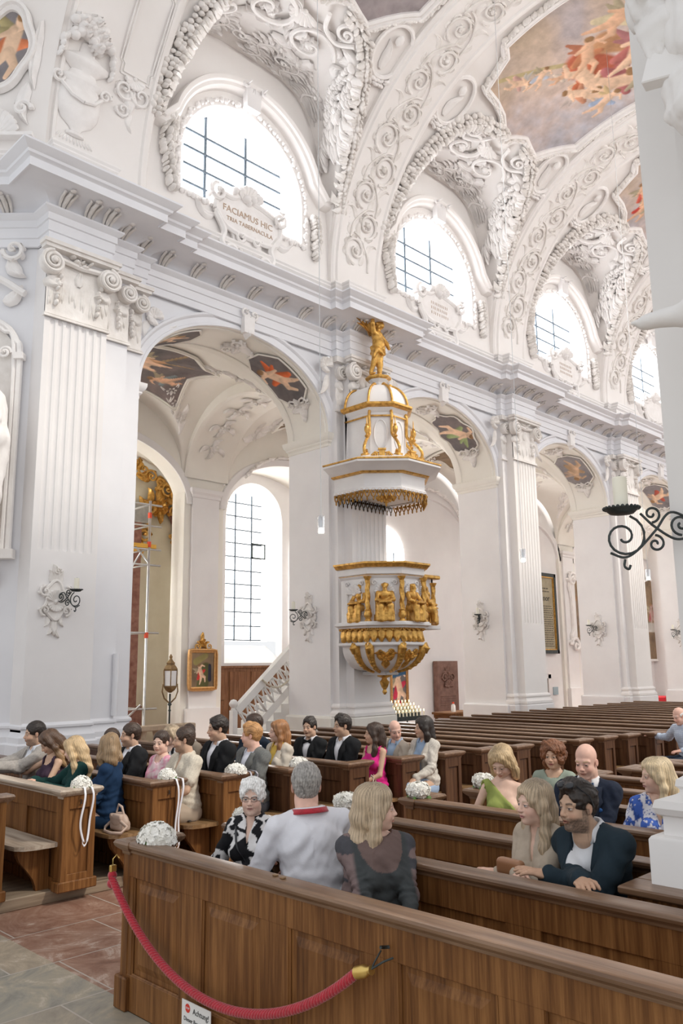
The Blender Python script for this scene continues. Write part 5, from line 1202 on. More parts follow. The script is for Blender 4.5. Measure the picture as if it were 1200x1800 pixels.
for sd in (1,-1):
    m=MB()
    for i in range(9):
        t=i/8; L0=.26+.30*math.sin(pi*min(1,t*.75+.25)); a0=2.5-1.5*t
        q=MB(); leaf(q,(0,0),a0,L0,.075,.03,.25,0,n=6); m.merge(q,lambda v:np.c_[-.08-v[:,2]-.05*t-.25*np.abs(v[:,0]),sd*(.06+np.abs(v[:,0]))*1.0+sd*.02,.92+v[:,1]])
    for i in range(6):
        q=MB(); leaf(q,(0,0),2.2-.22*i,.20,.07,.05,.2,0,n=6); m.merge(q,lambda v:np.c_[-.10-v[:,2]-.2*np.abs(v[:,0]),sd*(.06+np.abs(v[:,0])),.92+v[:,1]])
    a=MB(); a.merge(m,lambda v:v@R.T); a.build('wing','gilding',ang,smooth=True,angle=60)
# ================================================================ fittings
# rocaille cartouches with iron candle brackets
def cart_orn(a):
    o=[(.14*(1+.16*math.cos(3*t+.4)+.10*math.cos(5*t))*math.cos(t)*1.25,.26*(1+.10*math.cos(4*t))*math.sin(t)) for t in np.linspace(0,2*pi,48,endpoint=False)]
    a.prism(o,0,.02); O=np.array(o+[o[0]]); a.tube(np.c_[O,np.full(len(O),.02)],.026,6)
    shell(a,(0,-.02),.17,11,.15,pi-.15,.07); shell(a,(0,-.04),.13,9,pi+.2,2*pi-.2,.05)
    for s in(-1,1):
        scroll(a,(s*.17,.12),.075,pi/2,1.3,-s,.018,.05,3); scroll(a,(s*.16,-.15),.07,-pi/2,1.3,s,.016,.05,3); leaf(a,(s*.08,.26),pi/2+s*.35,.18,.09,.05,-s*.5,3); leaf(a,(s*.10,-.24),-pi/2-s*.2,.15,.07,.04,s*.5,3)
    leaf(a,(0,.27),pi/2,.26,.12,.07,.2,4); scroll(a,(0,.42),.05,0,1.2,1,.014,.05,2); leaf(a,(0,-.28),-pi/2,.24,.10,.05,0,4); leaf(a,(.02,-.42),-pi/2+.2,.14,.06,.04,.3,3); leaf(a,(-.03,-.40),-pi/2-.3,.12,.05,.04,-.3,3)
def spiral_pts(c,r,a0,turns,d,n=30): t=np.linspace(0,1,n); rr=r*(1-t*.86); return np.c_[c[0]+rr*np.cos(a0+d*t*turns*2*pi),c[1]+rr*np.sin(a0+d*t*turns*2*pi)]
def sconce_arm(fm,r=.008,big=False):
    """(u out from the wall, v up) scroll work arm; returns iron, pan+candle"""
    m=MB(); S=[curve([(0,.0),(.10,-.03),(.20,.035),(.27,.11)],8),spiral_pts((.075,.045),.055,-pi/2,1.4,1),spiral_pts((.36,-.01),.115,1.9,1.6,1),curve([(0,.05),(.12,.11),(.20,.02),(.29,-.075),(.36,-.115),(.43,-.09)],8),spiral_pts((.205,-.05),.045,pi/2,1.3,1),spiral_pts((.215,.105),.045,-pi/2,1.3,-1)]
    for P in S: m.tube(fm(np.c_[P,np.zeros(len(P))]),r,6)
    P=curve([(.36,-.125),(.365,-.16),(.345,-.175),(.335,-.155)],6); m.tube(fm(np.c_[P,np.zeros(len(P))]),r,6)
    return m
def sconce(label,origin,outv,group='iron candle brackets on the pillars',cart=None,sc=1.0):
    o=np.array(origin,float); ov=np.array(outv,float); t=thing('candle_sconce',label,'sconce',tuple(o),group)
    rr_=.0065 if sc>.95 and 'large' in label else .008
    fm=lambda v:np.c_[ov[0]*v[:,0]*sc,ov[1]*v[:,0]*sc,v[:,1]*sc]+np.array([[0,0,0]])
    sconce_arm(fm,rr_).build('bracket_arm','iron',t,smooth=True)
    p=ov*.36*sc; m=MB(); a=np.linspace(0,2*pi,36); m.lathe([(.0,.108*sc),(.06*sc,.112*sc),(.085*sc,.135*sc),(.088*sc,.140*sc),(.06*sc,.122*sc),(0,.118*sc)],(p[0],p[1],0),24)
    for k in range(24): m.ell((p[0]+.088*sc*math.cos(k*pi/12),p[1]+.088*sc*math.sin(k*pi/12),.140*sc),.0085*sc,6,4)
    m.build('drip_pan','iron',t,smooth=True)
    m=MB(); m.lathe([(.036*sc,.12*sc),(.036*sc,.30*sc),(.030*sc,.305*sc),(.022*sc,.298*sc),(0,.297*sc)],(p[0],p[1],0),18); cn_=m.build('candle','wax',t,smooth=True,angle=40)
    m=MB(); m.tube([(p[0],p[1],.295*sc),(p[0]+.003,p[1],.315*sc)],.003,5); m.build('wick','ink',cn_); return t
k7=.7071
for lab,org,ov,fmp in (('iron candle bracket in front of the white rosette on the fluted pilaster at left',(5.52,11.40,2.98),(.25*k7*2,-.93,0),wallmap(5.50,2.98,11.41)),
  ('iron candle bracket left of the pulpit, on the pillar side',(11.64,12.60,3.0),(-.94,.34,0),revealmap(11.64,12.62,3.0)),
  ('iron candle bracket on the side of the third pillar, right of the pulpit',(17.78,12.66,3.12),(-.5,-.1,0),revealmap(17.78,12.66,3.12)),
  ('iron candle bracket on the side of the fourth pillar',(23.92,12.60,3.0),(-.9,.4,0),revealmap(23.92,12.60,3.02)),
  ('iron candle bracket on the farthest visible pillar, at the right edge',(30.06,12.60,3.0),(-.9,.4,0),revealmap(30.06,12.60,3.02))):
    put(cart_orn,fmp,'stucco_aged'); sconce(lab,org,ov)
sconce('large wrought iron candle bracket with a thick candle, sticking out from the near right pier',(4.17,1.62,2.64),(-.58,.815,0),sc=1.0,group='iron candle brackets on the pillars')
# pendants
for lab,x,z in (('glass pendant lamp on a long wire left of the pulpit canopy',6.71,3.56),('glass pendant lamp on a wire in front of the third pillar',11.1,3.56),('glass pendant lamp on a wire near the farthest arch at right',15.52,3.56)):
    t=thing('pendant_lamp',lab,'lamp',(x,7.05,z),'glass pendant lamps on long wires')
    m=MB(); m.tube([(0,0,.22),(0,0,15.33-z)],.0045,6); m.build('wire','steel',t)
    m=MB(); m.lathe([(.042,0),(.045,.002),(.045,.215),(.042,.217),(.041,.21),(.041,.005)],n=20); m.build('glass_shade','clear_glass',t,smooth=True,angle=40)
    m=MB(); m.lathe([(.034,.01),(.036,.012),(.036,.055),(.02,.07),(0,.07)],n=16); m.build('bulb','lamp_glow',t,smooth=True)
    m=MB(); m.lathe([(.012,.07),(.014,.09),(.01,.15),(.006,.22)],n=10); m.build('socket','steel',t,smooth=True)
# cartouches with gilt-brown lettering under the windows
def cart_big(a):
    o=curve([(-.62,.0),(-.58,.28),(-.30,.30),(-.1,.42),(.12,.36),(.34,.32),(.62,.22),(.64,-.05),(.50,-.22),(.1,-.26),(-.40,-.22),(-.62,0)],5)[:-1]
    a.prism([tuple(p) for p in o],0,.06); O=np.vstack([o,o[:1]]); a.tube(np.c_[O,np.full(len(O),.06)],.045,6)
    for s in(-1,1):
        scroll(a,(s*.60,.26),.13,pi/2,1.4,-s,.04,.14,3); scroll(a,(s*.34,-.62),.12,pi if s>0 else 0,1.4,-s,.04,.12,2)
        a.tube(np.c_[curve([(s*.62,-.05),(s*.46,-.3),(s*.5,-.5),(s*.34,-.74)],6),np.full(len(curve([(0,0),(1,1),(2,2),(3,3)],6)),.06)],.05,6)
        leaf(a,(s*.62,-.08),(-.5 if s>0 else pi+.5),.36,.12,.08,s*.9,3); leaf(a,(s*.15,-.3),-pi/2-s*.4,.3,.12,.08,s*.6,3); scroll(a,(s*.16,-.30),.08,0,1.2,s,.03,.1,1)
    a.prism([(-.3,-.25),(.3,-.25),(.2,-.7),(-.2,-.7)],0,.04); shell(a,(0,.32),.26,7,.3,pi-.3,.14); 
    for q in range(5): a.ell((-.3+.12*q,.40+.05*math.sin(q*2),.10),(.07,.07,.08),8,6)
def cart_bow(a): cart_big(a)
texts=[('FACIAMUS HIC','TRIA TABERNACULA')]
for n,cx in enumerate(bays[:4]):
    L0=(cx,11.95,10.72); t=thing('stucco_cartouche',['white stucco cartouche lettered FACIAMUS HIC, under the nearest high window','white stucco cartouche under the second high window','white stucco cartouche under the third high window','white stucco cartouche under the fourth high window'][n],'cartouche',L0,'stucco cartouches under the high windows')
    a=MB(); cart_big(a); m=MB(); m.merge(a,lambda v:wallmap(cx,10.72,11.98)(v*1.28)); m.build('shield','stucco',t,smooth=True,angle=45,loc=L0)
    if n in(1,2):    # worn, unreadable letter strokes
        R=np.random.RandomState(n); a=MB()
        for q in range(3):
            x=-.34
            while x<.34: w=R.uniform(.03,.07); a.box(x,x+w*.3,.14-.13*q-.035,.14-.13*q+.035,0,.004); x+=w+.02
        m=MB(); m.merge(a,wallmap(cx,10.76,11.898)); m.build('worn_letters','ink_tan',t,loc=L0)['kind']='stuff'
    if n==0:
        lettering('lettering',texts[n][0],.19,lambda v:wallmap(cx,10.83,11.898)(v)-np.array(L0),'ink_tan',t,.004); 
        if n==0: lettering('lettering',texts[n][1],.125,lambda v:wallmap(cx+.05,10.63,11.898)(v)-np.array(L0),'ink_tan',t,.004)
# ---- statue in the niche of the chamfered pier
put(lambda a:[a.tube(np.c_[curve([(.06,-3.0),(.06,-1.5),(.06,.0),(-.0,.25),(-.18,.5),(-.5,.66)],8),np.full(len(curve([(0,0)]*6,8)),.03)],.05,6),a.tube(np.c_[curve([(-.02,-3.0),(-.02,0),(-.2,.42),(-.5,.55)],8),np.full(len(curve([(0,0)]*4,8)),.05)],.035,6),a.box(-1.2,.16,-3.12,-2.98,-.02,.14),a.box(-.0,.14,-.06,.04,-.02,.12),scroll(a,(-.16,-3.4),.12,pi/2,1.4,-1,.03,.08,2),a.tube(np.c_[curve([(-.7,1.35),(-.3,1.25),(.1,1.0)],8),np.full(len(curve([(0,0)]*3,8)),.08)],.06,6),scroll(a,(-.12,1.75),.16,pi,1.3,1,.04,.1,4),leaf(a,(-.2,1.6),-1.2,.4,.2,.1,.4),scroll(a,(-.15,.05),.09,0,1.6,1,.025,.10,0),leaf(a,(-.25,.9),.4,.4,.2,.1,.4)],chamap(4.93,6.70,.02),'stucco')
m=MB(); m.prism([(-1.2,-3),(-.03,-3),(-.03,0)]+[(-.6+.57*math.cos(t),.0+.57*math.sin(t)) for t in np.linspace(.1,pi-.1,14)]+[(-1.2,0)],.0,.012); a=MB(); a.merge(m,chamap(4.93,6.70,.0)); trim(a,'stucco_aged')
def saint(h=.02,seed=0,book=False,ht=0,crozier=True,sc=1.0):
    s=SDF(); R=np.random.RandomState(seed)
    s.ch([(0,0,.05),(.02,0,.5),(.0,0,.95),(0,0,1.25)],[.27,.23,.20,.19],.08); s.el((0,0,1.38),(.15,.26,.14),.06)
    for i in range(16):
        a=i/16*2*pi; r=.24; s.ch([(r*math.cos(a),r*math.sin(a),.0),(.22*math.cos(a+.1),.22*math.sin(a+.1),.45),(.17*math.cos(a),.18*math.sin(a),.95)],[.055,.04,.02],.03)
    s.ch([(-.05,.24,1.35),(.05,.34,.95),(.05,.30,.45),(.02,.28,.15)],[.10,.12,.11,.10],.05); s.ch([(-.05,-.24,1.35),(.05,-.34,.95),(.08,-.30,.55)],[.10,.12,.09],.05)
    s.ch([(.0,.24,1.38),(.14,.32,1.12),(.30,.16,1.16)],[.085,.075,.055],.03); s.ch([(.0,-.24,1.38),(.12,-.32,1.12),(.28,-.20,1.02)],[.085,.075,.055],.03); s.el((.33,.13,1.17),(.05,.05,.05),.02)
    s.cap((.05,.06,1.30),(.16,.10,.70),.05,.09,.04); s.cap((.05,-.06,1.30),(.16,-.10,.62),.05,.09,.04)
    hc=np.array([.03,0,1.66]); Rh=rotm(ht,.15,0); s.cap((0,0,1.45),hc,.07,.06,.03); s.el(hc,(.10,.085,.12),.02,Rh); s.el(hc+Rh@np.array([.06,0,-.10]),(.06,.065,.10),.03,Rh); s.cap(hc+Rh@np.array([.09,0,.02]),hc+Rh@np.array([.115,0,-.02]),.014,.018,.01)
    if book: s.bx((.36,.0,1.12),(.04,.15,.20),.01,.01,rotm(0,-.5,0))
    P,Q=s.mesh(h); Nn=vnormals(P,Q); P=P+Nn*(.014*n3(P*[1,1,.35],13,seed,4)+.010*np.sin(np.arctan2(P[:,1],P[:,0])*15+3*n3(P*[1,1,.5],6,seed))*(P[:,2]<1.4))[:,None]; return P*sc,Q
st=thing('saint_statue','white stucco saint in flowing robes, half cut off in the niche at the left edge','statue',(4.22,12.02,3.72))
P,Q=saint(.022,3,False,.3,True,1.62); R=rotm(rad(225)); obj_arrays('robed_figure',P@R.T,Q,'stucco',st)
m=MB(); m.tube([(.0,-.75,.0),(.02,-.62,1.5),(.0,-.55,2.6)],.02,8); m.build('staff','iron',st,smooth=True)
# ---- saint with book and putto on the near right pier
st=thing('saint_statue','large white statue holding a book, high on the near pier at the right edge','statue',(3.84,.82,4.25))
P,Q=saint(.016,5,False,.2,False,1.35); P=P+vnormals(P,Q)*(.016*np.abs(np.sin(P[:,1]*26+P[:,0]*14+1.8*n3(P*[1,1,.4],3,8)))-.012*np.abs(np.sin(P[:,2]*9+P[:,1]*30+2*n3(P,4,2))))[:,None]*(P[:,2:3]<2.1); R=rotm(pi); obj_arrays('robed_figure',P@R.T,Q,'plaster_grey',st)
s=SDF(); s.ch([(-.05,.25,1.75),(-.15,.45,1.45),(-.18,.62,1.12)],[.15,.13,.09],.05); s.el((-.12,.66,1.05),(.10,.07,.12),.04)
hand_sdf(s,np.array([-.15,.60,1.02]),np.array([-.1,.12,-1.]),np.array([.9,-.3,0]),1,.25,1.5)
for k in range(4): s.ch([(-.10-.02*k,.72-.05*k,1.12),(-.15-.01*k,.66-.045*k,.88),(-.15,.62-.05*k,.68+.03*k)],[.035,.028,.018],.02)
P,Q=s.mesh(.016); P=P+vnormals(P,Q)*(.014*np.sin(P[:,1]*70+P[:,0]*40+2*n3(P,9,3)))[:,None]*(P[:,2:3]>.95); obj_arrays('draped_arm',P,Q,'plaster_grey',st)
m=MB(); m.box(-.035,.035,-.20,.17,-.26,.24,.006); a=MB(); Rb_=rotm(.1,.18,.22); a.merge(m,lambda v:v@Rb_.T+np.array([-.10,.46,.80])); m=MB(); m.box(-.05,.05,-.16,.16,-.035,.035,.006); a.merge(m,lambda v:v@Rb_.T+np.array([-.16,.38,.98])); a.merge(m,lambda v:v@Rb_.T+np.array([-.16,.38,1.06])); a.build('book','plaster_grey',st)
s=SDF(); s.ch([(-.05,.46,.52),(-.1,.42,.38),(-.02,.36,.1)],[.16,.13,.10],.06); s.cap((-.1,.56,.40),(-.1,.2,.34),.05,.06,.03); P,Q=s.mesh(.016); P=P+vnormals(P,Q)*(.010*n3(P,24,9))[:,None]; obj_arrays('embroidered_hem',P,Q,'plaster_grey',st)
pt=thing('putto_figure','white plaster putto with one leg stretched out, below the statue at right','statue',(3.90,1.04,3.52))
s=SDF(); s.ch([(0,.02,.18),(-.04,.0,.36),(0,0,.52)],[.11,.11,.10],.04); s.ch([(-.02,.12,.16),(-.16,.22,.22),(-.10,.38,.12),(-.10,.52,.14)],[.085,.09,.06,.045],.03); s.el((-.13,.56,.13),(.045,.075,.04),.02); [s.el((-.16+.018*q,.63-.006*q,.135),(.011,.02,.013),.004) for q in range(5)]; s.ch([(-.02,-.1,.16),(-.2,-.06,.1),(-.14,-.1,-.16)],[.085,.075,.05],.03); s.el((-.02,-.02,.72),(.11,.10,.12),.02); s.cap((0,0,.55),(-.02,-.02,.68),.05,.05,.02); s.ch([(0,.12,.50),(-.1,.2,.40),(-.2,.16,.5)],[.05,.045,.035],.02); s.ch([(0,-.12,.5),(-.1,-.2,.4)],[.05,.045],.02)
for i in range(22): a=i*2.4; z=.1*(1-i/11); s.el((-.02+.1*math.cos(a)*.9,-.02+.1*math.sin(a)*.9,.74+z),(.035,.035,.03),.015)
s.ch([(-.05,.0,-.02),(-.1,.1,-.18),(-.05,.06,-.34)],[.13,.10,.05],.04)
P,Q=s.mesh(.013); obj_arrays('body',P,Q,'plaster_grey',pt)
m=MB()
for i in range(7): q=MB(); leaf(q,(0,0),1.9-.25*i,.34,.09,.03,.2,0,n=6); m.merge(q,lambda v:np.c_[.05+0*v[:,0]-v[:,2],.05+np.abs(v[:,0]),.42+v[:,1]])
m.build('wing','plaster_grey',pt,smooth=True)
# ---- altar chapel seen through the first arch
mat('marble_red',(.20,.07,.05),(.42,.22,.17),7,.3,detail=8); mat('marble_grey',(.30,.30,.29),(.5,.49,.46),5,.35,detail=8); mat('cream_wall',(.74,.68,.52),(.84,.79,.64),1.5,.8)
al=thing('side_altar','side altar with red marble columns and gilt foliage ornament around an arched niche','altar',(12.3,19.7,0.0)); AL=(12.3,19.7,0)
m=MB(); m.box(11.2,13.3,19.75,19.95,0,7.2); m.build('back_wall','cream_wall',al,loc=AL)
m=MB(); m.box(11.45,11.75,19.45,19.75,0,5.9); m.box(11.3,11.9,19.4,19.75,0,1.0); m.build('column','marble_red',al,loc=AL)
m=MB(); m.box(11.3,11.95,19.4,19.78,5.9,6.4,.03); m.build('entablature','marble_grey',al,loc=AL); m=MB(); m.box(12.95,13.3,19.3,19.78,6.3,6.75,.03); m.build('entablature','marble_grey',al,loc=AL)
m=MB(); t=np.linspace(0,pi,24); m.grid([[(12.42-(.48+a)*math.cos(u),19.70-b,5.75+(.62+a)*math.sin(u)) for a,b in ((0,0),(0,.1),(.16,.1),(.16,0))] for u in t]); m.build('arch','marble_red',al,loc=AL,smooth=True,angle=40)
a=MB()
for q in range(9): u=-.2+q*.43; leaf(a,(.60*-math.cos(u*.9),.10+.72*math.sin(u*.9)),u*2+1,.42,.24,.14,.6*(-1)**q,4)
for s in(-1,1): scroll(a,(s*.55,-.15),.2,pi/2,1.5,s,.04,.12,5); scroll(a,(s*.36,.62),.18,pi/2,1.4,-s,.04,.12,4); leaf(a,(s*.60,-.3),-pi/2,.75,.24,.1,s*.3,5); leaf(a,(s*.35,.8),pi/2+s*.4,.4,.2,.1,-s*.6,4)
leaf(a,(0,.75),pi/2,.65,.26,.12,.2,4); rosette(a,(0,.72),.25,8,.18); leaf(a,(0,.7),-pi/2,.5,.2,.15,0,3)
m=MB(); m.merge(a,wallmap(12.42,5.75,19.60)); m.build('gilt_foliage','gilding',al,smooth=True,angle=60,loc=AL)
gl=thing('gilt_ornament','gilt scrollwork high in the side chapel, above the altar','ornament',(11.6,19.3,7.3)); a=MB()
for q in range(8): leaf(a,(.25*q-.9,.5-.16*q+.1*math.sin(q*2)),q*1.3,.5,.26,.12,.6*(-1)**q,4); scroll(a,(.26*q-.95,.35-.15*q),.17,q,1.4,(-1)**q,.035,.1,3)
m=MB(); m.merge(a,wallmap(12.2,7.35,19.55)); m.build('foliage','gilding',gl,smooth=True,angle=60,loc=(11.6,19.3,7.3))
sf=thing('scaffold','metal scaffold tower with a yellow platform and red tags in the side chapel','scaffold',(11.0,18.0,0))
m=MB(); m.tube([(0.1,0,0),(.1,0,6.2)],.035,8); m.tube([(-.9,0,0),(-.9,0,6.2)],.035,8); m.tube([(.1,1.2,0),(.1,1.2,6.2)],.035,8); m.build('pole','steel',sf,smooth=True)
for z in (2.85,4.55,4.95,5.55,6.1,1.0): m=MB(); m.tube([(-1.0,0,z),(.45,0,z)],.025,6); m.tube([(.1,0,z),(.1,1.2,z)],.025,6); m.build('rail','steel',sf,smooth=True)
m=MB(); m.tube([(-.6,0,4.1),(-.1,0,4.9)],.025,6); m.tube([(.1,0,4.6),(-.3,0,5.0)],.025,6); m.tube([(-.9,0,.4),(.0,0,1.1)],.03,6); m.build('brace','steel',sf,smooth=True)
mat('tag_red',(.75,.08,.03),rough=.6); mat('deck_yellow',(.80,.45,.06),rough=.6)
m=MB(); m.box(-.95,.3,-.02,.9,4.98,5.08); m.build('platform','deck_yellow',sf)
for z in (.35,2.72,5.0,5.75): m=MB(); m.tube([(.1,0,z),(.1,0,z+.14)],.05,8); m.build('tag','tag_red',sf)
# processional lantern
ln=thing('processional_lantern','gilt processional lantern with glass sides on a tall pole in the side aisle','lantern',(10.85,16.5,0)); 
m=MB(); m.lathe([(.02,0),(.02,1.0),(.035,1.02),(.02,1.05),(.02,1.12),(.05,1.16),(.02,1.2),(.02,1.4)],n=10); m.build('pole','iron',ln,smooth=True)
m=MB(); m.lathe([(.03,1.42),(.12,1.48),(.16,1.54),(.16,1.58)],n=6); m.lathe([(.17,1.92),(.18,1.96),(.14,2.02),(.10,2.06),(.11,2.10),(.05,2.16),(.03,2.2),(.045,2.24),(.01,2.3)],n=6)
for k in range(6): m.tube([(.16*math.cos(k*pi/3),.16*math.sin(k*pi/3),1.56),(.17*math.cos(k*pi/3),.17*math.sin(k*pi/3),1.94)],.012,6)
for s in(-1,1): m.tube([(s*.03,0,1.2),(s*.15,0,1.3),(s*.21,0,1.45),(s*.19,0,1.62)],.018,6)
mat('bronze',(.16,.10,.05),(.32,.21,.09),12,.45,.4); m.build('frame','bronze',ln,smooth=True,angle=40); m=MB(); m.lathe([(.15,1.57),(.16,1.93)],n=6,cap=False); m.build('glass','glass_tube',ln)
# gilt framed picture on the aisle pilaster
mat('gilt_frame',(.50,.26,.09),(.66,.38,.15),20,.4,.4)
fresco('framed_picture',[(-.36,-.44),(.36,-.44),(.36,.44),(-.36,.44)],lambda v:np.c_[12.33+v[:,0],17.33-v[:,2],1.93+v[:,1]],'brown',[(0,-.4,.1,.0,.2,.2,(.12,.12,.05),.3)]+putto(-.05,-.1,.26,.3,FL2,(.65,.06,.05),5)+[(.22,-.25,.22,.1,.06,.05,(.04,.04,.06),.3),(-.2,.2,.1,.35,.1,.08,(.35,.30,.12),.3)],.08,.05,60,41,'small framed religious painting with a gilt crest on the aisle pilaster','picture',frame_mt='gilt_frame')
put(lambda a:[scroll(a,(-.18,.06),.10,pi/2,1.4,-1,.02,.05,3),scroll(a,(.18,.06),.10,pi/2,1.4,1,.02,.05,3),rosette(a,(0,.14),.13,8,.07),leaf(a,(0,.2),pi/2,.22,.1,.05)],wallmap(12.33,2.45,17.34),'gilding')
# stairs up to the pulpit with a pierced balustrade
sr=thing('pulpit_stairs','white wooden stairs with a pierced balustrade climbing behind the pulpit pillar','stairs',(10.55,13.8,0)); SL=(10.55,13.8,0)
m=MB()
for i in range(10): m.box(10.6+.21*i,12.7,13.75,14.6,.17*i,.17*(i+1))
m.build('steps','white_paint',sr,loc=SL)
m=MB(); a0=np.array([10.62,1.10]); a1=np.array([12.55,2.72]); d=(a1-a0)/np.linalg.norm(a1-a0); nn=np.array([-d[1],d[0]]); L_=np.linalg.norm(a1-a0)
W_=lambda p,q:(a0+d*p+nn*q)
def bar(m,p0,p1,w,y0=13.70,y1=13.76):
    p0,p1=np.array(p0),np.array(p1); t=(p1-p0)/np.linalg.norm(p1-p0); n_=np.array([-t[1],t[0]])*w/2; m.prism([tuple(p0-n_),tuple(p1-n_),tuple(p1+n_),tuple(p0+n_)],y0,y1,lambda v:np.c_[v[:,0],v[:,2],v[:,1]])
bar(m,W_(0,0),W_(L_,0),.16,13.66,13.80); bar(m,W_(0,-.62),W_(L_,-.62),.16); m.build('handrail','white_paint',sr,loc=SL,smooth=False)
m=MB()
for i in range(9):
    p=.18+.27*i; c=W_(p,-.31); 
    bar(m,W_(p-.13,-.55),W_(p-.13,-.05),.035)
    for s in(-1,1): P=curve([tuple(W_(p+s*.10,-.5)),tuple(W_(p+s*.02,-.31)),tuple(W_(p+s*.10,-.1))],5); m.tube(np.c_[P[:,0],np.full(len(P),13.73),P[:,1]],.022,6); 
    m.tube([(c[0]+.05*math.cos(t),13.73,c[1]+.05*math.sin(t)) for t in np.linspace(0,2*pi,13)],.018,5)
m.build('baluster_screen','white_paint',sr,loc=SL,smooth=True)
m=MB(); m.box(10.50,10.62,13.66,13.80,0,1.12,.01); m.lathe([(.05,1.12),(.06,1.14),(.04,1.16),(.09,1.22),(.095,1.26),(.06,1.32),(0,1.34)],(10.56,13.73,0),14); m.build('newel','white_paint',sr,loc=SL,smooth=True,angle=40)
m=MB(); m.tube(np.c_[11.2+np.linspace(0,.95,14),np.full(14,13.6),1.72-.25*np.sin(np.linspace(0,pi,14))+.18*np.linspace(0,1,14)],.022,6); m.build('rope_handrail','wicker',sr,loc=SL,smooth=True)
# wooden panelling below the tall window
dr=thing('wooden_panelling','brown wooden panelled partition below the tall side window','panelling',(14.6,18.9,0)); DL=(14.6,18.9,0)
m=MB(); m.box(13.4,16.6,18.85,18.95,0,2.0); m.box(13.4,16.7,18.80,18.95,1.96,2.02); m.build('board','door_wood',dr,loc=DL)
for i in range(4):
    m=MB(); x=13.55+.78*i; m.box(x,x+.6,18.82,18.85,.3,.95,.01); m.build('panel','door_wood',dr,loc=DL); m=MB(); m.box(x,x+.6,18.82,18.85,1.08,1.86,.01); m.build('panel','door_wood',dr,loc=DL)
# stone slab, inscription board, painted panels, plaque
mat('slab_red',(.17,.085,.06),(.27,.15,.115),6,.6,bs=.5,bscale=14)
t=thing('tomb_slab','reddish brown carved tomb slab leaning on the aisle wall right of the pulpit','slab',(22.4,17.5,.35)); TL_=(22.4,17.5,.35)
m=MB(); m.box(21.85,22.98,17.40,17.58,.35,2.10,.01); m.build('stone','slab_red',t,loc=TL_); a=MB(); rosette(a,(0,.35),.26,9,.05); scroll(a,(-.2,.2),.15,0,1.3,1,.03,.04,3); scroll(a,(.2,.2),.15,pi,1.3,-1,.03,.04,3); shell(a,(0,-.1),.25,9,0,pi,.04); 
for q in range(5): a.box(-.42,.42,-.70+.07*q,-.68+.07*q,0,.015)
m=MB(); m.merge(a,wallmap(22.4,1.35,17.40)); m.build('relief','slab_red',t,smooth=True,loc=TL_)
t=thing('inscription_board','large black framed board with old German writing on the aisle wall','board',(28.9,17.5,4.0)); TL_=(28.9,17.5,4.0)
mat('parchment',(.30,.26,.17),(.42,.37,.26),3,.7)
m=MB(); m.box(28.05,29.75,17.52,17.6,2.42,5.5); m.build('parchment','parchment',t,loc=TL_); m=MB()
for b in ((28.0,29.8,2.36,2.50),(28.0,29.8,5.42,5.56),(28.0,28.13,2.36,5.56),(29.67,29.8,2.36,5.56)): m.box(b[0],b[1],17.44,17.6,b[2],b[3])
m.build('frame','bag_black2' if 'bag_black2' in MATS else 'iron',t,loc=TL_)
m=MB(); 
for b in ((28.13,29.67,2.50,2.54),(28.13,29.67,5.38,5.42),(28.13,28.17,2.5,5.42),(29.63,29.67,2.5,5.42)): m.box(b[0],b[1],17.46,17.55,b[2],b[3])
m.build('gilt_edge','gilding',t,loc=TL_)
lettering('lettering','Ranor',.34,lambda v:wallmap(28.95,4.55,17.515)(v)-np.array(TL_),'ink',t,.004)
mat('ink_faded',(.10,.085,.06),rough=.7)
m=MB(); R=np.random.RandomState(3)
for q in range(19):
    x=28.28
    while x<29.5: w=R.uniform(.05,.16); m.box(x,min(29.55,x+w),17.514,17.519,4.22-.088*q,4.22-.088*q+.035); x+=w+.035
for q in range(2):
    x=28.5
    while x<29.3: w=R.uniform(.06,.16); m.box(x,x+w,17.514,17.519,4.92-.12*q,4.92-.12*q+.05); x+=w+.04
m.build('small_writing','ink_faded',t,loc=TL_); m=MB(); m.tube([(28.6+.16*math.cos(u)+.0,17.50,5.12+.16*math.sin(u)) for u in np.linspace(0,2*pi,20)],.025,6); m.build('initial','ink_faded',t,loc=TL_)
put(lambda a:[a.tube(np.c_[curve([(-.55,-1.35),(-.62,-1.0),(-.45,-.7),(-.5,.6),(-.62,1.0),(-.4,1.4),(0,1.5)],6),np.full(len(curve([(0,0)]*7,6)),.05)],.08,6),a.tube(np.c_[curve([(.55,-1.35),(.62,-1.0),(.45,-.7),(.5,.6),(.62,1.0),(.4,1.4),(0,1.5)],6),np.full(len(curve([(0,0)]*7,6)),.05)],.08,6),scroll(a,(-.4,1.3),.3,0,1.3,1,.08,.15,3),scroll(a,(.4,-1.4),.3,0,1.3,1,.08,.15,3),scroll(a,(-.4,-1.4),.3,pi,1.3,-1,.08,.15,3)],wallmap(31.3,4.1,17.42),'stucco')
fresco('wall_painting',[(-.42,-1.3),(.42,-1.3),(.5,0),(.42,1.2),(0,1.4),(-.42,1.2),(-.5,0)],lambda v:np.c_[31.3+v[:,0],17.44-v[:,2],4.1+v[:,1]],'brown',putto(0,-.2,.9,.1,(.30,.22,.16),(.15,.17,.2),3),.06,.04,50,44,'tall dark painting with a curved frame beside the inscription board','picture')
fresco('wall_painting',[(-.7,-1.9),(.7,-1.9),(.85,0),(.7,1.7),(0,1.9),(-.7,1.7),(-.85,0)],lambda v:np.c_[38.4+v[:,0],17.44-v[:,2],4.0+v[:,1]],'brown',putto(0,.2,.6,.1,(.5,.34,.3),(.4,.12,.12),4)+[(-.6,-.4,.6,-.4,.25,.25,(.55,.52,.48),.2)],.08,.05,50,45,'brown and pink painting in the farthest arch, above the pews','picture')
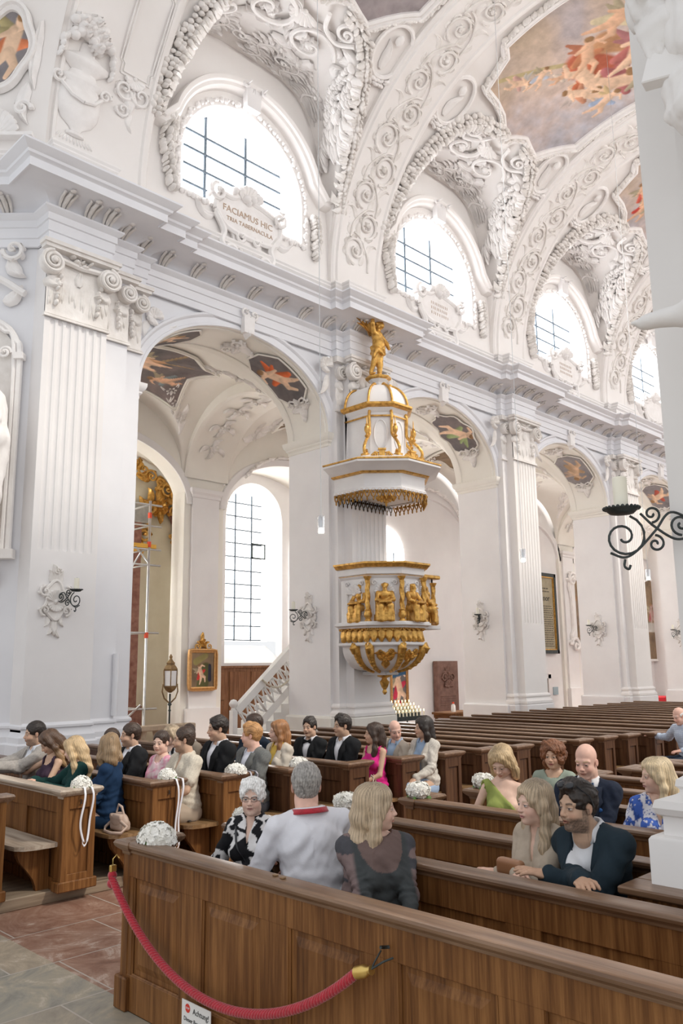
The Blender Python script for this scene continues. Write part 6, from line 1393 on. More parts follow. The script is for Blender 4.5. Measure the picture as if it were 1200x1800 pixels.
t=thing('wall_plaque','grey green stone plaque low on the far wall near the right edge','plaque',(40.2,17.5,1.5)); m=MB(); m.box(39.6,41.0,17.45,17.6,.7,2.45,.01); m.build('stone','marble_grey',t,loc=(40.2,17.5,1.5)); m=MB(); m.box(39.75,40.85,17.44,17.45,.85,2.3); m.build('inscription','parchment',t,loc=(40.2,17.5,1.5))
m=MB(); m.box(XE-.6,44,17.6,17.9,0,9.2); m.build('wall_outer','plaster',kind='structure')
d=bpy.data.objects.new('door_1',None); COL.objects.link(d); d['kind']='structure'; m=MB(); m.box(28.3,28.9,17.53,17.6,0,1.4); m.build('door_leaf','oak_dark_v',d); m=MB(); m.box(28.9,29.1,17.48,17.62,0,1.55); m.box(28.2,29.1,17.48,17.62,1.4,1.6); m.build('door_frame','plaster',d)
t=MB(); t.box(29.4,29.75,17.58,17.61,.75,1.05); mat('notice_blue',(.35,.45,.50),rough=.6); t.build('wall_notice','notice_blue',label='small pale blue notice on the wall below the inscription board',cat='sign')
# picture, votive candle stand, table behind the pews
fresco('altar_picture',[(-.35,-.75),(.35,-.75),(.35,.8),(-.35,.8)],lambda v:np.c_[20.12+v[:,0],17.60-v[:,2],1.15+v[:,1]],'dark',putto(0,.1,.6,.2,FL2,(.62,.05,.10),5)+putto(.05,-.5,.35,1.2,FL,(.55,.05,.08),6)+[(-.3,.6,.3,.7,.2,.2,(.05,.12,.22),.2)],.05,.06,60,47,'dark blue and red painting partly hidden behind the pulpit finial','picture',frame_mt='gilt_frame')
cs=thing('votive_candle_stand','black iron stand with rows of small lit candles behind the pews','candle stand',(15.6,13.6,0)); 
m=MB(); m.box(-.55,.6,-.30,.30,.66,.69); 
for x in(-.5,.55):
    for y in(-.27,.27): m.tube([(x,y,0),(x,y,.67)],.02,6)
for i in range(4): m.box(-.55,.6,-.30+.16*i,-.27+.16*i,.69,.76+.07*i)
m.build('rack','iron',cs)
R=np.random.RandomState(2)
m=MB(); m.lathe([(.018,0),(.018,.10)],n=8); m2=MB(); m2.ell((0,0,.13),(.011,.011,.028),6,5)
pr=None
for i in range(4):
    for j in range(9):
        loc=(15.6-.5+.13*j,13.6-.285+.16*i,.762+.07*i)
        if pr is None: c=pr=thing('votive_candle','small lit white candle in the black candle rack behind the pews','candle',loc,'votive candles in the rack'); m.build('candle','wax',c,smooth=True,angle=40); m2.build('flame','flame',c,smooth=True)
        else: c=copy_tree(pr); c.location=loc
tb=thing('small_table','brown wooden table with turned legs standing behind the pews, right of the pulpit','table',(19.4,14.8,0)); m=MB(); m.box(-.7,.7,-.35,.35,.60,.66,.01); m.box(-.66,.66,-.3,.3,.5,.6); m.build('table_top','oak_h',tb)
for x in(-.58,.58):
    for y in(-.27,.27): m=MB(); m.lathe([(.05,0),(.03,.08),(.05,.2),(.03,.3),(.05,.42),(.05,.5)],(x,y,0),10); m.build('leg','oak_v',tb,smooth=True)
bt=thing('bottle','small white bottle with a red cap on the brown table','bottle',(19.2,14.75,.66)); m=MB(); m.lathe([(.06,0),(.065,.02),(.06,.17),(.03,.22)],n=12); m.build('body','white_paint',bt,smooth=True); m=MB(); m.lathe([(.03,.22),(.03,.27)],n=10); m.build('cap','tag_red',bt)
# stone balustrade in the aisle behind the seated guests
bl=thing('stone_balustrade','low brownish stone balustrade in front of the side chapel','balustrade',(10.2,16.2,0)); mat('stone_tan',(.40,.31,.22),(.55,.45,.34),6,.6)
m=MB(); m.box(-2.2,1.1,-.12,.12,.62,.74,.02); m.box(-2.2,1.1,-.12,.12,0,.12); m.build('coping','stone_tan',bl)
for i in range(11): m=MB(); m.lathe([(.06,.12),(.04,.2),(.09,.34),(.05,.5),(.07,.62)],(-2.0+.3*i,0,0),10); m.build('baluster','stone_tan',bl,smooth=True)
m=MB(); m.tube([(6.63,11.60,1.28),(6.63,11.60,2.22)],.045,10); trim(m,'plaster_cool')
mat('red_mat',(.55,.02,.03),rough=.9); m=MB(); m.box(35.0,36.6,15.6,17.2,.0,.5,.02); m.build('red_bench','red_mat',label='low red covered bench against the far wall near the right edge',cat='bench')
# ================================================================ pews
def pew(x,y0,y1,side,wood=('oak_v','oak_h','oak_top','oak_seat'),label='',front=False,seat=True,group='church pews',endp=True,zb=.10):
    """back rest at x, from y0 to y1; side=+1: aisle end at y1 (right hand block), -1: aisle end at y0"""
    wv,wh,wt,ws=wood; ye=y1 if side>0 else y0; L0=(x,ye,zb)
    t=thing('church_pew',label,'pew',L0,group)
    m=MB(); m.box(x,x+.036,y0,y1,.745,.915,.004); m.box(x,x+.036,y0,y1,zb,.20,.004)
    n=max(1,int(round((y1-y0)/.71))); pitch=(y1-y0)/n; 
    if front: n=int((4.75-y0)/.71)+1
    for i in range(n+1):
        c=(4.75-.71*i) if front else y0+pitch*i
        if c<y0: continue
        m.box(x+.002,x+.034,max(y0,c-.10),min(y1,c+.10),.20,.75)
    m.build('frame',wv,t,loc=L0)
    for i in range(n):
        if front: b=4.65-.71*i; a=b-.50
        else: a=y0+pitch*i+.09; b=y0+pitch*(i+1)-.09
        if b<=a or b<y0: continue
        a=max(a,y0+.01)
        m=MB(); m.box(x+.020,x+.030,a-.01,b+.01,.19,.76)
        if front:   # raised field with bevelled border
            for (g0,g1,xx0,xx1) in ((.035,.075,.020,.006),): 
                o=[(a+g0,.20+g0),(b-g0,.20+g0),(b-g0,.75-g0),(a+g0,.75-g0)]; q=[(a+g1,.20+g1),(b-g1,.20+g1),(b-g1,.75-g1),(a+g1,.75-g1)]
                v=[(x+xx0,p[0],p[1]) for p in o]+[(x+xx1,p[0],p[1]) for p in q]; m.add(v,[(0,1,5,4),(1,2,6,5),(2,3,7,6),(3,0,4,7),(4,5,6,7)])
            for (p,q) in (((a,.20),(b,.20)),((b,.20),(b,.75)),((b,.75),(a,.75)),((a,.75),(a,.20))): m.tube([(x+.014,p[0],p[1]),(x+.014,q[0],q[1])],.009,6)
        m.build('panel',wv,t,loc=L0)
    m=MB(); m.sweep([(x+.018,y1+(.04 if side>0 else 0)),(x+.018,y0-(.04 if side<0 else 0))],[(.02,.885),(.028,.887),(.030,.90),(.045,.912),(.062,.922),(.066,.936),(.062,.948),(.05,.953),(-.06,.953),(-.072,.945),(-.07,.93),(-.03,.915),(-.02,.915)]); m.build('top_rail',wt,t,loc=L0,smooth=True,angle=30)
    if front:
        m=MB(); m.sweep([(x+.3,y1+.02),(x,y1+.02),(x,y0)],[(.0,.0),(.07,.0),(.07,.055),(.055,.07),(.04,.075),(.035,.15),(.02,.165),(.0,.17)],side=-1); m.build('plinth',wh,t,loc=L0,smooth=True,angle=30)
    s=-1 if side<0 else 1
    if endp:
        e0,e1=(ye-.03,ye+.03)
        m=MB(); m.box(x-.005,x+.315,e0,e1,zb,.90,.004); yo=e1 if s>0 else e0
        for (a,b,c,d) in ((x,x+.06,.10,.9),(x+.25,x+.31,.10,.9),(x+.06,x+.25,.10,.24),(x+.06,x+.25,.78,.90)): m.box(a,b,min(yo,yo+s*.018),max(yo,yo+s*.018),c,d,.003)
        m.box(x-.03,x+.34,e0-.035,e1+.035,zb,.185,.008)
        ep=m.build('end_panel',wv,t,loc=L0)
        m=MB(); m.sweep([(x-.0,e0),(x+.31,e0),(x+.31,e1),(x,e1)],[(0,.87),(.012,.872),(.015,.89),(.035,.905),(.05,.92),(.055,.937),(.045,.953),(-.02,.956)],closed=True); m.box(x,x+.31,e0,e1,.93,.956); c=m.build('end_cap',wt,ep,loc=L0,smooth=True,angle=30)
    if seat and not front:
        ys=[]; e=ye-s*.02; o=y0 if s>0 else y1
        pts=[(x,e),(x-.20,e),(x-.29,e-s*.03),(x-.345,e-s*.10),(x-.36,e-s*.20),(x-.36,o),(x,o)]
        if s<0: pts=pts[::-1]
        m=MB(); m.prism(pts,.47,.505); m.build('seat',ws,t,loc=L0)
        for yy in ([e-s*.18]+list(np.arange(e-s*2.0,o,-s*1.9))):
            m=MB(); pr=[(x,.47),(x-.30,.47),(x-.295,.42),(x-.27,.36),(x-.20,.28),(x-.14,.20),(x-.115,.14),(x-.11,zb),(x,zb)]
            m.prism(pr,0,.05,lambda v:np.c_[v[:,0],yy-.025+v[:,2],v[:,1]]); m.build('bracket',wv,t,loc=L0)
        m=MB(); m.box(x+.12,x+.30,y0+.05,y1-.05,.22,.245,.004); m.build('kneeler',wh,t,loc=L0)
    return t
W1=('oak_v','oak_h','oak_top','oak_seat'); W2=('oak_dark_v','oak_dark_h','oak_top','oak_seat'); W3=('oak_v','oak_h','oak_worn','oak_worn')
nth=['first','second','third','fourth','fifth','sixth','seventh','eighth','ninth','tenth','eleventh','twelfth','thirteenth','fourteenth','fifteenth','sixteenth','seventeenth']
LX=[3.57,4.38,5.10,5.86,6.60,7.35,8.05,8.72,9.31,9.99,10.53,11.15,11.71,12.28,12.85]
LY=[7.09,6.95,6.82,6.70,6.56,6.45,6.38,6.33,6.20,6.12,6.00,5.95,5.87,5.73,5.65]
pew(2.80,7.19,11.0,-1,W1,'oak pew end cut by the left picture edge, in front of pew 2')
lbl={0:'oak pew numbered 2 with a worn pale seat and white ribbon at its end',1:'oak pew numbered 3 with a beige handbag on its seat and ribboned flowers',2:'oak pew whose end carries flowers with a striped ribbon, beside the man in grey'
 ,3:'dark oak pew with a flower ball on its end behind the white haired man',4:'dark oak pew end in front of the girl in the pink dress',5:'dark oak pew with a small white basket on its seat',6:'dark oak pew with a grey shoulder bag on its seat'}
for i,(x,y) in enumerate(zip(LX,LY)):
    ymax=10.95 if x<9.6 else (10.6 if x<11 else 10.3)
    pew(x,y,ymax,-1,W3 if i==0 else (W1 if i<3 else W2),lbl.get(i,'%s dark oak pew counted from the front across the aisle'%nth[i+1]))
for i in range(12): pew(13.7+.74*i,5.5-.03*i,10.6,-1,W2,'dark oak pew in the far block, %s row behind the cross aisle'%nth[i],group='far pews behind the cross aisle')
RX=[3.61,4.43,5.20,5.92,6.70,7.40,8.05,8.75,9.45]; RY=[4.66,4.52,4.46,4.36,4.22,4.12,4.04,3.98,3.92]; R0=[.9,2.06,2.06,1.5,1.5,1.5,1.6,1.9,2.1]
fp=pew(2.83,.55,4.72,1,W1,'foremost oak pew front with raised panels, hung with the red rope',front=True,seat=False,group='church pews',zb=0.0)
lr=['oak pew back directly behind the woman in the grey dress','oak pew back directly behind the couple in beige and navy','oak pew back with a flower ball on its corner, above the grey dressed woman','oak pew back right in front of the bald man with bow tie','sunlit orange oak pew back behind the bald man with bow tie','oak pew two rows behind the bald man with bow tie','oak pew end right behind the curly haired woman','oak pew at the right edge behind the blonde in blue and white','last oak pew of the near block at the right edge']
for i,(x,y,a) in enumerate(zip(RX,RY,R0)): pew(x,a,y,1,W1,lr[i])
b=MB(); b.box(3.90,3.98,.9,2.0,.1,.92,.004); b.box(3.98,5.1,1.95,2.0,.1,.92,.004); b2=MB(); b2.sweep([(3.735,.9),(3.735,1.96),(5.1,1.96)],[(-.2,.95),(-.2,.92),(0,.89),(.03,.91),(.06,.925),(.065,.94),(.05,.95),(-.2,.951)],side=-1)
t=thing('pew_partition','brown wooden partition with a flat top around the base of the white pier','partition',(3.8,1.6,.1)); b.build('board','oak_v',t,loc=(3.8,1.6,.1)); 
m=MB(); m.box(3.86,4.06,.8,2.03,.915,.952,.008); m.box(4.06,5.1,1.90,2.03,.915,.952,.008); m.build('top_rail','oak_top',t,loc=(3.8,1.6,.1))
for n_,x,y,z in (('2',3.73,7.04,.835),('3',4.55,6.90,.835)):
    o=lettering('number',n_,.055,lambda v:np.c_[x+v[:,0],y-v[:,2]-.010,z+v[:,1]],'ink'); p=[q for q in COL.objects if q.name.startswith('church_pew') and abs(q.location.x-(3.57 if n_=='2' else 4.38))<.01][0]; o.parent=p; o.matrix_parent_inverse=Matrix.Translation(-p.location)
# ================================================================ flowers, ribbons, small things
mat('petal',(.84,.82,.75),(.93,.92,.88),20,.7,sheen=.2); mat('leaf_green',(.07,.16,.03),(.16,.30,.07),20,.5); mat('satin',(.80,.80,.86),(.88,.88,.92),5,.3,sheen=.3); mat('satin_stripe',(.12,.10,.16),(.6,.6,.64),60,.4)
def bouquet(label,loc,rx,ry,rz,seed,n=90,vase=False,group='white hydrangea balls on the pew ends'):
    t=thing('hydrangea_bouquet',label,'flowers',loc,group); R=np.random.RandomState(seed); m=MB()
    for i in range(n):
        a=R.uniform(0,2*pi); u=R.uniform(-.15,1) if not vase else R.uniform(-.7,1); r=math.sqrt(max(0,1-u*u)); c=np.array([rx*r*math.cos(a),ry*r*math.sin(a),max(.005,rz*u+(0 if not vase else rz*.9))]); nn=np.array([r*math.cos(a),r*math.sin(a),u]); nn/=np.linalg.norm(nn)+1e-9
        T=np.cross(nn,[.3,.2,1]); T/=np.linalg.norm(T)+1e-9; Bn=np.cross(nn,T); ph=R.uniform(0,1.5); s=.0165*R.uniform(.8,1.3)
        c=c*R.uniform(.93,1.04)
        for k in range(4):
            q=ph+k*pi/2; d=T*math.cos(q)+Bn*math.sin(q); e=T*-math.sin(q)+Bn*math.cos(q); l=nn*s*R.uniform(.2,.6)
            m.add([c,c+d*s*.6+e*s*.55+l*.7,c+d*s*1.25+l,c+d*s*.6-e*s*.55+l*.7],[(0,1,2,3)])
    m.ell((0,0,rz*.15 if not vase else rz*.9),(rx*.9,ry*.9,rz*.85),12,8); m.build('blossoms','petal',t,smooth=False)
    m=MB()
    for k in range(4): q=MB(); leaf(q,(rx*.6*math.cos(k*1.7),ry*.6*math.sin(k*1.7)),k*1.7,.05,.035,.02,.3,0,n=5); m.merge(q)
    m.build('leaves','leaf_green',t,smooth=True)
    if vase: m=MB(); m.lathe([(.028,0),(.03,.004),(.024,.01),(.027,.055),(.032,.06)],(0,0,0),12); m.build('glass','clear_glass',t,smooth=True)
    return t
bouquet('large white hydrangea mound on the corner of the foremost pew, above the rope',(2.93,4.56,.953),.105,.13,.105,1,420)
bouquet('white hydrangea ball with two long ribbons on the pew end numbered 2',(3.76,7.10,.956),.085,.085,.085,2,230)
bouquet('white hydrangea ball with a twisted ribbon on the pew end numbered 3',(4.58,6.97,.956),.085,.085,.085,3,230)
bouquet('white hydrangea ball with a striped ribbon beside the man in the grey suit',(5.30,6.84,.956),.09,.12,.075,4,250)
bouquet('white hydrangea ball directly above the white haired man in the white shirt',(6.05,6.72,.956),.10,.10,.085,5,230)
bouquet('white hydrangea ball peeking out left of the old lady',(3.66,4.62,.956),.075,.075,.05,6,220,True)
bouquet('white hydrangea ball with a green leaf right of the man in the white shirt',(4.49,4.47,.956),.09,.09,.06,7,250,True)
bouquet('white hydrangea ball on the pew corner right above the woman in grey',(5.26,4.42,.956),.09,.09,.06,8,250,True)
bouquet('white hydrangea ball beside the woman in the green dress',(6.02,4.33,.956),.09,.09,.06,9,250,True)
def strip(m,P,w,wd):
    P=np.asarray(P,float); m.grid([[tuple(np.array(p)-np.array(wd)*w/2),tuple(np.array(p)-np.array(wd)*w/4+np.array([0,-.004,0])),tuple(np.array(p)+np.array(wd)*w/4+np.array([0,-.004,0])),tuple(np.array(p)+np.array(wd)*w/2)] for p in P])
def ribbon(label,x,y,ln,mt='satin',tw=0,n=2):
    t=thing('ribbon',label,'ribbon',(x,y,.95),'ribbons on the pew ends'); m=MB()
    for k in range(n):
        P=[]; off=.028*k
        for s in np.linspace(0,1,26):
            z=.957-ln*s; P.append((x+off*2+(-.03 if k==0 else .03)*math.sin(pi*s)*(0 if tw else 1)+.01*math.sin(s*7+k)-(off*1.0*s if n==2 else 0)*1.2,y-.062-.012*math.sin(s*5+k)-.02*min(1,s*8),z))
        P=[(P[0][0],y+.03,.962)]+P
        wd=(1,0,0); strip(m,P,.021,wd)
    if n==2:
        a=P[-1]; q=[(x-.012+ (P[-1][0]-x+.012)*u, a[1], .957-ln-.03*math.sin(pi*u)) for u in np.linspace(0,1,8)]; strip(m,q,.02,(0,0,1))
    o=m.build('satin',mt,t,smooth=True,loc=(x,y,.95)); md=o.modifiers.new('thickness','SOLIDIFY'); md.thickness=.0015
ribbon('two white satin ribbons hanging in a loop down the pew end numbered 2',3.74,7.06,.46)
ribbon('white ribbon twisting down the pew end numbered 3',4.60,6.91,.60,tw=1,n=2)
ribbon('striped ribbon over the pew end next to the man in the grey suit',5.40,6.80,.22,'satin_stripe',n=2)
# red rope with brass ferrule and padlock
rp=thing('barrier_rope','thick twisted crimson rope hanging across the foremost pew panels','rope',(2.78,4.79,.74))
P=[]
for s in np.linspace(0,1,260):
    y=4.79+(2.70-4.79)*s; k=math.cosh(2.2*(s-.52))/math.cosh(2.2*.52); P.append((2.765-.02*math.sin(pi*s),y+0,.735+.02*s-.44*(1-(k-1/math.cosh(1.144))/(1-1/math.cosh(1.144)))))
P=np.array(P); m=MB(); L_=np.r_[0,np.cumsum(np.linalg.norm(np.diff(P,axis=0),axis=1))]; T=np.gradient(P,axis=0); T/=np.linalg.norm(T,axis=1)[:,None]; A=np.cross(T,[1,0,0]); A/=np.linalg.norm(A,axis=1)[:,None]; Bv=np.cross(A,T)
for k in range(4):
    ph=L_*2*pi/.085+k*pi/2; m.tube(P+.0115*(np.cos(ph)[:,None]*A+np.sin(ph)[:,None]*Bv),.0125,8)
m.ell((2.775,4.80,.745),(.028,.03,.03),10,8); m.ell((2.77,4.79,.70),(.032,.034,.03),10,8); m.build('twisted_rope','rope_red',rp,smooth=True,loc=(2.78,4.79,.74))
m=MB(); e=P[-1]; m.tube([e,e+np.array([.0,-.05,.018]),e+np.array([0,-.07,.025]),e+np.array([0,-.09,.03])],[.028,.028,.016,.02],12); m.build('ferrule','brass',rp,smooth=True,angle=40,loc=(2.78,4.79,.74))
m=MB(); m.tube([e+np.array([0,-.08,.03]),e+np.array([.02,-.14,.07]),e+np.array([.05,-.17,.085])],.005,6); m.tube([e+np.array([.05,-.10,.10]),e+np.array([.02,-.09,.06]),e+np.array([0,-.085,.03])],.004,6); m.tube([(2.83,2.57,.80),(2.78,2.57,.81)],.008,6); m.build('hook','iron',rp,smooth=True,loc=(2.78,4.79,.74))
m=MB(); m.box(2.755,2.795,4.785,4.81,.765,.805,.004); m.build('padlock','brass',rp,loc=(2.78,4.79,.74)); m=MB(); m.tube([(2.775,4.797,.80),(2.775,4.80,.84),(2.80,4.80,.86),(2.815,4.795,.84)],.004,6); m.build('chain','brass',rp,smooth=True,loc=(2.78,4.79,.74))
# notice
sg=thing('notice','white paper notice with a red stop symbol taped below the rope','sign',(2.80,3.92,.12)); SL=(2.80,3.92,.12)
m=MB(); m.box(2.790,2.794,3.79,4.05,.015,.235); m.build('sheet','paper',sg,loc=SL)
sm=lambda y0,z0:(lambda v:np.c_[2.789-v[:,2],y0-v[:,0],z0+v[:,1]])
lettering('lettering','Achtung!',.040,lambda v:sm(3.875,.195)(v)-np.array(SL),'ink',sg,.0006)
lettering('lettering','Dieser Bereich ist',.030,lambda v:sm(3.92,.145)(v)-np.array(SL),'ink',sg,.0006)
m=MB(); m.prism([(3.995+.022*math.cos(a),.200+.022*math.sin(a)) for a in np.linspace(0,2*pi,24,endpoint=False)],0,.0008,lambda v:np.c_[2.7895-v[:,2],v[:,0],v[:,1]]); m.build('stop_symbol','ink_red',sg,loc=SL)
lettering('lettering','STOP',.014,lambda v:sm(3.995,.200)(v)-np.array([.001,0,0])-np.array(SL),'paper',sg,.0006)
m=MB(); m.prism([(3.92+.026*math.cos(a),.085+.022*math.sin(a)) for a in np.linspace(0,2*pi,24,endpoint=False)],0,.0008,lambda v:np.c_[2.7895-v[:,2],v[:,0],v[:,1]]); m.build('stop_symbol','ink_red',sg,loc=SL)
# small brown pieces on the pew top
for i,(x,y) in enumerate(((2.87,3.37),(2.86,3.30))):
    m=MB(); m.box(x-.012,x+.012,y-.014,y+.014,.953,.963,.003); o=m.build('wooden_token','oak_seat',label=['small brown block on the foremost pew top, nearer the white shirt','small brown block on the foremost pew top, nearer the grey dress'][i],cat='block',group='brown blocks on the pew top')
# handbags, basket
mat('bag_beige',(.50,.37,.30),(.56,.43,.35),8,.55); mat('bag_grey',(.36,.33,.29),(.42,.38,.33),8,.5); mat('wicker',(.60,.53,.42),(.80,.74,.62),40,.8,bs=.8,bscale=90); mat('bag_black',(.015,.017,.02),(.03,.033,.04),10,.35)
hb=thing('handbag','beige saddle handbag with a wide strap on the seat of pew 3','handbag',(4.20,7.16,.505)); HL=(0,0,0)
s=SDF(); s.el((0,0,.085),(.055,.125,.085),.02); s.bx((0,0,.05),(.055,.11,.045),.03,.02); P,Q=s.mesh(.007); obj_arrays('body',P,Q,'bag_beige',hb)
s=SDF(); s.el((-.045,0,.10),(.022,.10,.055),.02); s.bx((-.04,0,.135),(.025,.095,.022),.015,.02); P,Q=s.mesh(.006); obj_arrays('flap','bag_beige' and P,Q,'bag_beige',hb)
m=MB(); m.tube([(-.0,-.06,.15),(-.01,-.04,.22),(-.01,.02,.235),(0,.07,.16)],.008,6,flat=1.6); m.tube([(-.02,.12,.08),(-.08,.13,.03),(-.13,.05,.012),(-.14,-.08,.012),(-.10,-.20,.02),(-.03,-.17,.06),(-.055,-.05,.12),(-.06,.05,.14)],.012,6,flat=1.3); m.build('strap','bag_beige',hb,smooth=True)
m=MB(); m.tube([(-.02,.115,.09),(-.03,.125,.07),(-.02,.12,.05)],.006,6); m.build('buckle','brass',hb,smooth=True)
bk=thing('basket','small white woven basket with two handles on a pew seat','basket',(7.05,6.66,.505)); m=MB(); m.lathe([(.07,0),(.085,.02),(.09,.16),(.095,.19),(.085,.19),(.08,.03),(.0,.02)],n=24); m.build('body','wicker',bk,smooth=True); m=MB()
for sx in(-1,1): m.tube([(sx*.02,-.085,.17),(sx*.02,-.10,.25),(sx*.02,-.07,.27),(sx*.02,-.05,.2)],.01,6); m.tube([(sx*.02,.085,.17),(sx*.02,.10,.25),(sx*.02,.07,.27),(sx*.02,.05,.2)],.01,6)
m.build('handle','wicker',bk,smooth=True)
gb=thing('shoulder_bag','grey shoulder bag with a looping strap at the end of a dark pew seat','handbag',(7.86,6.56,.505)); s=SDF(); s.bx((0,0,.07),(.05,.08,.07),.02,.01); s.bx((-.04,0,.10),(.02,.08,.045),.015,.015); P,Q=s.mesh(.009); obj_arrays('body',P,Q,'bag_grey',gb); m=MB(); m.tube(curve([(0,.07,.13),(-.06,.02,.10),(-.10,-.08,.03),(-.10,-.18,-.12),(-.05,-.22,-.16),(0,-.2,-.04),(.02,-.14,.06),(0,-.08,.12)],6),.007,6); m.build('strap','bag_grey',gb,smooth=True)
sgl=thing('sunglasses','dark sunglasses lying on a pew seat behind the man in cream','glasses',(4.88,7.05,.507)); m=MB(); m.ell((0,-.03,.012),(.018,.027,.006),10,6); m.ell((0,.03,.012),(.018,.027,.006),10,6); m.tube([(0,-.06,.012),(.06,-.05,.008)],.003,5); m.tube([(0,.06,.012),(.06,.05,.008)],.003,5); m.build('lenses','bag_black',sgl,smooth=True)
# ================================================================ people
SKIN={'fair':(.78,.53,.42),'pink':(.80,.50,.40),'tan':(.62,.40,.28),'olive':(.55,.36,.25),'old':(.76,.53,.43),'brown':(.42,.26,.17)}
HAIRC={'dark':(.025,.017,.013),'brown':(.095,.050,.028),'dkbrown':(.05,.028,.018),'auburn':(.20,.075,.03),'blonde':(.60,.43,.24),'ash':(.52,.40,.27),'white':(.80,.79,.77),'grey':(.36,.34,.32),'ginger':(.50,.26,.10),'ltblonde':(.70,.56,.36),'redbl':(.36,.17,.07),'dkblonde':(.30,.20,.11)}
def g3(P,c,r): return np.exp(-(((P-np.array(c))/np.array(r))**2).sum(1))
def head_mesh(h,sex='m',age=0,skin='fair',hair='brown',beard=0,brow=None,smile=0,mouth=0,neck=True,lips=None,fat=0,eyes=.80,iris=(.07,.05,.035)):
    f=sex=='f'; s=SDF()
    s.el((-.012,0,.042),(.094,.074+fat*.3,.088),.01); s.el((.030,0,-.030),(.062,.058+fat,.078),.03); s.el((.022,0,-.070),(.052,.050+fat,.044),.03)
    s.el((.066,0,-.100+.004*f),(.022,.020 if f else .026,.017),.022)
    for y in(-1,1):
        s.el((.052,y*.036,-.036),(.030,.024+fat,.026),.02); s.cap((.080,y*.014,.026),(.070,y*.046,.024),.0105 if f else .0135,.009,.018)
        s.el((-.012,y*(.050+fat*.6),-.070),(.030,.012+fat*.4,.028),.03)
    s.cap((.086,0,.014),(.105,0,-.024),.0085,.0105,.012); s.el((.109,0,-.0285),(.0105,.0115,.0095),.008)
    for y in(-1,1): s.el((.099,y*.0125,-.031),(.0105,.0075,.0075),.007)
    for y in(-1,1): s.el((.098,y*.031,.003),(.022,.0165,.0125),.010,op=-1)
    for y in(-1,1): s.el((.0755,y*.031,.002),(.0150,.0150,.0140),.002); s.cap((.084,y*.018,.009),(.076,y*.044,.008),.0042,.0042,.004); s.cap((.0815,y*.020,-.0065),(.076,y*.041,-.0065),.0035,.0035,.005)
    s.el((.088,0,-.052),(.014,.024,.012),.012)
    up=.0050 if f else .0036; s.cap((.0975,0,-.0560),(.088,-.021,-.0585+.003*smile),up,.002,.005); s.cap((.0975,0,-.0560),(.088,.021,-.0585+.003*smile),up,.002,.005)
    lo=.0058 if f else .0048; s.cap((.0955,-.009,-.0665-.006*mouth),(.0955,.009,-.0665-.006*mouth),lo,lo,.005)
    s.el((.100,0,-.0612-.003*mouth),(.010,.016,.0016+.004*mouth),.002,op=-1)
    for y in(-1,1):
        s.el((-.008,y*.0775,-.004),(.017,.0065,.029),.006,rotm(y*-.35,-.15,0)); s.el((-.002,y*.0835,.002),(.010,.004,.018),.004,op=-1)
    if neck: s.cap((-.020,0,-.055),(-.040,0,-.155),.048 if f else .056,.056 if f else .066,.03)
    if age>1: 
        for y in(-1,1): s.cap((.094,y*.017,-.036),(.080,y*.030,-.064),.0018,.0018,.004,op=-1)
    P,Q=s.mesh(h)
    c=np.tile(np.array(SKIN[skin]),(len(P),1)); 
    def mix(w,col): 
        nonlocal c; w=np.clip(w,0,1)[:,None]; c=c*(1-w)+np.array(col)*w
    sk=np.array(SKIN[skin]); ab=np.abs(P[:,1]); front=P[:,0]>.03
    mix(.45*(g3(np.c_[P[:,0],ab,P[:,2]],(.07,.040,-.035),(.03,.022,.022))+.7*g3(P,(.115,0,-.028),(.015,.014,.014))),sk*np.array([1.05,.72,.68]))
    mix(.35*g3(np.c_[P[:,0],ab,P[:,2]],(-.01,.085,0),(.03,.02,.035)),sk*np.array([1.05,.7,.65]))
    if beard: 
        w=((P[:,2]<-.040)&(P[:,2]>-.125)&(P[:,0]>-.03)).astype(float)*np.clip((-.038-P[:,2]-.35*np.clip(ab-.02,0,1)*0)/.012,0,1)
        w*=1-g3(P,(.10,0,-.058),(.02,.020,.009)); w=w*np.clip((P[:,0]+.02)/.03,0,1)
        w2=np.clip(((P[:,2]<.0)&(P[:,0]<.03)&(P[:,0]>-.005)&(ab>.055)).astype(float),0,1)
        mix(beard*np.maximum(w,.8*w2)*(.75+.25*n3(P,300,3)),np.array(HAIRC[brow or hair])*1.2+.02)
    lc=lips or (sk*np.array([.86,.52,.50]) if f else sk*np.array([.85,.62,.58]))
    mix(1.3*np.exp(-((P[:,2]+.061+.003*mouth)/.0085)**4-(ab/.020)**4)*(P[:,0]>.082),lc); mix(np.exp(-((P[:,2]+.0612+.003*mouth)/(.0022+.003*mouth))**2-(ab/.019)**4)*(P[:,0]>.080),(.10,.03,.03))
    bc=np.array(HAIRC[brow or hair])*(1.0)+.01
    t=(ab-.016)/.030; mix(.9*np.exp(-((P[:,2]-(.0245+.006*np.clip(t,0,1)-.010*np.clip(t-.6,0,1)))/(.0035 if f else .0050))**2)*((t>-.05)&(t<1.05)&(P[:,0]>.055)),bc)
    e=np.hypot(P[:,1]-np.sign(P[:,1])*.031,(P[:,2]-.0015)); ey=(P[:,0]>.0795)
    al=np.exp(-((ab-.031)/.0125)**4-((P[:,2]-.0010)/(.0058*eyes))**4)*(P[:,0]>.076)
    mix(1.2*al,(.62,.57,.54)); mix(1.6*np.exp(-(e/.0066)**6)*al,iris); mix(1.5*np.exp(-(e/.0028)**4)*al,(.01,.01,.01))
    mix((1.1 if f else .95)*np.exp(-((P[:,2]-(.0010+.0066*eyes))/.0024)**2-((ab-.031)/.0155)**4)*(P[:,0]>.07),(.05,.03,.025)); mix(.35*np.exp(-((P[:,2]+.0058)/.0022)**2-((ab-.031)/.014)**4)*(P[:,0]>.07),(.2,.1,.08))
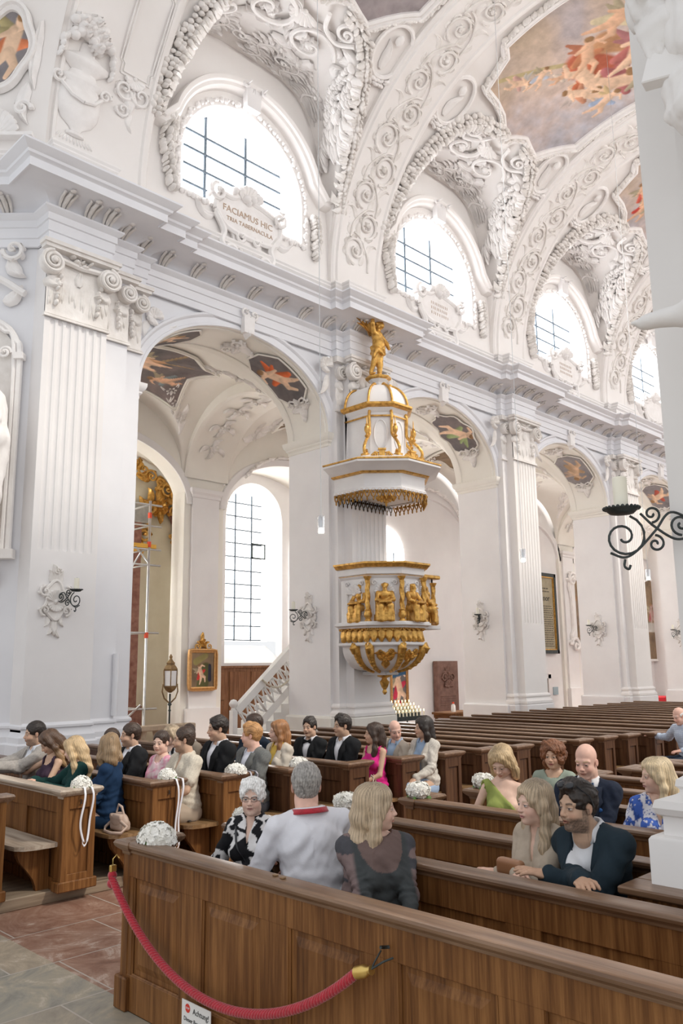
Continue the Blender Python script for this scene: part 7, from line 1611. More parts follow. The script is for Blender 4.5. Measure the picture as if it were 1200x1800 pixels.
    mix(.5*np.exp(-((ab-.0085)/.004)**2-((P[:,2]+.0375)/.003)**2)*(P[:,0]>.095),(.15,.06,.05))
    if age>1:
        mix(.25*np.clip(n3(P*[1,1,3],60,5),0,1)*front,sk*.8)
    return P,Q,c
def hair_mesh(h,style,hair,seed=0,sex='m'):
    s=SDF(); R=np.random.RandomState(seed); f_=style in('long','bob','mid')
    th={'short':.010,'crew':.007,'quiff':.012,'long':.014,'mid':.018,'bob':.016,'bun':.008,'curly':.022,'whiteshort':.016,'fringe':.006,'slick':.010,'back':.012}[style]
    if style=='fringe': s.el((-.022,0,.020),(.092+th,.076+th,.070),.01)
    else: s.el((-.014,0,.044),(.096+th,.077+th,.090+th),.01)
    if style in('short','quiff','slick','back','crew'): s.el((-.045,0,-.005),(.058,.070,.065),.02)
    if style=='quiff':
        for y in(-.03,-.01,.012,.032): s.cap((.065,y,.105),(.02,y*1.1,.130),.020,.022,.02)
    if style=='back':
        for y in(-.03,0,.03): s.cap((.06,y,.100),(-.03,y*1.3,.128),.018,.020,.02)
    if style=='whiteshort':
        for i in range(26): a=R.uniform(0,2*pi); z=R.uniform(.0,.11); r=.092*math.sqrt(max(.05,1-((z-.04)/.105)**2)); s.el((-.018+r*math.cos(a),r*.84*math.sin(a),z),(.03,.025,.028),.02)
    if style=='curly':
        for i in range(70):
            a=R.uniform(.5,2*pi-.5); z=R.uniform(-.11,.12); r=.10*math.sqrt(max(.35,1-((z-.02)/.14)**2)); s.el((-.03+r*math.cos(a),r*1.02*math.sin(a),z),(.026,.026,.03),.012)
    if style in('long','bob','mid'):
        zb={'long':-.30,'mid':-.215,'bob':-.155}[style]
        s.ch([(-.055,0,.06),(-.085,0,-.05),(-.095,0,zb*.75),(-.085,0,zb)],[.075,.070,.062,.040 if style=='long' else .05],.03)
        for y in(-1,1):
            s.ch([(.010,y*.068,.075),(-.002,y*.088,.0),(-.012,y*.092,-.08),(-.005 if style=='long' else -.02,y*.088,zb*.72),(.01 if style=='long' else -.02,y*.082,zb)],[.030,.026,.030,.036 if style=='long' else .034,.022],.03)
            s.ch([(.052,y*.016,.112),(.062,y*.046,.085),(.050,y*.074,.030),(.022,y*.088,-.035)],[.014,.014,.014,.014],.015)
    if style=='bun': s.el((-.105,0,.035),(.034,.036,.036),.02)
    # cut the face free
    if f_: s.cap((.10,0,.085),(-.03,0,.150),.004,.005,.006,op=-1)
    zc={'short':.078,'crew':.080,'quiff':.086,'long':.082,'mid':.082,'bob':.080,'bun':.086,'curly':.070,'whiteshort':.076,'fringe':.3,'slick':.088,'back':.086}[style]
    if style=='fringe':
        s.fn(lambda X,Y,Z:-(Z-.045)+0*X,.01,-1) if False else None
        s.el((.0,0,.115),(.12,.071,.062),.012,op=-1); s.el((.10,0,0),(.085,.10,.14),.01,op=-1)
    else:
        s.el((.115,0,zc-.118),(.075,.0765 if style not in('long','bob','mid','curly','whiteshort') else .070,.118),.010,op=-1)
    if style in('short','crew','quiff','slick','back','bun','fringe'):
        s.bx((.075,0,-.12),(.075,.12,.115),.01,.01,op=-1); s.bx((-.02,0,-.155),(.14,.12,.085),.01,.02,op=-1)
        for y in(-1,1): s.el((-.006,y*.085,-.006),(.026,.020,.036),.006,op=-1)
    if style=='whiteshort': s.bx((-.02,0,-.150),(.14,.12,.085),.01,.02,op=-1); s.bx((.09,0,-.10),(.07,.12,.09),.01,.01,op=-1)
    P,Q=s.mesh(h); Nn=vnormals(P,Q)
    ang=np.arctan2(P[:,1],P[:,0]+.02)
    if style in('long','bob','mid'): 
        st=.7*np.sin(ang*38+5*n3(P*[1,1,.3],16,seed))+.7*np.sin(ang*83+6*n3(P*[1,1,.3],22,seed+1)); d=.0012*st+.006*n3(P*[1,1,.45],20,seed+2); P=P+Nn*d[:,None]
        wv=.006*np.sin(P[:,2]*55+ang*3)*np.clip(-P[:,2]*6,0,1); P=P+Nn*wv[:,None]
    elif style=='curly': st=n3(P,90,seed); P=P+Nn*(.006*st+.005*n3(P,40,seed+1))[:,None]
    else:
        st=np.sin(P[:,1]*420+4*n3(P,30,seed))*.7+n3(P,110,seed); P=P+Nn*(.0016*st+(.004 if style in('quiff','whiteshort','back') else .001)*n3(P*[.6,1.4,1],45,seed+1))[:,None]
    hc=np.array(HAIRC[hair]); k=1+.28*np.clip(st,-1.4,1.4)+.18*n3(P,25,seed+5)
    c=hc*k[:,None]
    if style in('long','bob','mid') and hair in('blonde','ash','ltblonde'): rt=np.clip((P[:,2]-.10)/.05,0,1)[:,None]; c=c*(1-.45*rt)
    if hair=='brown' and style=='long': w=np.clip((-.05-P[:,2])/.18,0,1)[:,None]; c=c*(1-w)+np.array([.42,.26,.13])*w*k[:,None]
    if style=='fringe': pass
    return P,Q,np.clip(c,.005,1)
attrmat('hair',.40,spec=.5)
def _hb():
    m=MATS['hair']; nt=m.node_tree; b=nt.nodes['Principled BSDF']; bump(nt,b,noise(nt,coords(nt,(1,1,.16)),230,3),.7,.004)
_hb()
attrmat('fabric',.85,spec=.2,bs=.22,bscale=160)
attrmat('leather',.35,spec=.5,bs=.1,bscale=60)
PERSON_N=[0]
def person(label,X,Y,zt,yaw,head=(0,0,0),res=1.0,sex='m',skin='fair',hair='brown',style='short',top='suit',cols=None,lean=(0,0),arms=None,twist=0,group=None,face={},legs=True,scale=1.0,seatz=.505,extra=None,skirt=False,bulk=0.0,glasses=None,sit=None,htop=.895):
    """X,Y of the head centre, zt top of the hair; yaw = where the chest faces (world), head=(world yaw,pitch,roll)"""
    PERSON_N[0]+=1; sd=PERSON_N[0]; f=sex=='f'
    sc=scale; cols=cols or {}
    u_z=(zt-seatz)          # seat to top of head
    sc=u_z/(htop*(math.cos(lean[0])*.92+.08)) if sit is None else sit
    Rb=rotm(yaw); Rt=rotm(0,lean[0],lean[1])@rotm(twist,0,0)
    hip=np.array([0,0,.09]); up=lambda p:hip+Rt@(np.array(p,float)-hip)
    sw=(.142 if f else .168)+bulk*.4; ch=.118+bulk; 
    neck=np.array([-.015,0,.635]); hc=np.array([.015,0,.765]); HC=up(hc)
    hy,hp,hr=head; Rh=rotm(hy-yaw,hp,hr)
    pos=np.array([X,Y,0])-Rb@(np.array([HC[0],HC[1],0])*sc); pos[2]=seatz
    root=thing('person',label,'person',tuple(pos),group); root.rotation_euler=(0,0,yaw); root.scale=(sc,)*3
    hh=.0036*res; hb=.0085*res
    # ---- skin body: head and neck, chest, arms, hands, lower legs
    PH,QH,CH=head_mesh(hh,sex,skin=skin,hair=hair,**face); PH=PH@Rh.T+HC
    s=SDF(); sk=np.array(SKIN[skin]); q=.9
    s.ch([up((-.02,0,.10)),up((-.02,0,.28)),up((-.005,0,.46))],[.115+bulk*.7,.095+bulk*.9,.105+bulk*.6],.06); s.el(up((-.01,0,.47)),(.095+bulk*.5,sw-.03,.13),.05,Rt); s.ch([up((-.012,-sw+.03,.555)),up((-.02,0,.595)),up((-.012,sw-.03,.555))],[.048,.062,.048],.04)
    s.cap(up((-.02,0,.58)),HC+Rh@np.array([-.028,0,-.075]),.056 if f else .062,.047 if f else .055,.03)
    if f: 
        for y in(-1,1): s.el(up((.085+bulk*.6,y*.068,.415)),(.055,.062,.060),.03,Rt)
    arms=arms or [((.30,.05,.22),.5),((.30,-.05,.22),.5)]
    A=[]
    for i,(hd,cu) in enumerate(arms):
        sg=1 if i==0 else -1; sh=up((-.012,sg*sw,.555)); T=np.array(hd,float); 
        e,w=ik(sh,T,.285,.255,Rt@np.array([-.45,sg*.55,-.75])); A.append((sh,e,w,cu,sg))
        s.ch([sh,e,w],[.046 if not f else .038,.037 if not f else .031,.026 if not f else .022],.025)
    s.cap((0,0.09,.09),(.42,.12,.10),.075,.055,.05); s.cap((0,-.09,.09),(.42,-.12,.10),.075,.055,.05)
    for y in(-1,1): s.ch([(.43,y*.12,.09),(.41,y*.12,-.30)],[.052,.038],.03); s.cap((.40,y*.12,-.36),(.55,y*.13,-.385),.032,.026,.03)
    PB,QB=s.mesh(hb*1.15); parts=[(PH,QH,CH),(PB,QB,np.tile(sk,(len(PB),1)))]
    for sh,e,w,cu,sg in A:
        s=SDF(); d=w-e; d/=np.linalg.norm(d); d2=np.array([d[0],d[1]-sg*.05,d[2]*.7]); nrm=np.array([.15,-sg*.35,-1.0]); s.cap(e+(w-e)*.75,w,.025,.0235,.01); hand_sdf(s,w,d2,nrm,-sg if True else sg,cu,.95 if f else 1.06); P_,Q_=s.mesh(.0042*max(1,res*.8)); c_=np.tile(sk*np.array([1,.93,.9]),(len(P_),1)); parts.append((P_,Q_,c_))
    o=0; Ps=[];Qs=[];Cs=[]
    for P_,Q_,c_ in parts: Ps.append(P_); Qs.append(np.asarray(Q_)+o); Cs.append(c_); o+=len(P_)
    obj_arrays('body',np.vstack(Ps),np.vstack(Qs),'skin',root,np.vstack(Cs))
    if style!='none':
        P_,Q_,c_=hair_mesh(hh*1.25,style,hair,sd,sex); P_=P_@Rh.T+HC; obj_arrays('hair',P_,Q_,'hair',root,c_)
    # ---- clothes
    def torso(off,sl=1.0,z0=.0,hipw=True,puff=0):
        s=SDF(); b=bulk
        s.ch([up((-.02,0,.06)),up((-.02,0,.28)),up((-.005,0,.46))],[.122+b*.8+off,.100+b+off,.108+b*.8+off],.06); s.el(up((-.01,0,.46)),(.104+b*.7+off,sw-.012+off,.140+off),.05,Rt)
        s.el(up((-.02,0,.14)),(.125+b+off,.165+b+off,.12),.06,Rt)
        s.ch([up((-.012,-sw+.01,.560)),up((-.02,0,.600)),up((-.012,sw-.01,.560))],[.055+off,.060+off,.055+off],.04)
        if f:
            for y in(-1,1): s.el(up((.090+b*.7,y*.068,.415)),(.060+off,.064+off,.062+off),.03,Rt)
        for sh,e,w,cu,sg in A:
            if sl<=0: continue
            r0,r1,r2=(.052,.043,.032) if not f else (.044,.036,.028)
            if sl<1: t=sl*2; 
            if sl>=1: s.ch([sh,e,e+(w-e)*(.97 if sl<1.5 else .6)],[r0+off,r1+off+puff,r2+off+puff*.6],.03)
            else: s.ch([sh,sh+(e-sh)*min(1,sl*1.35)],[r0+off+.004,r1+off+.010],.03)
        return s
    def folds(P,Q,amp,seed,el=True):
        Nn=vnormals(P,Q); d=amp*n3(P*[1,1,.7],13,seed,4)
        if el:
            for sh,e,w,cu,sg in A: r=np.linalg.norm(P-e,axis=1); dd=(w-sh)/np.linalg.norm(w-sh); d+=amp*1.1*np.exp(-(r/.09)**2)*np.sin((P-e)@dd*130+3*n3(P,20,seed))
        zz=P[:,2]; d+=amp*1.1*np.exp(-((zz-.22)/.12)**2)*np.sin(zz*85+2.5*n3(P,9,seed+2)); d+=amp*.9*np.exp(-((zz-.48)/.10)**2)*np.sin((P[:,1]+zz*.6)*70+2*n3(P,8,seed+4))*(np.abs(P[:,1])>.09)
        return P+Nn*d[:,None]
    invt=lambda P:(P-hip)@Rt+hip       # into the upright chest frame
    def garment(name,s,col,mt='fabric',amp=.006,fcol=None,cut=None,h=1.0):
        if cut is not None: 
            for c_ in cut: s.fn(c_,.006,-1)
        P_,Q_=s.mesh(hb*h); 
        if len(P_)==0: return None
        P_=folds(P_,Q_,amp*cols.get('amp',1),sd+len(name)); c_=np.tile(np.array(col,float),(len(P_),1)) if fcol is None else fcol(P_,invt(P_)); return obj_arrays(name,P_,Q_,mt,root,c_)
    def loc3(X_,Y_,Z_):
        x,y,z=X_-hip[0],Y_-hip[1],Z_-hip[2]; return x*Rt[0,0]+y*Rt[1,0]+z*Rt[2,0]+hip[0],x*Rt[0,1]+y*Rt[1,1]+z*Rt[2,1]+hip[1],x*Rt[0,2]+y*Rt[1,2]+z*Rt[2,2]+hip[2]
    def vneck(zb,wt,zt_=.66,x0=.0):      # V shaped opening at the front (negative inside)
        def g(X_,Y_,Z_):
            x,y,z=loc3(X_,Y_,Z_); w=np.clip((z-zb)/(zt_-zb),0,1)*wt; return np.maximum(np.maximum(np.maximum(np.abs(y)-w,x0-x),zb-z),x-.19-bulk)
        return g
    def neckhole(r=.066,z0=.615,tilt=.5):
        def g(X_,Y_,Z_):
            x,y,z=loc3(X_,Y_,Z_); return np.maximum(np.sqrt((x+.012)**2+y**2)-r,z0-tilt*(x+.03)-z)
        return g
    C1=cols.get('top',(.2,.2,.2)); C2=cols.get('shirt',(.82,.82,.84)); 
    def collar(col,w=.03,op=.5,z=.638,par=None):
        m=MB(); k=np.linspace(op,2*pi-op,22); G=[]
        for a in k:
            cx_,cy_=.067*math.cos(a),.067*math.sin(a); sgn=math.cos(a)
            G.append([tuple(up((-.022+cx_*1.02,cy_,z-.012-.02*max(0,sgn)))),tuple(up((-.022+cx_*.98,cy_*.98,z+w*.75-.02*max(0,sgn)))),tuple(up((-.022+cx_*1.12,cy_*1.12,z+w*.7-.022*max(0,sgn)))),tuple(up((-.022+cx_*(1.36+.1*max(0,sgn)),cy_*1.36,z-.012-.045*max(0,sgn))))])
        m.grid(G); o=m.build('collar','fabric',par or root,smooth=True); 
        ca=o.data.color_attributes['Col']; ca.data.foreach_set('color',np.tile(np.array([*col,1],np.float32),len(o.data.vertices)))
        md=o.modifiers.new('thickness','SOLIDIFY'); md.thickness=.003; return o
    def patch(name,pts,col,th=.006,mt='fabric'):
        m=MB(); m.prism(pts,0,th,lambda v:np.array([up((0,0,0))]*len(v))) if False else None
        return None
    def front_x(y,z,off=.0):   # approximate front of the chest in the upright frame
        return .104+bulk*.8+off-.9*y*y*3+(.045*math.exp(-((abs(y)-.068)/.045)**2-((z-.415)/.07)**2) if f else 0)-max(0,z-.50)*.55
    if top in('suit','jacket','openjacket'):
        shp=garment('shirt',torso(.004,1.0),C2,cut=[neckhole(.060,.622)],amp=.002); collar(C2,.032,par=shp)
        zb=.20 if top!='openjacket' else -.1; wt=.085 if top!='openjacket' else .095
        jk=garment('jacket',torso(.020,1.0),C1,cut=[vneck(zb,wt),neckhole(.078,.600,.2),lambda X_,Y_,Z_:np.maximum(loc3(X_,Y_,Z_)[2]-.01,0*X_+loc3(X_,Y_,Z_)[2]-.01)],amp=.0065,fcol=cols.get('ftop'))
        # lapels
        for sg in(-1,1):
            m=MB(); G=[]
            for t in np.linspace(0,1,12):
                z=zb+.03+(.600-zb-.03)*t if zb>0 else .1+.5*t; w=np.clip((z-zb)/(.66-zb),0,1)*wt; lw=.012+.045*math.sin(pi*min(1,t*.72))+(.018 if .68<t<.80 else 0); r=[]
                for k_ in (0,.5,1.0): y=w-.004+lw*k_; r.append(tuple(up((front_x(y,z,.030)-.012*k_*0+.004*(1-k_),sg*y,z))))
                G.append(r)
            m.grid(G); o=m.build('lapel','fabric',jk,smooth=True); o.data.color_attributes['Col'].data.foreach_set('color',np.tile(np.array([*(np.array(C1)*.92),1],np.float32),len(o.data.vertices))); md=o.modifiers.new('t','SOLIDIFY'); md.thickness=.004
        if cols.get('bow'):
            m=MB(); c0=np.array([front_x(0,.60,.012),0,.597]); 
            for sg in(-1,1): q_=MB(); q_.grid([[(.004+.010*math.sin(t*pi),sg*(.004+.055*t),(.010+.022*t)*u) for u in np.linspace(-1,1,5)] for t in np.linspace(0,1,8)]); m.merge(q_,lambda v:np.array([up(c0+p) for p in v]))
            q_=MB(); q_.ell((.012,0,0),(.010,.012,.013),8,6); m.merge(q_,lambda v:np.array([up(c0+p) for p in v]))
            o=m.build('bow_tie','fabric',shp,smooth=True); o.data.color_attributes['Col'].data.foreach_set('color',np.tile(np.array([*cols['bow'],1],np.float32),len(o.data.vertices))); md=o.modifiers.new('t','SOLIDIFY'); md.thickness=.008
        if cols.get('square'):
            m=MB(); m.ell((0,0,0),(.008,.022,.016),8,6); o=MB().merge(m,lambda v:np.array([up(np.array([front_x(.10,.44,.026),.10,.445])+p) for p in v])).build('pocket_square','fabric',jk,smooth=True); o.data.color_attributes['Col'].data.foreach_set('color',np.tile(np.array([*cols['square'],1],np.float32),len(o.data.vertices)))
    elif top in('shirt','polo','blouse'):
        sp=garment('shirt' if top!='blouse' else 'blouse',torso(.014,{'shirt':cols.get('sleeve',1.0),'polo':.5,'blouse':1.0}[top],puff=.012 if top=='blouse' else .004),C1,cut=[neckhole(.064,.618,.35)]+([vneck(.44,.035)] if top!='shirt' or cols.get('open') else []),amp=.0045,fcol=cols.get('ftop'))
        if cols.get('collar',True): collar(cols.get('ccol',C1),.026,.45,par=sp)
    elif top in('tee','dress','tank','oneshoulder'):
        sl={'tee':.55,'dress':cols.get('sleeve',1.0),'tank':0,'oneshoulder':0}[top]
        cut=[neckhole({'tee':.090,'dress':cols.get('nr',.080),'tank':.105,'oneshoulder':.07}[top],.590,.75)]
        if cols.get('v'): cut.append(vneck(cols['v'],.055))
        if top=='tank': cut+= [lambda X_,Y_,Z_,g=g_:np.sqrt((loc3(X_,Y_,Z_)[0]+.01)**2+(loc3(X_,Y_,Z_)[1]-g*(sw+.015))**2+((loc3(X_,Y_,Z_)[2]-.545)*.62)**2)-.062 for g_ in(-1,1)]
        if top=='oneshoulder': cut+=[lambda X_,Y_,Z_:(.505-1.1*loc3(X_,Y_,Z_)[1])-loc3(X_,Y_,Z_)[2]]+[lambda X_,Y_,Z_:np.sqrt(loc3(X_,Y_,Z_)[0]**2+(loc3(X_,Y_,Z_)[1]+(sw+.03))**2+((loc3(X_,Y_,Z_)[2]-.53)*.6)**2)-.050]
        garment('dress' if top!='tee' else 'top',torso(.010,sl,puff=cols.get('puff',0)),C1,cut=cut,amp=.0065,fcol=cols.get('ftop'))
    # ---- trousers / skirt and shoes
    if legs:
        s=SDF(); kz=.085
        for y in(-1,1):
            if skirt: s.cap((-.02,y*.06,.06),(.42,y*.09,.085),.115,.085,.08)
            else: s.ch([(-.03,y*.07,.06),(.43,y*.125,.08),(.41,y*.12,-.33)],[.118,.077,.058],.035)
        if skirt=='long': s.ch([(.42,.09,.07),(.42,.11,-.36)],[.09,.12],.05); s.ch([(.42,-.09,.07),(.42,-.11,-.36)],[.09,.12],.05)
        P_,Q_=s.mesh(hb*1.5); P_=folds(P_,Q_,.004,sd,False); obj_arrays('skirt' if skirt else 'trousers',P_,Q_,'fabric',root,np.array(cols.get('legs',(.05,.05,.06))))
        s=SDF()
        for y in(-1,1): s.el((.455,y*.13,-.372),(.125,.044,.034),.02); s.el((.385,y*.125,-.355),(.05,.038,.045),.02)
        P_,Q_=s.mesh(.011*res); obj_arrays('shoes',P_,Q_,'leather',root,np.array(cols.get('shoe',(.03,.025,.02))))
    if glasses:
        m=MB()
        for y in(-1,1):
            if glasses=='clear': m.tube([(.098-.10*abs(.026*math.sin(a))*0-.35*abs(y*.031+.0245*math.cos(a)-0)*.35,y*.031+.0245*math.cos(a),.002+.0165*math.sin(a)) for a in np.linspace(0,2*pi,25)],.0014,5)
            m.tube([(.090,y*.056,.010),(.02,y*.078,.010),(-.02,y*.080,.002)],.0016,5)
        m.tube([(.099,-.0075,.006),(.101,0,.009),(.099,.0075,.006)],.0014,5)
        for y in(-1,1): m.tube([(.097-.010,y*.054,.016),(.0985,y*.034,.0195),(.1,y*.010,.015)],.0022,5)
        if glasses=='clear': m2=MB(); m2.merge(m,lambda v:v@Rh.T+HC); m2.build('glasses','bag_black',root,smooth=True)
        else:
            m=MB()
            for y in(-1,1): m.ell((.074,y*.031,.118),(.012,.029,.022),12,8,rotm(0,-.8,0)); m.tube([(.055,y*.060,.116),(.0,y*.094,.065),(-.030,y*.090,.010)],.0028,6)
            m.tube([(.082,-.010,.122),(.082,.010,.122)],.003,6); m2=MB(); m2.merge(m,lambda v:v@Rh.T+HC); m2.build('sunglasses','bag_black',root,smooth=True)
    if extra: extra(root,up,HC,Rh,A,hb,front_x)
    return root
def recolour(o,c): o.data.color_attributes['Col'].data.foreach_set('color',np.tile(np.array([*c,1],np.float32),len(o.data.vertices)))
def tones(f): return f
def pat_bw(P,I):
    v=n3(P,13,71,2)+.25*n3(P,40,4,1); w=(np.abs(v)<.17).astype(float); return np.array([.015,.015,.018])+w[:,None]*np.array([.74,.73,.73])
def pat_blue(P,I):
    v=n3(P,30,11,3); u=n3(P,55,12,2); w=((v>.02)|(np.abs(u)<.08)).astype(float)*(u>-.55); a=np.array([.72,.72,.78]); b=np.array([.045,.10,.36]); return a*(1-w[:,None])+b*w[:,None]*(1+.5*(v[:,None]>.3))
def pat_pink(P,I):
    v=np.clip(.5+1.2*n3(P,28,21,3),0,1)[:,None]; return np.array([.70,.28,.40])*v+np.array([.78,.62,.64])*(1-v)
def pat_grey(P,I):
    base=np.tile(np.array([.060,.066,.068]),(len(P),1)); side=np.clip((np.abs(I[:,1])-.150)/.02,0,1); st=(n3(P*[.25,.25,1],30,31,2)>-.05); slc=np.where(st[:,None],np.array([.075,.075,.085]),np.array([.22,.16,.155])); w=side[:,None]; c=base*(1-w)+slc*w
    y=(np.hypot(I[:,1],(I[:,2]-.62)*.8)<.135)&(I[:,0]>-.02); c[y]=np.array([.16,.11,.10]); return c
def pat_tweed(c): 
    def f(P,I): return np.array(c)*(1+.16*n3(P,260,5,2))[:,None]
    return f
def pat_check(P,I): 
    w=((np.sin(P[:,2]*210)>.55)|(np.sin(P[:,1]*210)>.55)).astype(float)[:,None]; return np.array([.58,.64,.74])*(1-w)+np.array([.42,.50,.63])*w
NAVY=(.018,.028,.045); BLACK=(.016,.017,.019); PIX=math.pi
R_=lambda d:rad(d)
RAIL=[((.50,.12,.47),.25),((.50,-.12,.47),.25)]; LAP=[((.30,.05,.20),.5),((.30,-.05,.20),.5)]; KNEE=[((.34,.13,.20),.4),((.34,-.13,.20),.4)]
def lady_extra(root,up,HC,Rh,A,hb,fx):
    m=MB()
    for y in(-1,1): m.merge(MB().ell((-.004,y*.086,-.040),(.005,.003,.009),8,6),lambda v:v@Rh.T+HC)
    m.build('earring','bag_black',root,smooth=True)
    m=MB(); a=np.linspace(-1.2,1.2,22); m.tube([tuple(up((-.01+.085*math.cos(t),.072*math.sin(t),.585-.055*math.cos(t)))) for t in a],.0045,6); m.ell(up((.088,.0,.515)),(.008,.008,.012),8,6); m.build('necklace','brass',root,smooth=True)
    m=MB(); m.tube([tuple(up((fx(y,z,.035),y,z))) for y,z in curve([(-.10,.58),(-.05,.45),(.03,.32),(.08,.20)],6)],.008,6,flat=.4); m.build('bag_strap','bag_black',root,smooth=True)
def man_extra(root,up,HC,Rh,A,hb,fx):
    m=MB(); k=np.linspace(.45,2*pi-.45,30); m.grid([[tuple(up((-.022+r*math.cos(a),r*math.sin(a),z-.03*max(0,math.cos(a))))) for r,z in ((.112,.628),(.104,.640),(.098,.655))] for a in k]); o=m.build('lanyard','rope_red',root,smooth=True); md=o.modifiers.new('t','SOLIDIFY'); md.thickness=.003
def grey_extra(root,up,HC,Rh,A,hb,fx):
    w=A[0][2]; e=A[0][1]; d=(w-e)/np.linalg.norm(w-e); n=np.cross(d,[0,0,1]); n/=np.linalg.norm(n); b=np.cross(d,n)
    m=MB(); m.tube([tuple(w-d*.02+.029*(math.cos(t)*n+math.sin(t)*b)) for t in np.linspace(0,2*pi,20)],.005,6); m.build('wristband','bag_black',root,smooth=True)
def clutch(root,up,HC,Rh,A,hb,fx):
    s=SDF(); s.bx((.40,.03,.43),(.035,.095,.05),.028,.01); s.el((.37,.03,.44),(.03,.08,.03),.01); P,Q=s.mesh(.008); obj_arrays('clutch_bag',P,Q,'leather',root,np.array([.33,.155,.075]))
def hoop(root,up,HC,Rh,A,hb,fx):
    m=MB()
    for y in(-1,1): m.merge(MB().tube([(-.004+.004*math.cos(t),y*.088,-.050+.016*math.sin(t)) for t in np.linspace(0,2*pi,16)],.002,5),lambda v:v@Rh.T+HC)
    m.build('earring','brass',root,smooth=True)
def glove(root,up,HC,Rh,A,hb,fx):
    sh,e,w,cu,sg=A[1]; s=SDF(); d=(w-e)/np.linalg.norm(w-e); s.cap(w-d*.035,w+d*.02,.030,.027,.01); hand_sdf(s,w,d,np.array([.15,.35,-1.]),1,cu,1.10); P,Q=s.mesh(.006); obj_arrays('lace_glove',P,Q,'fabric',root,np.array([.72,.62,.48]))
# ---- near block
person('elderly woman with short white hair and glasses in a black and white patterned blouse',3.44,4.27,1.29,PIX,head=(R_(222),.0,0),res=1,sex='f',skin='old',hair='white',style='whiteshort',top='blouse',cols=dict(top=(.1,.1,.1),ftop=pat_bw,ccol=(.015,.015,.018),legs=(.03,.03,.03)),twist=.55,face=dict(age=2,lips=(.55,.28,.24),iris=(.12,.16,.2)),glasses='clear',bulk=.012,extra=lady_extra)
person('grey haired man from behind in a white short sleeved shirt with a red neck band',3.44,3.76,1.425,R_(82),head=(R_(50),.05,0),res=1,sex='m',skin='pink',hair='grey',style='short',top='shirt',cols=dict(amp=1.6,top=(.74,.74,.79),sleeve=.62,ccol=(.78,.78,.82)),lean=(.12,0),twist=-.35,bulk=.058,arms=[((.40,.10,.30),.4),((.30,-.12,.25),.4)],extra=man_extra)
person('ash blonde woman in a charcoal dress with sheer striped sleeves, looking right',3.44,3.19,1.35,PIX,head=(R_(-42),.03,0),res=1,sex='f',skin='fair',hair='ash',style='mid',top='dress',cols=dict(top=(.1,.1,.1),ftop=pat_grey,amp=1.3,nr=.085,sleeve=1.3,legs=(.05,.055,.06)),twist=1.0,bulk=.070,arms=[((.20,.42,.12),.5),((.30,.30,.14),.6)],extra=grey_extra,skirt=True)
person('straight haired blonde in a beige shirt dress with a tan clutch',4.23,2.70,1.33,R_(172),head=(R_(158),.03,0),res=1,sex='f',skin='fair',hair='ash',style='long',top='blouse',cols=dict(amp=1.6,top=(.50,.42,.335),puff=.01,legs=(.5,.42,.34)),lean=(.18,0),face=dict(lips=(.62,.27,.26),iris=(.2,.25,.3)),arms=[((.40,-.08,.38),.6),((.42,.10,.40),.6)],extra=clutch,skirt=True)
person('bearded man in a navy jacket with sunglasses pushed up on his black hair',4.12,2.36,1.375,R_(176),head=(R_(163),.02,0),res=1,sex='m',skin='olive',hair='dark',style='quiff',top='jacket',cols=dict(amp=.9,top=(.020,.034,.046),shirt=(.72,.73,.76)),lean=(.30,.10),face=dict(beard=.85,mouth=.5),arms=[((.46,-.10,.42),.3),((.50,.12,.44),.3)],glasses='sun')
person('blonde woman looking down in a green one shouldered dress',5.65,3.88,1.35,R_(180),head=(R_(190),.55,0),res=1.15,sex='f',skin='fair',hair='blonde',style='bob',top='oneshoulder',cols=dict(top=(.30,.35,.10),legs=(.3,.35,.1)),twist=.6,face=dict(eyes=.6),arms=LAP,skirt=True)
person('curly brown haired woman in a sage green top, sunlight on her hair',6.53,3.95,1.32,PIX,head=(R_(196),.08,0),res=1.15,sex='f',skin='tan',hair='auburn',style='curly',top='tee',cols=dict(top=(.30,.35,.29)),twist=.4,bulk=.01,face=dict(age=1,lips=(.5,.16,.15)))
person('bald man with blue bow tie and matching pocket square in a dark navy suit',5.75,3.20,1.39,PIX,head=(R_(188),.18,0),res=1.15,sex='m',skin='pink',hair='dkbrown',style='none',top='suit',cols=dict(top=(.018,.025,.045),shirt=(.78,.78,.80),bow=(.02,.055,.13),square=(.03,.10,.28)),twist=.25,face=dict(beard=.15,eyes=.6,brow='blonde'),bulk=.01,htop=.885)
person('long haired blonde with hoop earrings in a blue and white patterned dress',5.70,2.65,1.34,R_(190),head=(R_(135),.05,0),res=1.1,sex='f',skin='fair',hair='ltblonde',style='long',top='dress',cols=dict(top=(.5,.5,.6),ftop=pat_blue,nr=.07,v=.42,puff=.012,legs=(.3,.35,.5)),twist=.35,face=dict(lips=(.6,.27,.25)),extra=hoop,skirt=True)
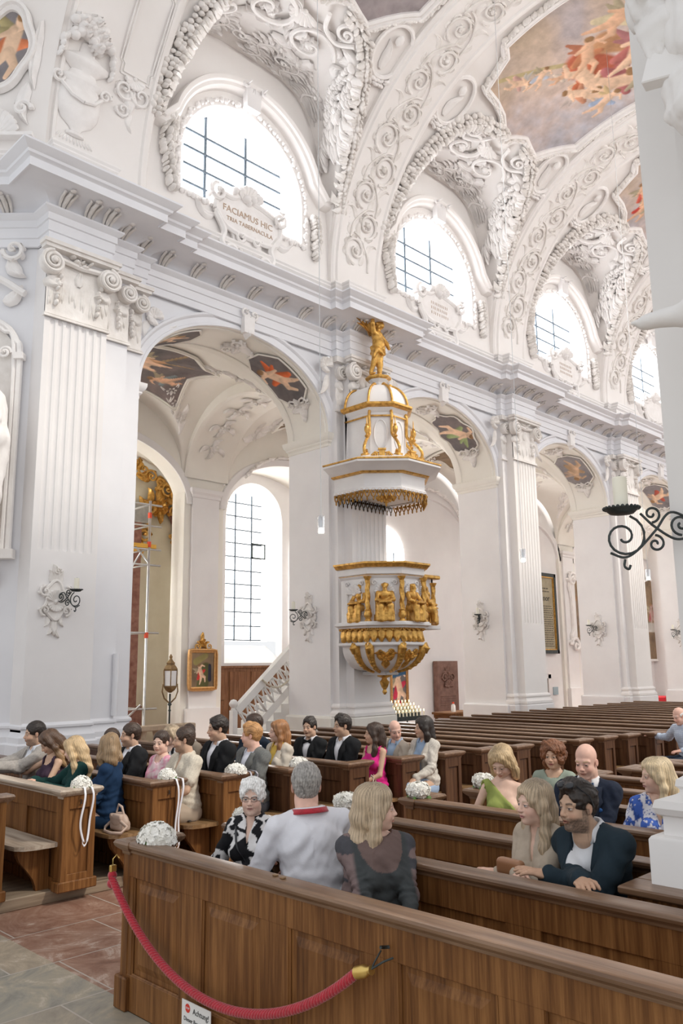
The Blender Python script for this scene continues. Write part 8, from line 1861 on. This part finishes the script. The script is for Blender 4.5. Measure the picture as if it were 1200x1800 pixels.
# ---- across the aisle
person('man with dark short hair and goatee in a light grey jacket, first from the left',4.21,9.06,1.42,PIX,head=(R_(166),.05,0),res=1.35,skin='tan',hair='dark',style='short',top='openjacket',cols=dict(top=(.42,.39,.36),ftop=pat_tweed((.42,.39,.36)),shirt=(.70,.72,.77)),face=dict(beard=.6),arms=RAIL)
person('woman with long brown wavy hair bending her head, one hand in a cream lace glove',4.16,8.58,1.35,PIX,head=(R_(158),.6,0),res=1.35,sex='f',skin='tan',hair='brown',style='long',top='tank',cols=dict(top=(.05,.03,.05)),lean=(.10,0),arms=[((.40,.05,.36),.4),((.42,-.42,.46),.4)],extra=glove)
person('blonde woman in a dark green dress, leaning towards the long haired brunette',4.11,7.95,1.315,R_(170),head=(R_(128),.3,0),res=1.35,sex='f',skin='fair',hair='blonde',style='long',top='dress',cols=dict(top=(.010,.045,.042),puff=.02,legs=(.01,.04,.04)),lean=(.15,0),arms=[((.40,0,.40),.3),((.48,-.15,.44),.3)],skirt=True)
person('woman with half up blonde hair in a long dark blue dress, seen from behind',4.24,7.48,1.36,R_(130),head=(R_(75),.05,0),res=1.35,sex='f',skin='fair',hair='dkblonde',style='bob',top='dress',cols=dict(top=(.012,.035,.085),legs=(.012,.035,.08),puff=.012),skirt='long',arms=LAP)
person('woman with brown hair, hidden behind the blonde in dark blue',4.93,8.67,1.32,PIX,head=(R_(190),.05,0),res=1.7,sex='f',skin='tan',hair='dkbrown',style='bun',top='tee',cols=dict(top=(.05,.05,.06)))
person('man with short dark hair in a black suit behind the blonde in dark blue',4.93,8.25,1.395,PIX,head=(R_(160),.0,0),res=1.4,skin='tan',hair='dkbrown',style='short',top='suit',cols=dict(top=BLACK,shirt=(.72,.73,.78)),face=dict(beard=.5),bulk=.02,arms=KNEE)
person('smiling woman with tied back dark hair in a pink patterned blouse',4.93,7.64,1.34,PIX,head=(R_(206),.05,0),res=1.4,sex='f',skin='fair',hair='dkbrown',style='bun',top='tee',cols=dict(top=(.7,.4,.5),ftop=pat_pink,legs=(.6,.5,.5)),face=dict(smile=1),arms=LAP)
person('man with buzzed hair and beard in a cream knitted polo shirt and beige trousers',4.93,7.22,1.40,PIX,head=(R_(146),.0,0),res=1.3,skin='tan',hair='dkbrown',style='crew',top='polo',cols=dict(top=(.66,.60,.50),ftop=pat_tweed((.66,.60,.50)),legs=(.46,.37,.29),shoe=(.55,.50,.44)),face=dict(beard=.5),arms=KNEE)
person('grey blonde woman in a dark patterned top behind the woman in pink',5.69,8.61,1.31,PIX,head=(R_(192),.05,0),res=1.7,sex='f',skin='old',hair='ash',style='bob',top='tee',cols=dict(top=(.09,.08,.07),ftop=pat_bw),face=dict(age=1))
person('man in a tan jacket whose face is hidden behind the man in cream',6.35,9.2,1.27,PIX,head=(R_(90),.0,0),res=1.8,skin='tan',hair='dkbrown',style='short',top='openjacket',cols=dict(top=(.30,.25,.20)))
person('man with swept back dark hair in a black suit and open white shirt',5.69,7.68,1.45,PIX,head=(R_(158),.05,0),res=1.4,skin='tan',hair='dark',style='back',top='suit',cols=dict(top=BLACK,shirt=(.74,.75,.80)),bulk=.012,arms=LAP)
person('man with a blond crew cut in a grey suit, seen in profile',5.69,7.08,1.40,PIX,head=(R_(128),.0,0),res=1.4,skin='pink',hair='ginger',style='quiff',top='suit',cols=dict(top=(.155,.16,.155),ftop=pat_tweed((.16,.165,.16)),shirt=(.74,.76,.84)),face=dict(beard=.3),bulk=.01,arms=LAP)
person('man with dark brown hair and glasses in a dark suit behind the blond man',6.43,7.97,1.43,PIX,head=(R_(135),.0,0),res=1.7,skin='pink',hair='dkbrown',style='short',top='suit',cols=dict(top=NAVY,shirt=(.7,.7,.74)))
person('woman with long reddish hair in a cream jacket over a yellow top',6.43,7.51,1.37,PIX,head=(R_(150),.0,0),res=1.45,sex='f',skin='fair',hair='redbl',style='long',top='openjacket',cols=dict(top=(.60,.54,.46),shirt=(.72,.48,.10)))
person('young man with black bow tie and open mouth in a dinner jacket',7.18,7.78,1.36,PIX,head=(R_(196),.0,.08),res=1.45,skin='tan',hair='dark',style='back',top='suit',cols=dict(top=BLACK,shirt=(.76,.76,.80),bow=(.01,.01,.012)),face=dict(mouth=1.6),twist=.2)
person('man with spiky black hair and open collar beside the girl in pink',7.18,7.20,1.41,PIX,head=(R_(160),.0,0),res=1.45,skin='olive',hair='dark',style='quiff',top='suit',cols=dict(top=BLACK,shirt=(.76,.76,.80)))
person('girl with very long straight brown hair in a bright pink dress',7.18,6.69,1.33,PIX,head=(R_(138),.0,0),res=1.35,sex='f',skin='tan',hair='dkbrown',style='long',top='tank',cols=dict(top=(.62,.025,.22),legs=(.62,.025,.22)),arms=LAP,skirt=True)
person('bald man in a beige jacket and light blue shirt bending to his neighbour',7.78,6.88,1.32,PIX,head=(R_(235),.30,.15),res=1.45,skin='pink',hair='grey',style='fringe',top='openjacket',cols=dict(top=(.52,.45,.37),shirt=(.38,.50,.66)),lean=(.05,-.12),htop=.885)
person('dark haired woman in a cream tweed jacket and light blue dress',7.88,6.52,1.37,PIX,head=(R_(150),.0,0),res=1.35,sex='f',skin='tan',hair='dark',style='bob',top='openjacket',cols=dict(top=(.60,.56,.50),ftop=pat_tweed((.60,.56,.50)),shirt=(.33,.44,.60),legs=(.38,.50,.68)),arms=KNEE,skirt=True)
person('bald man in a light blue checked shirt, far back at the right edge',12.1,5.20,1.33,R_(160),head=(R_(150),.35,0),res=1.8,skin='pink',hair='white',style='fringe',top='shirt',cols=dict(top=(.5,.58,.7),ftop=pat_check,legs=(.03,.04,.06)),lean=(.2,0),arms=[((.25,.1,.25),.4),((.12,-.62,.42),.3)],htop=.885)
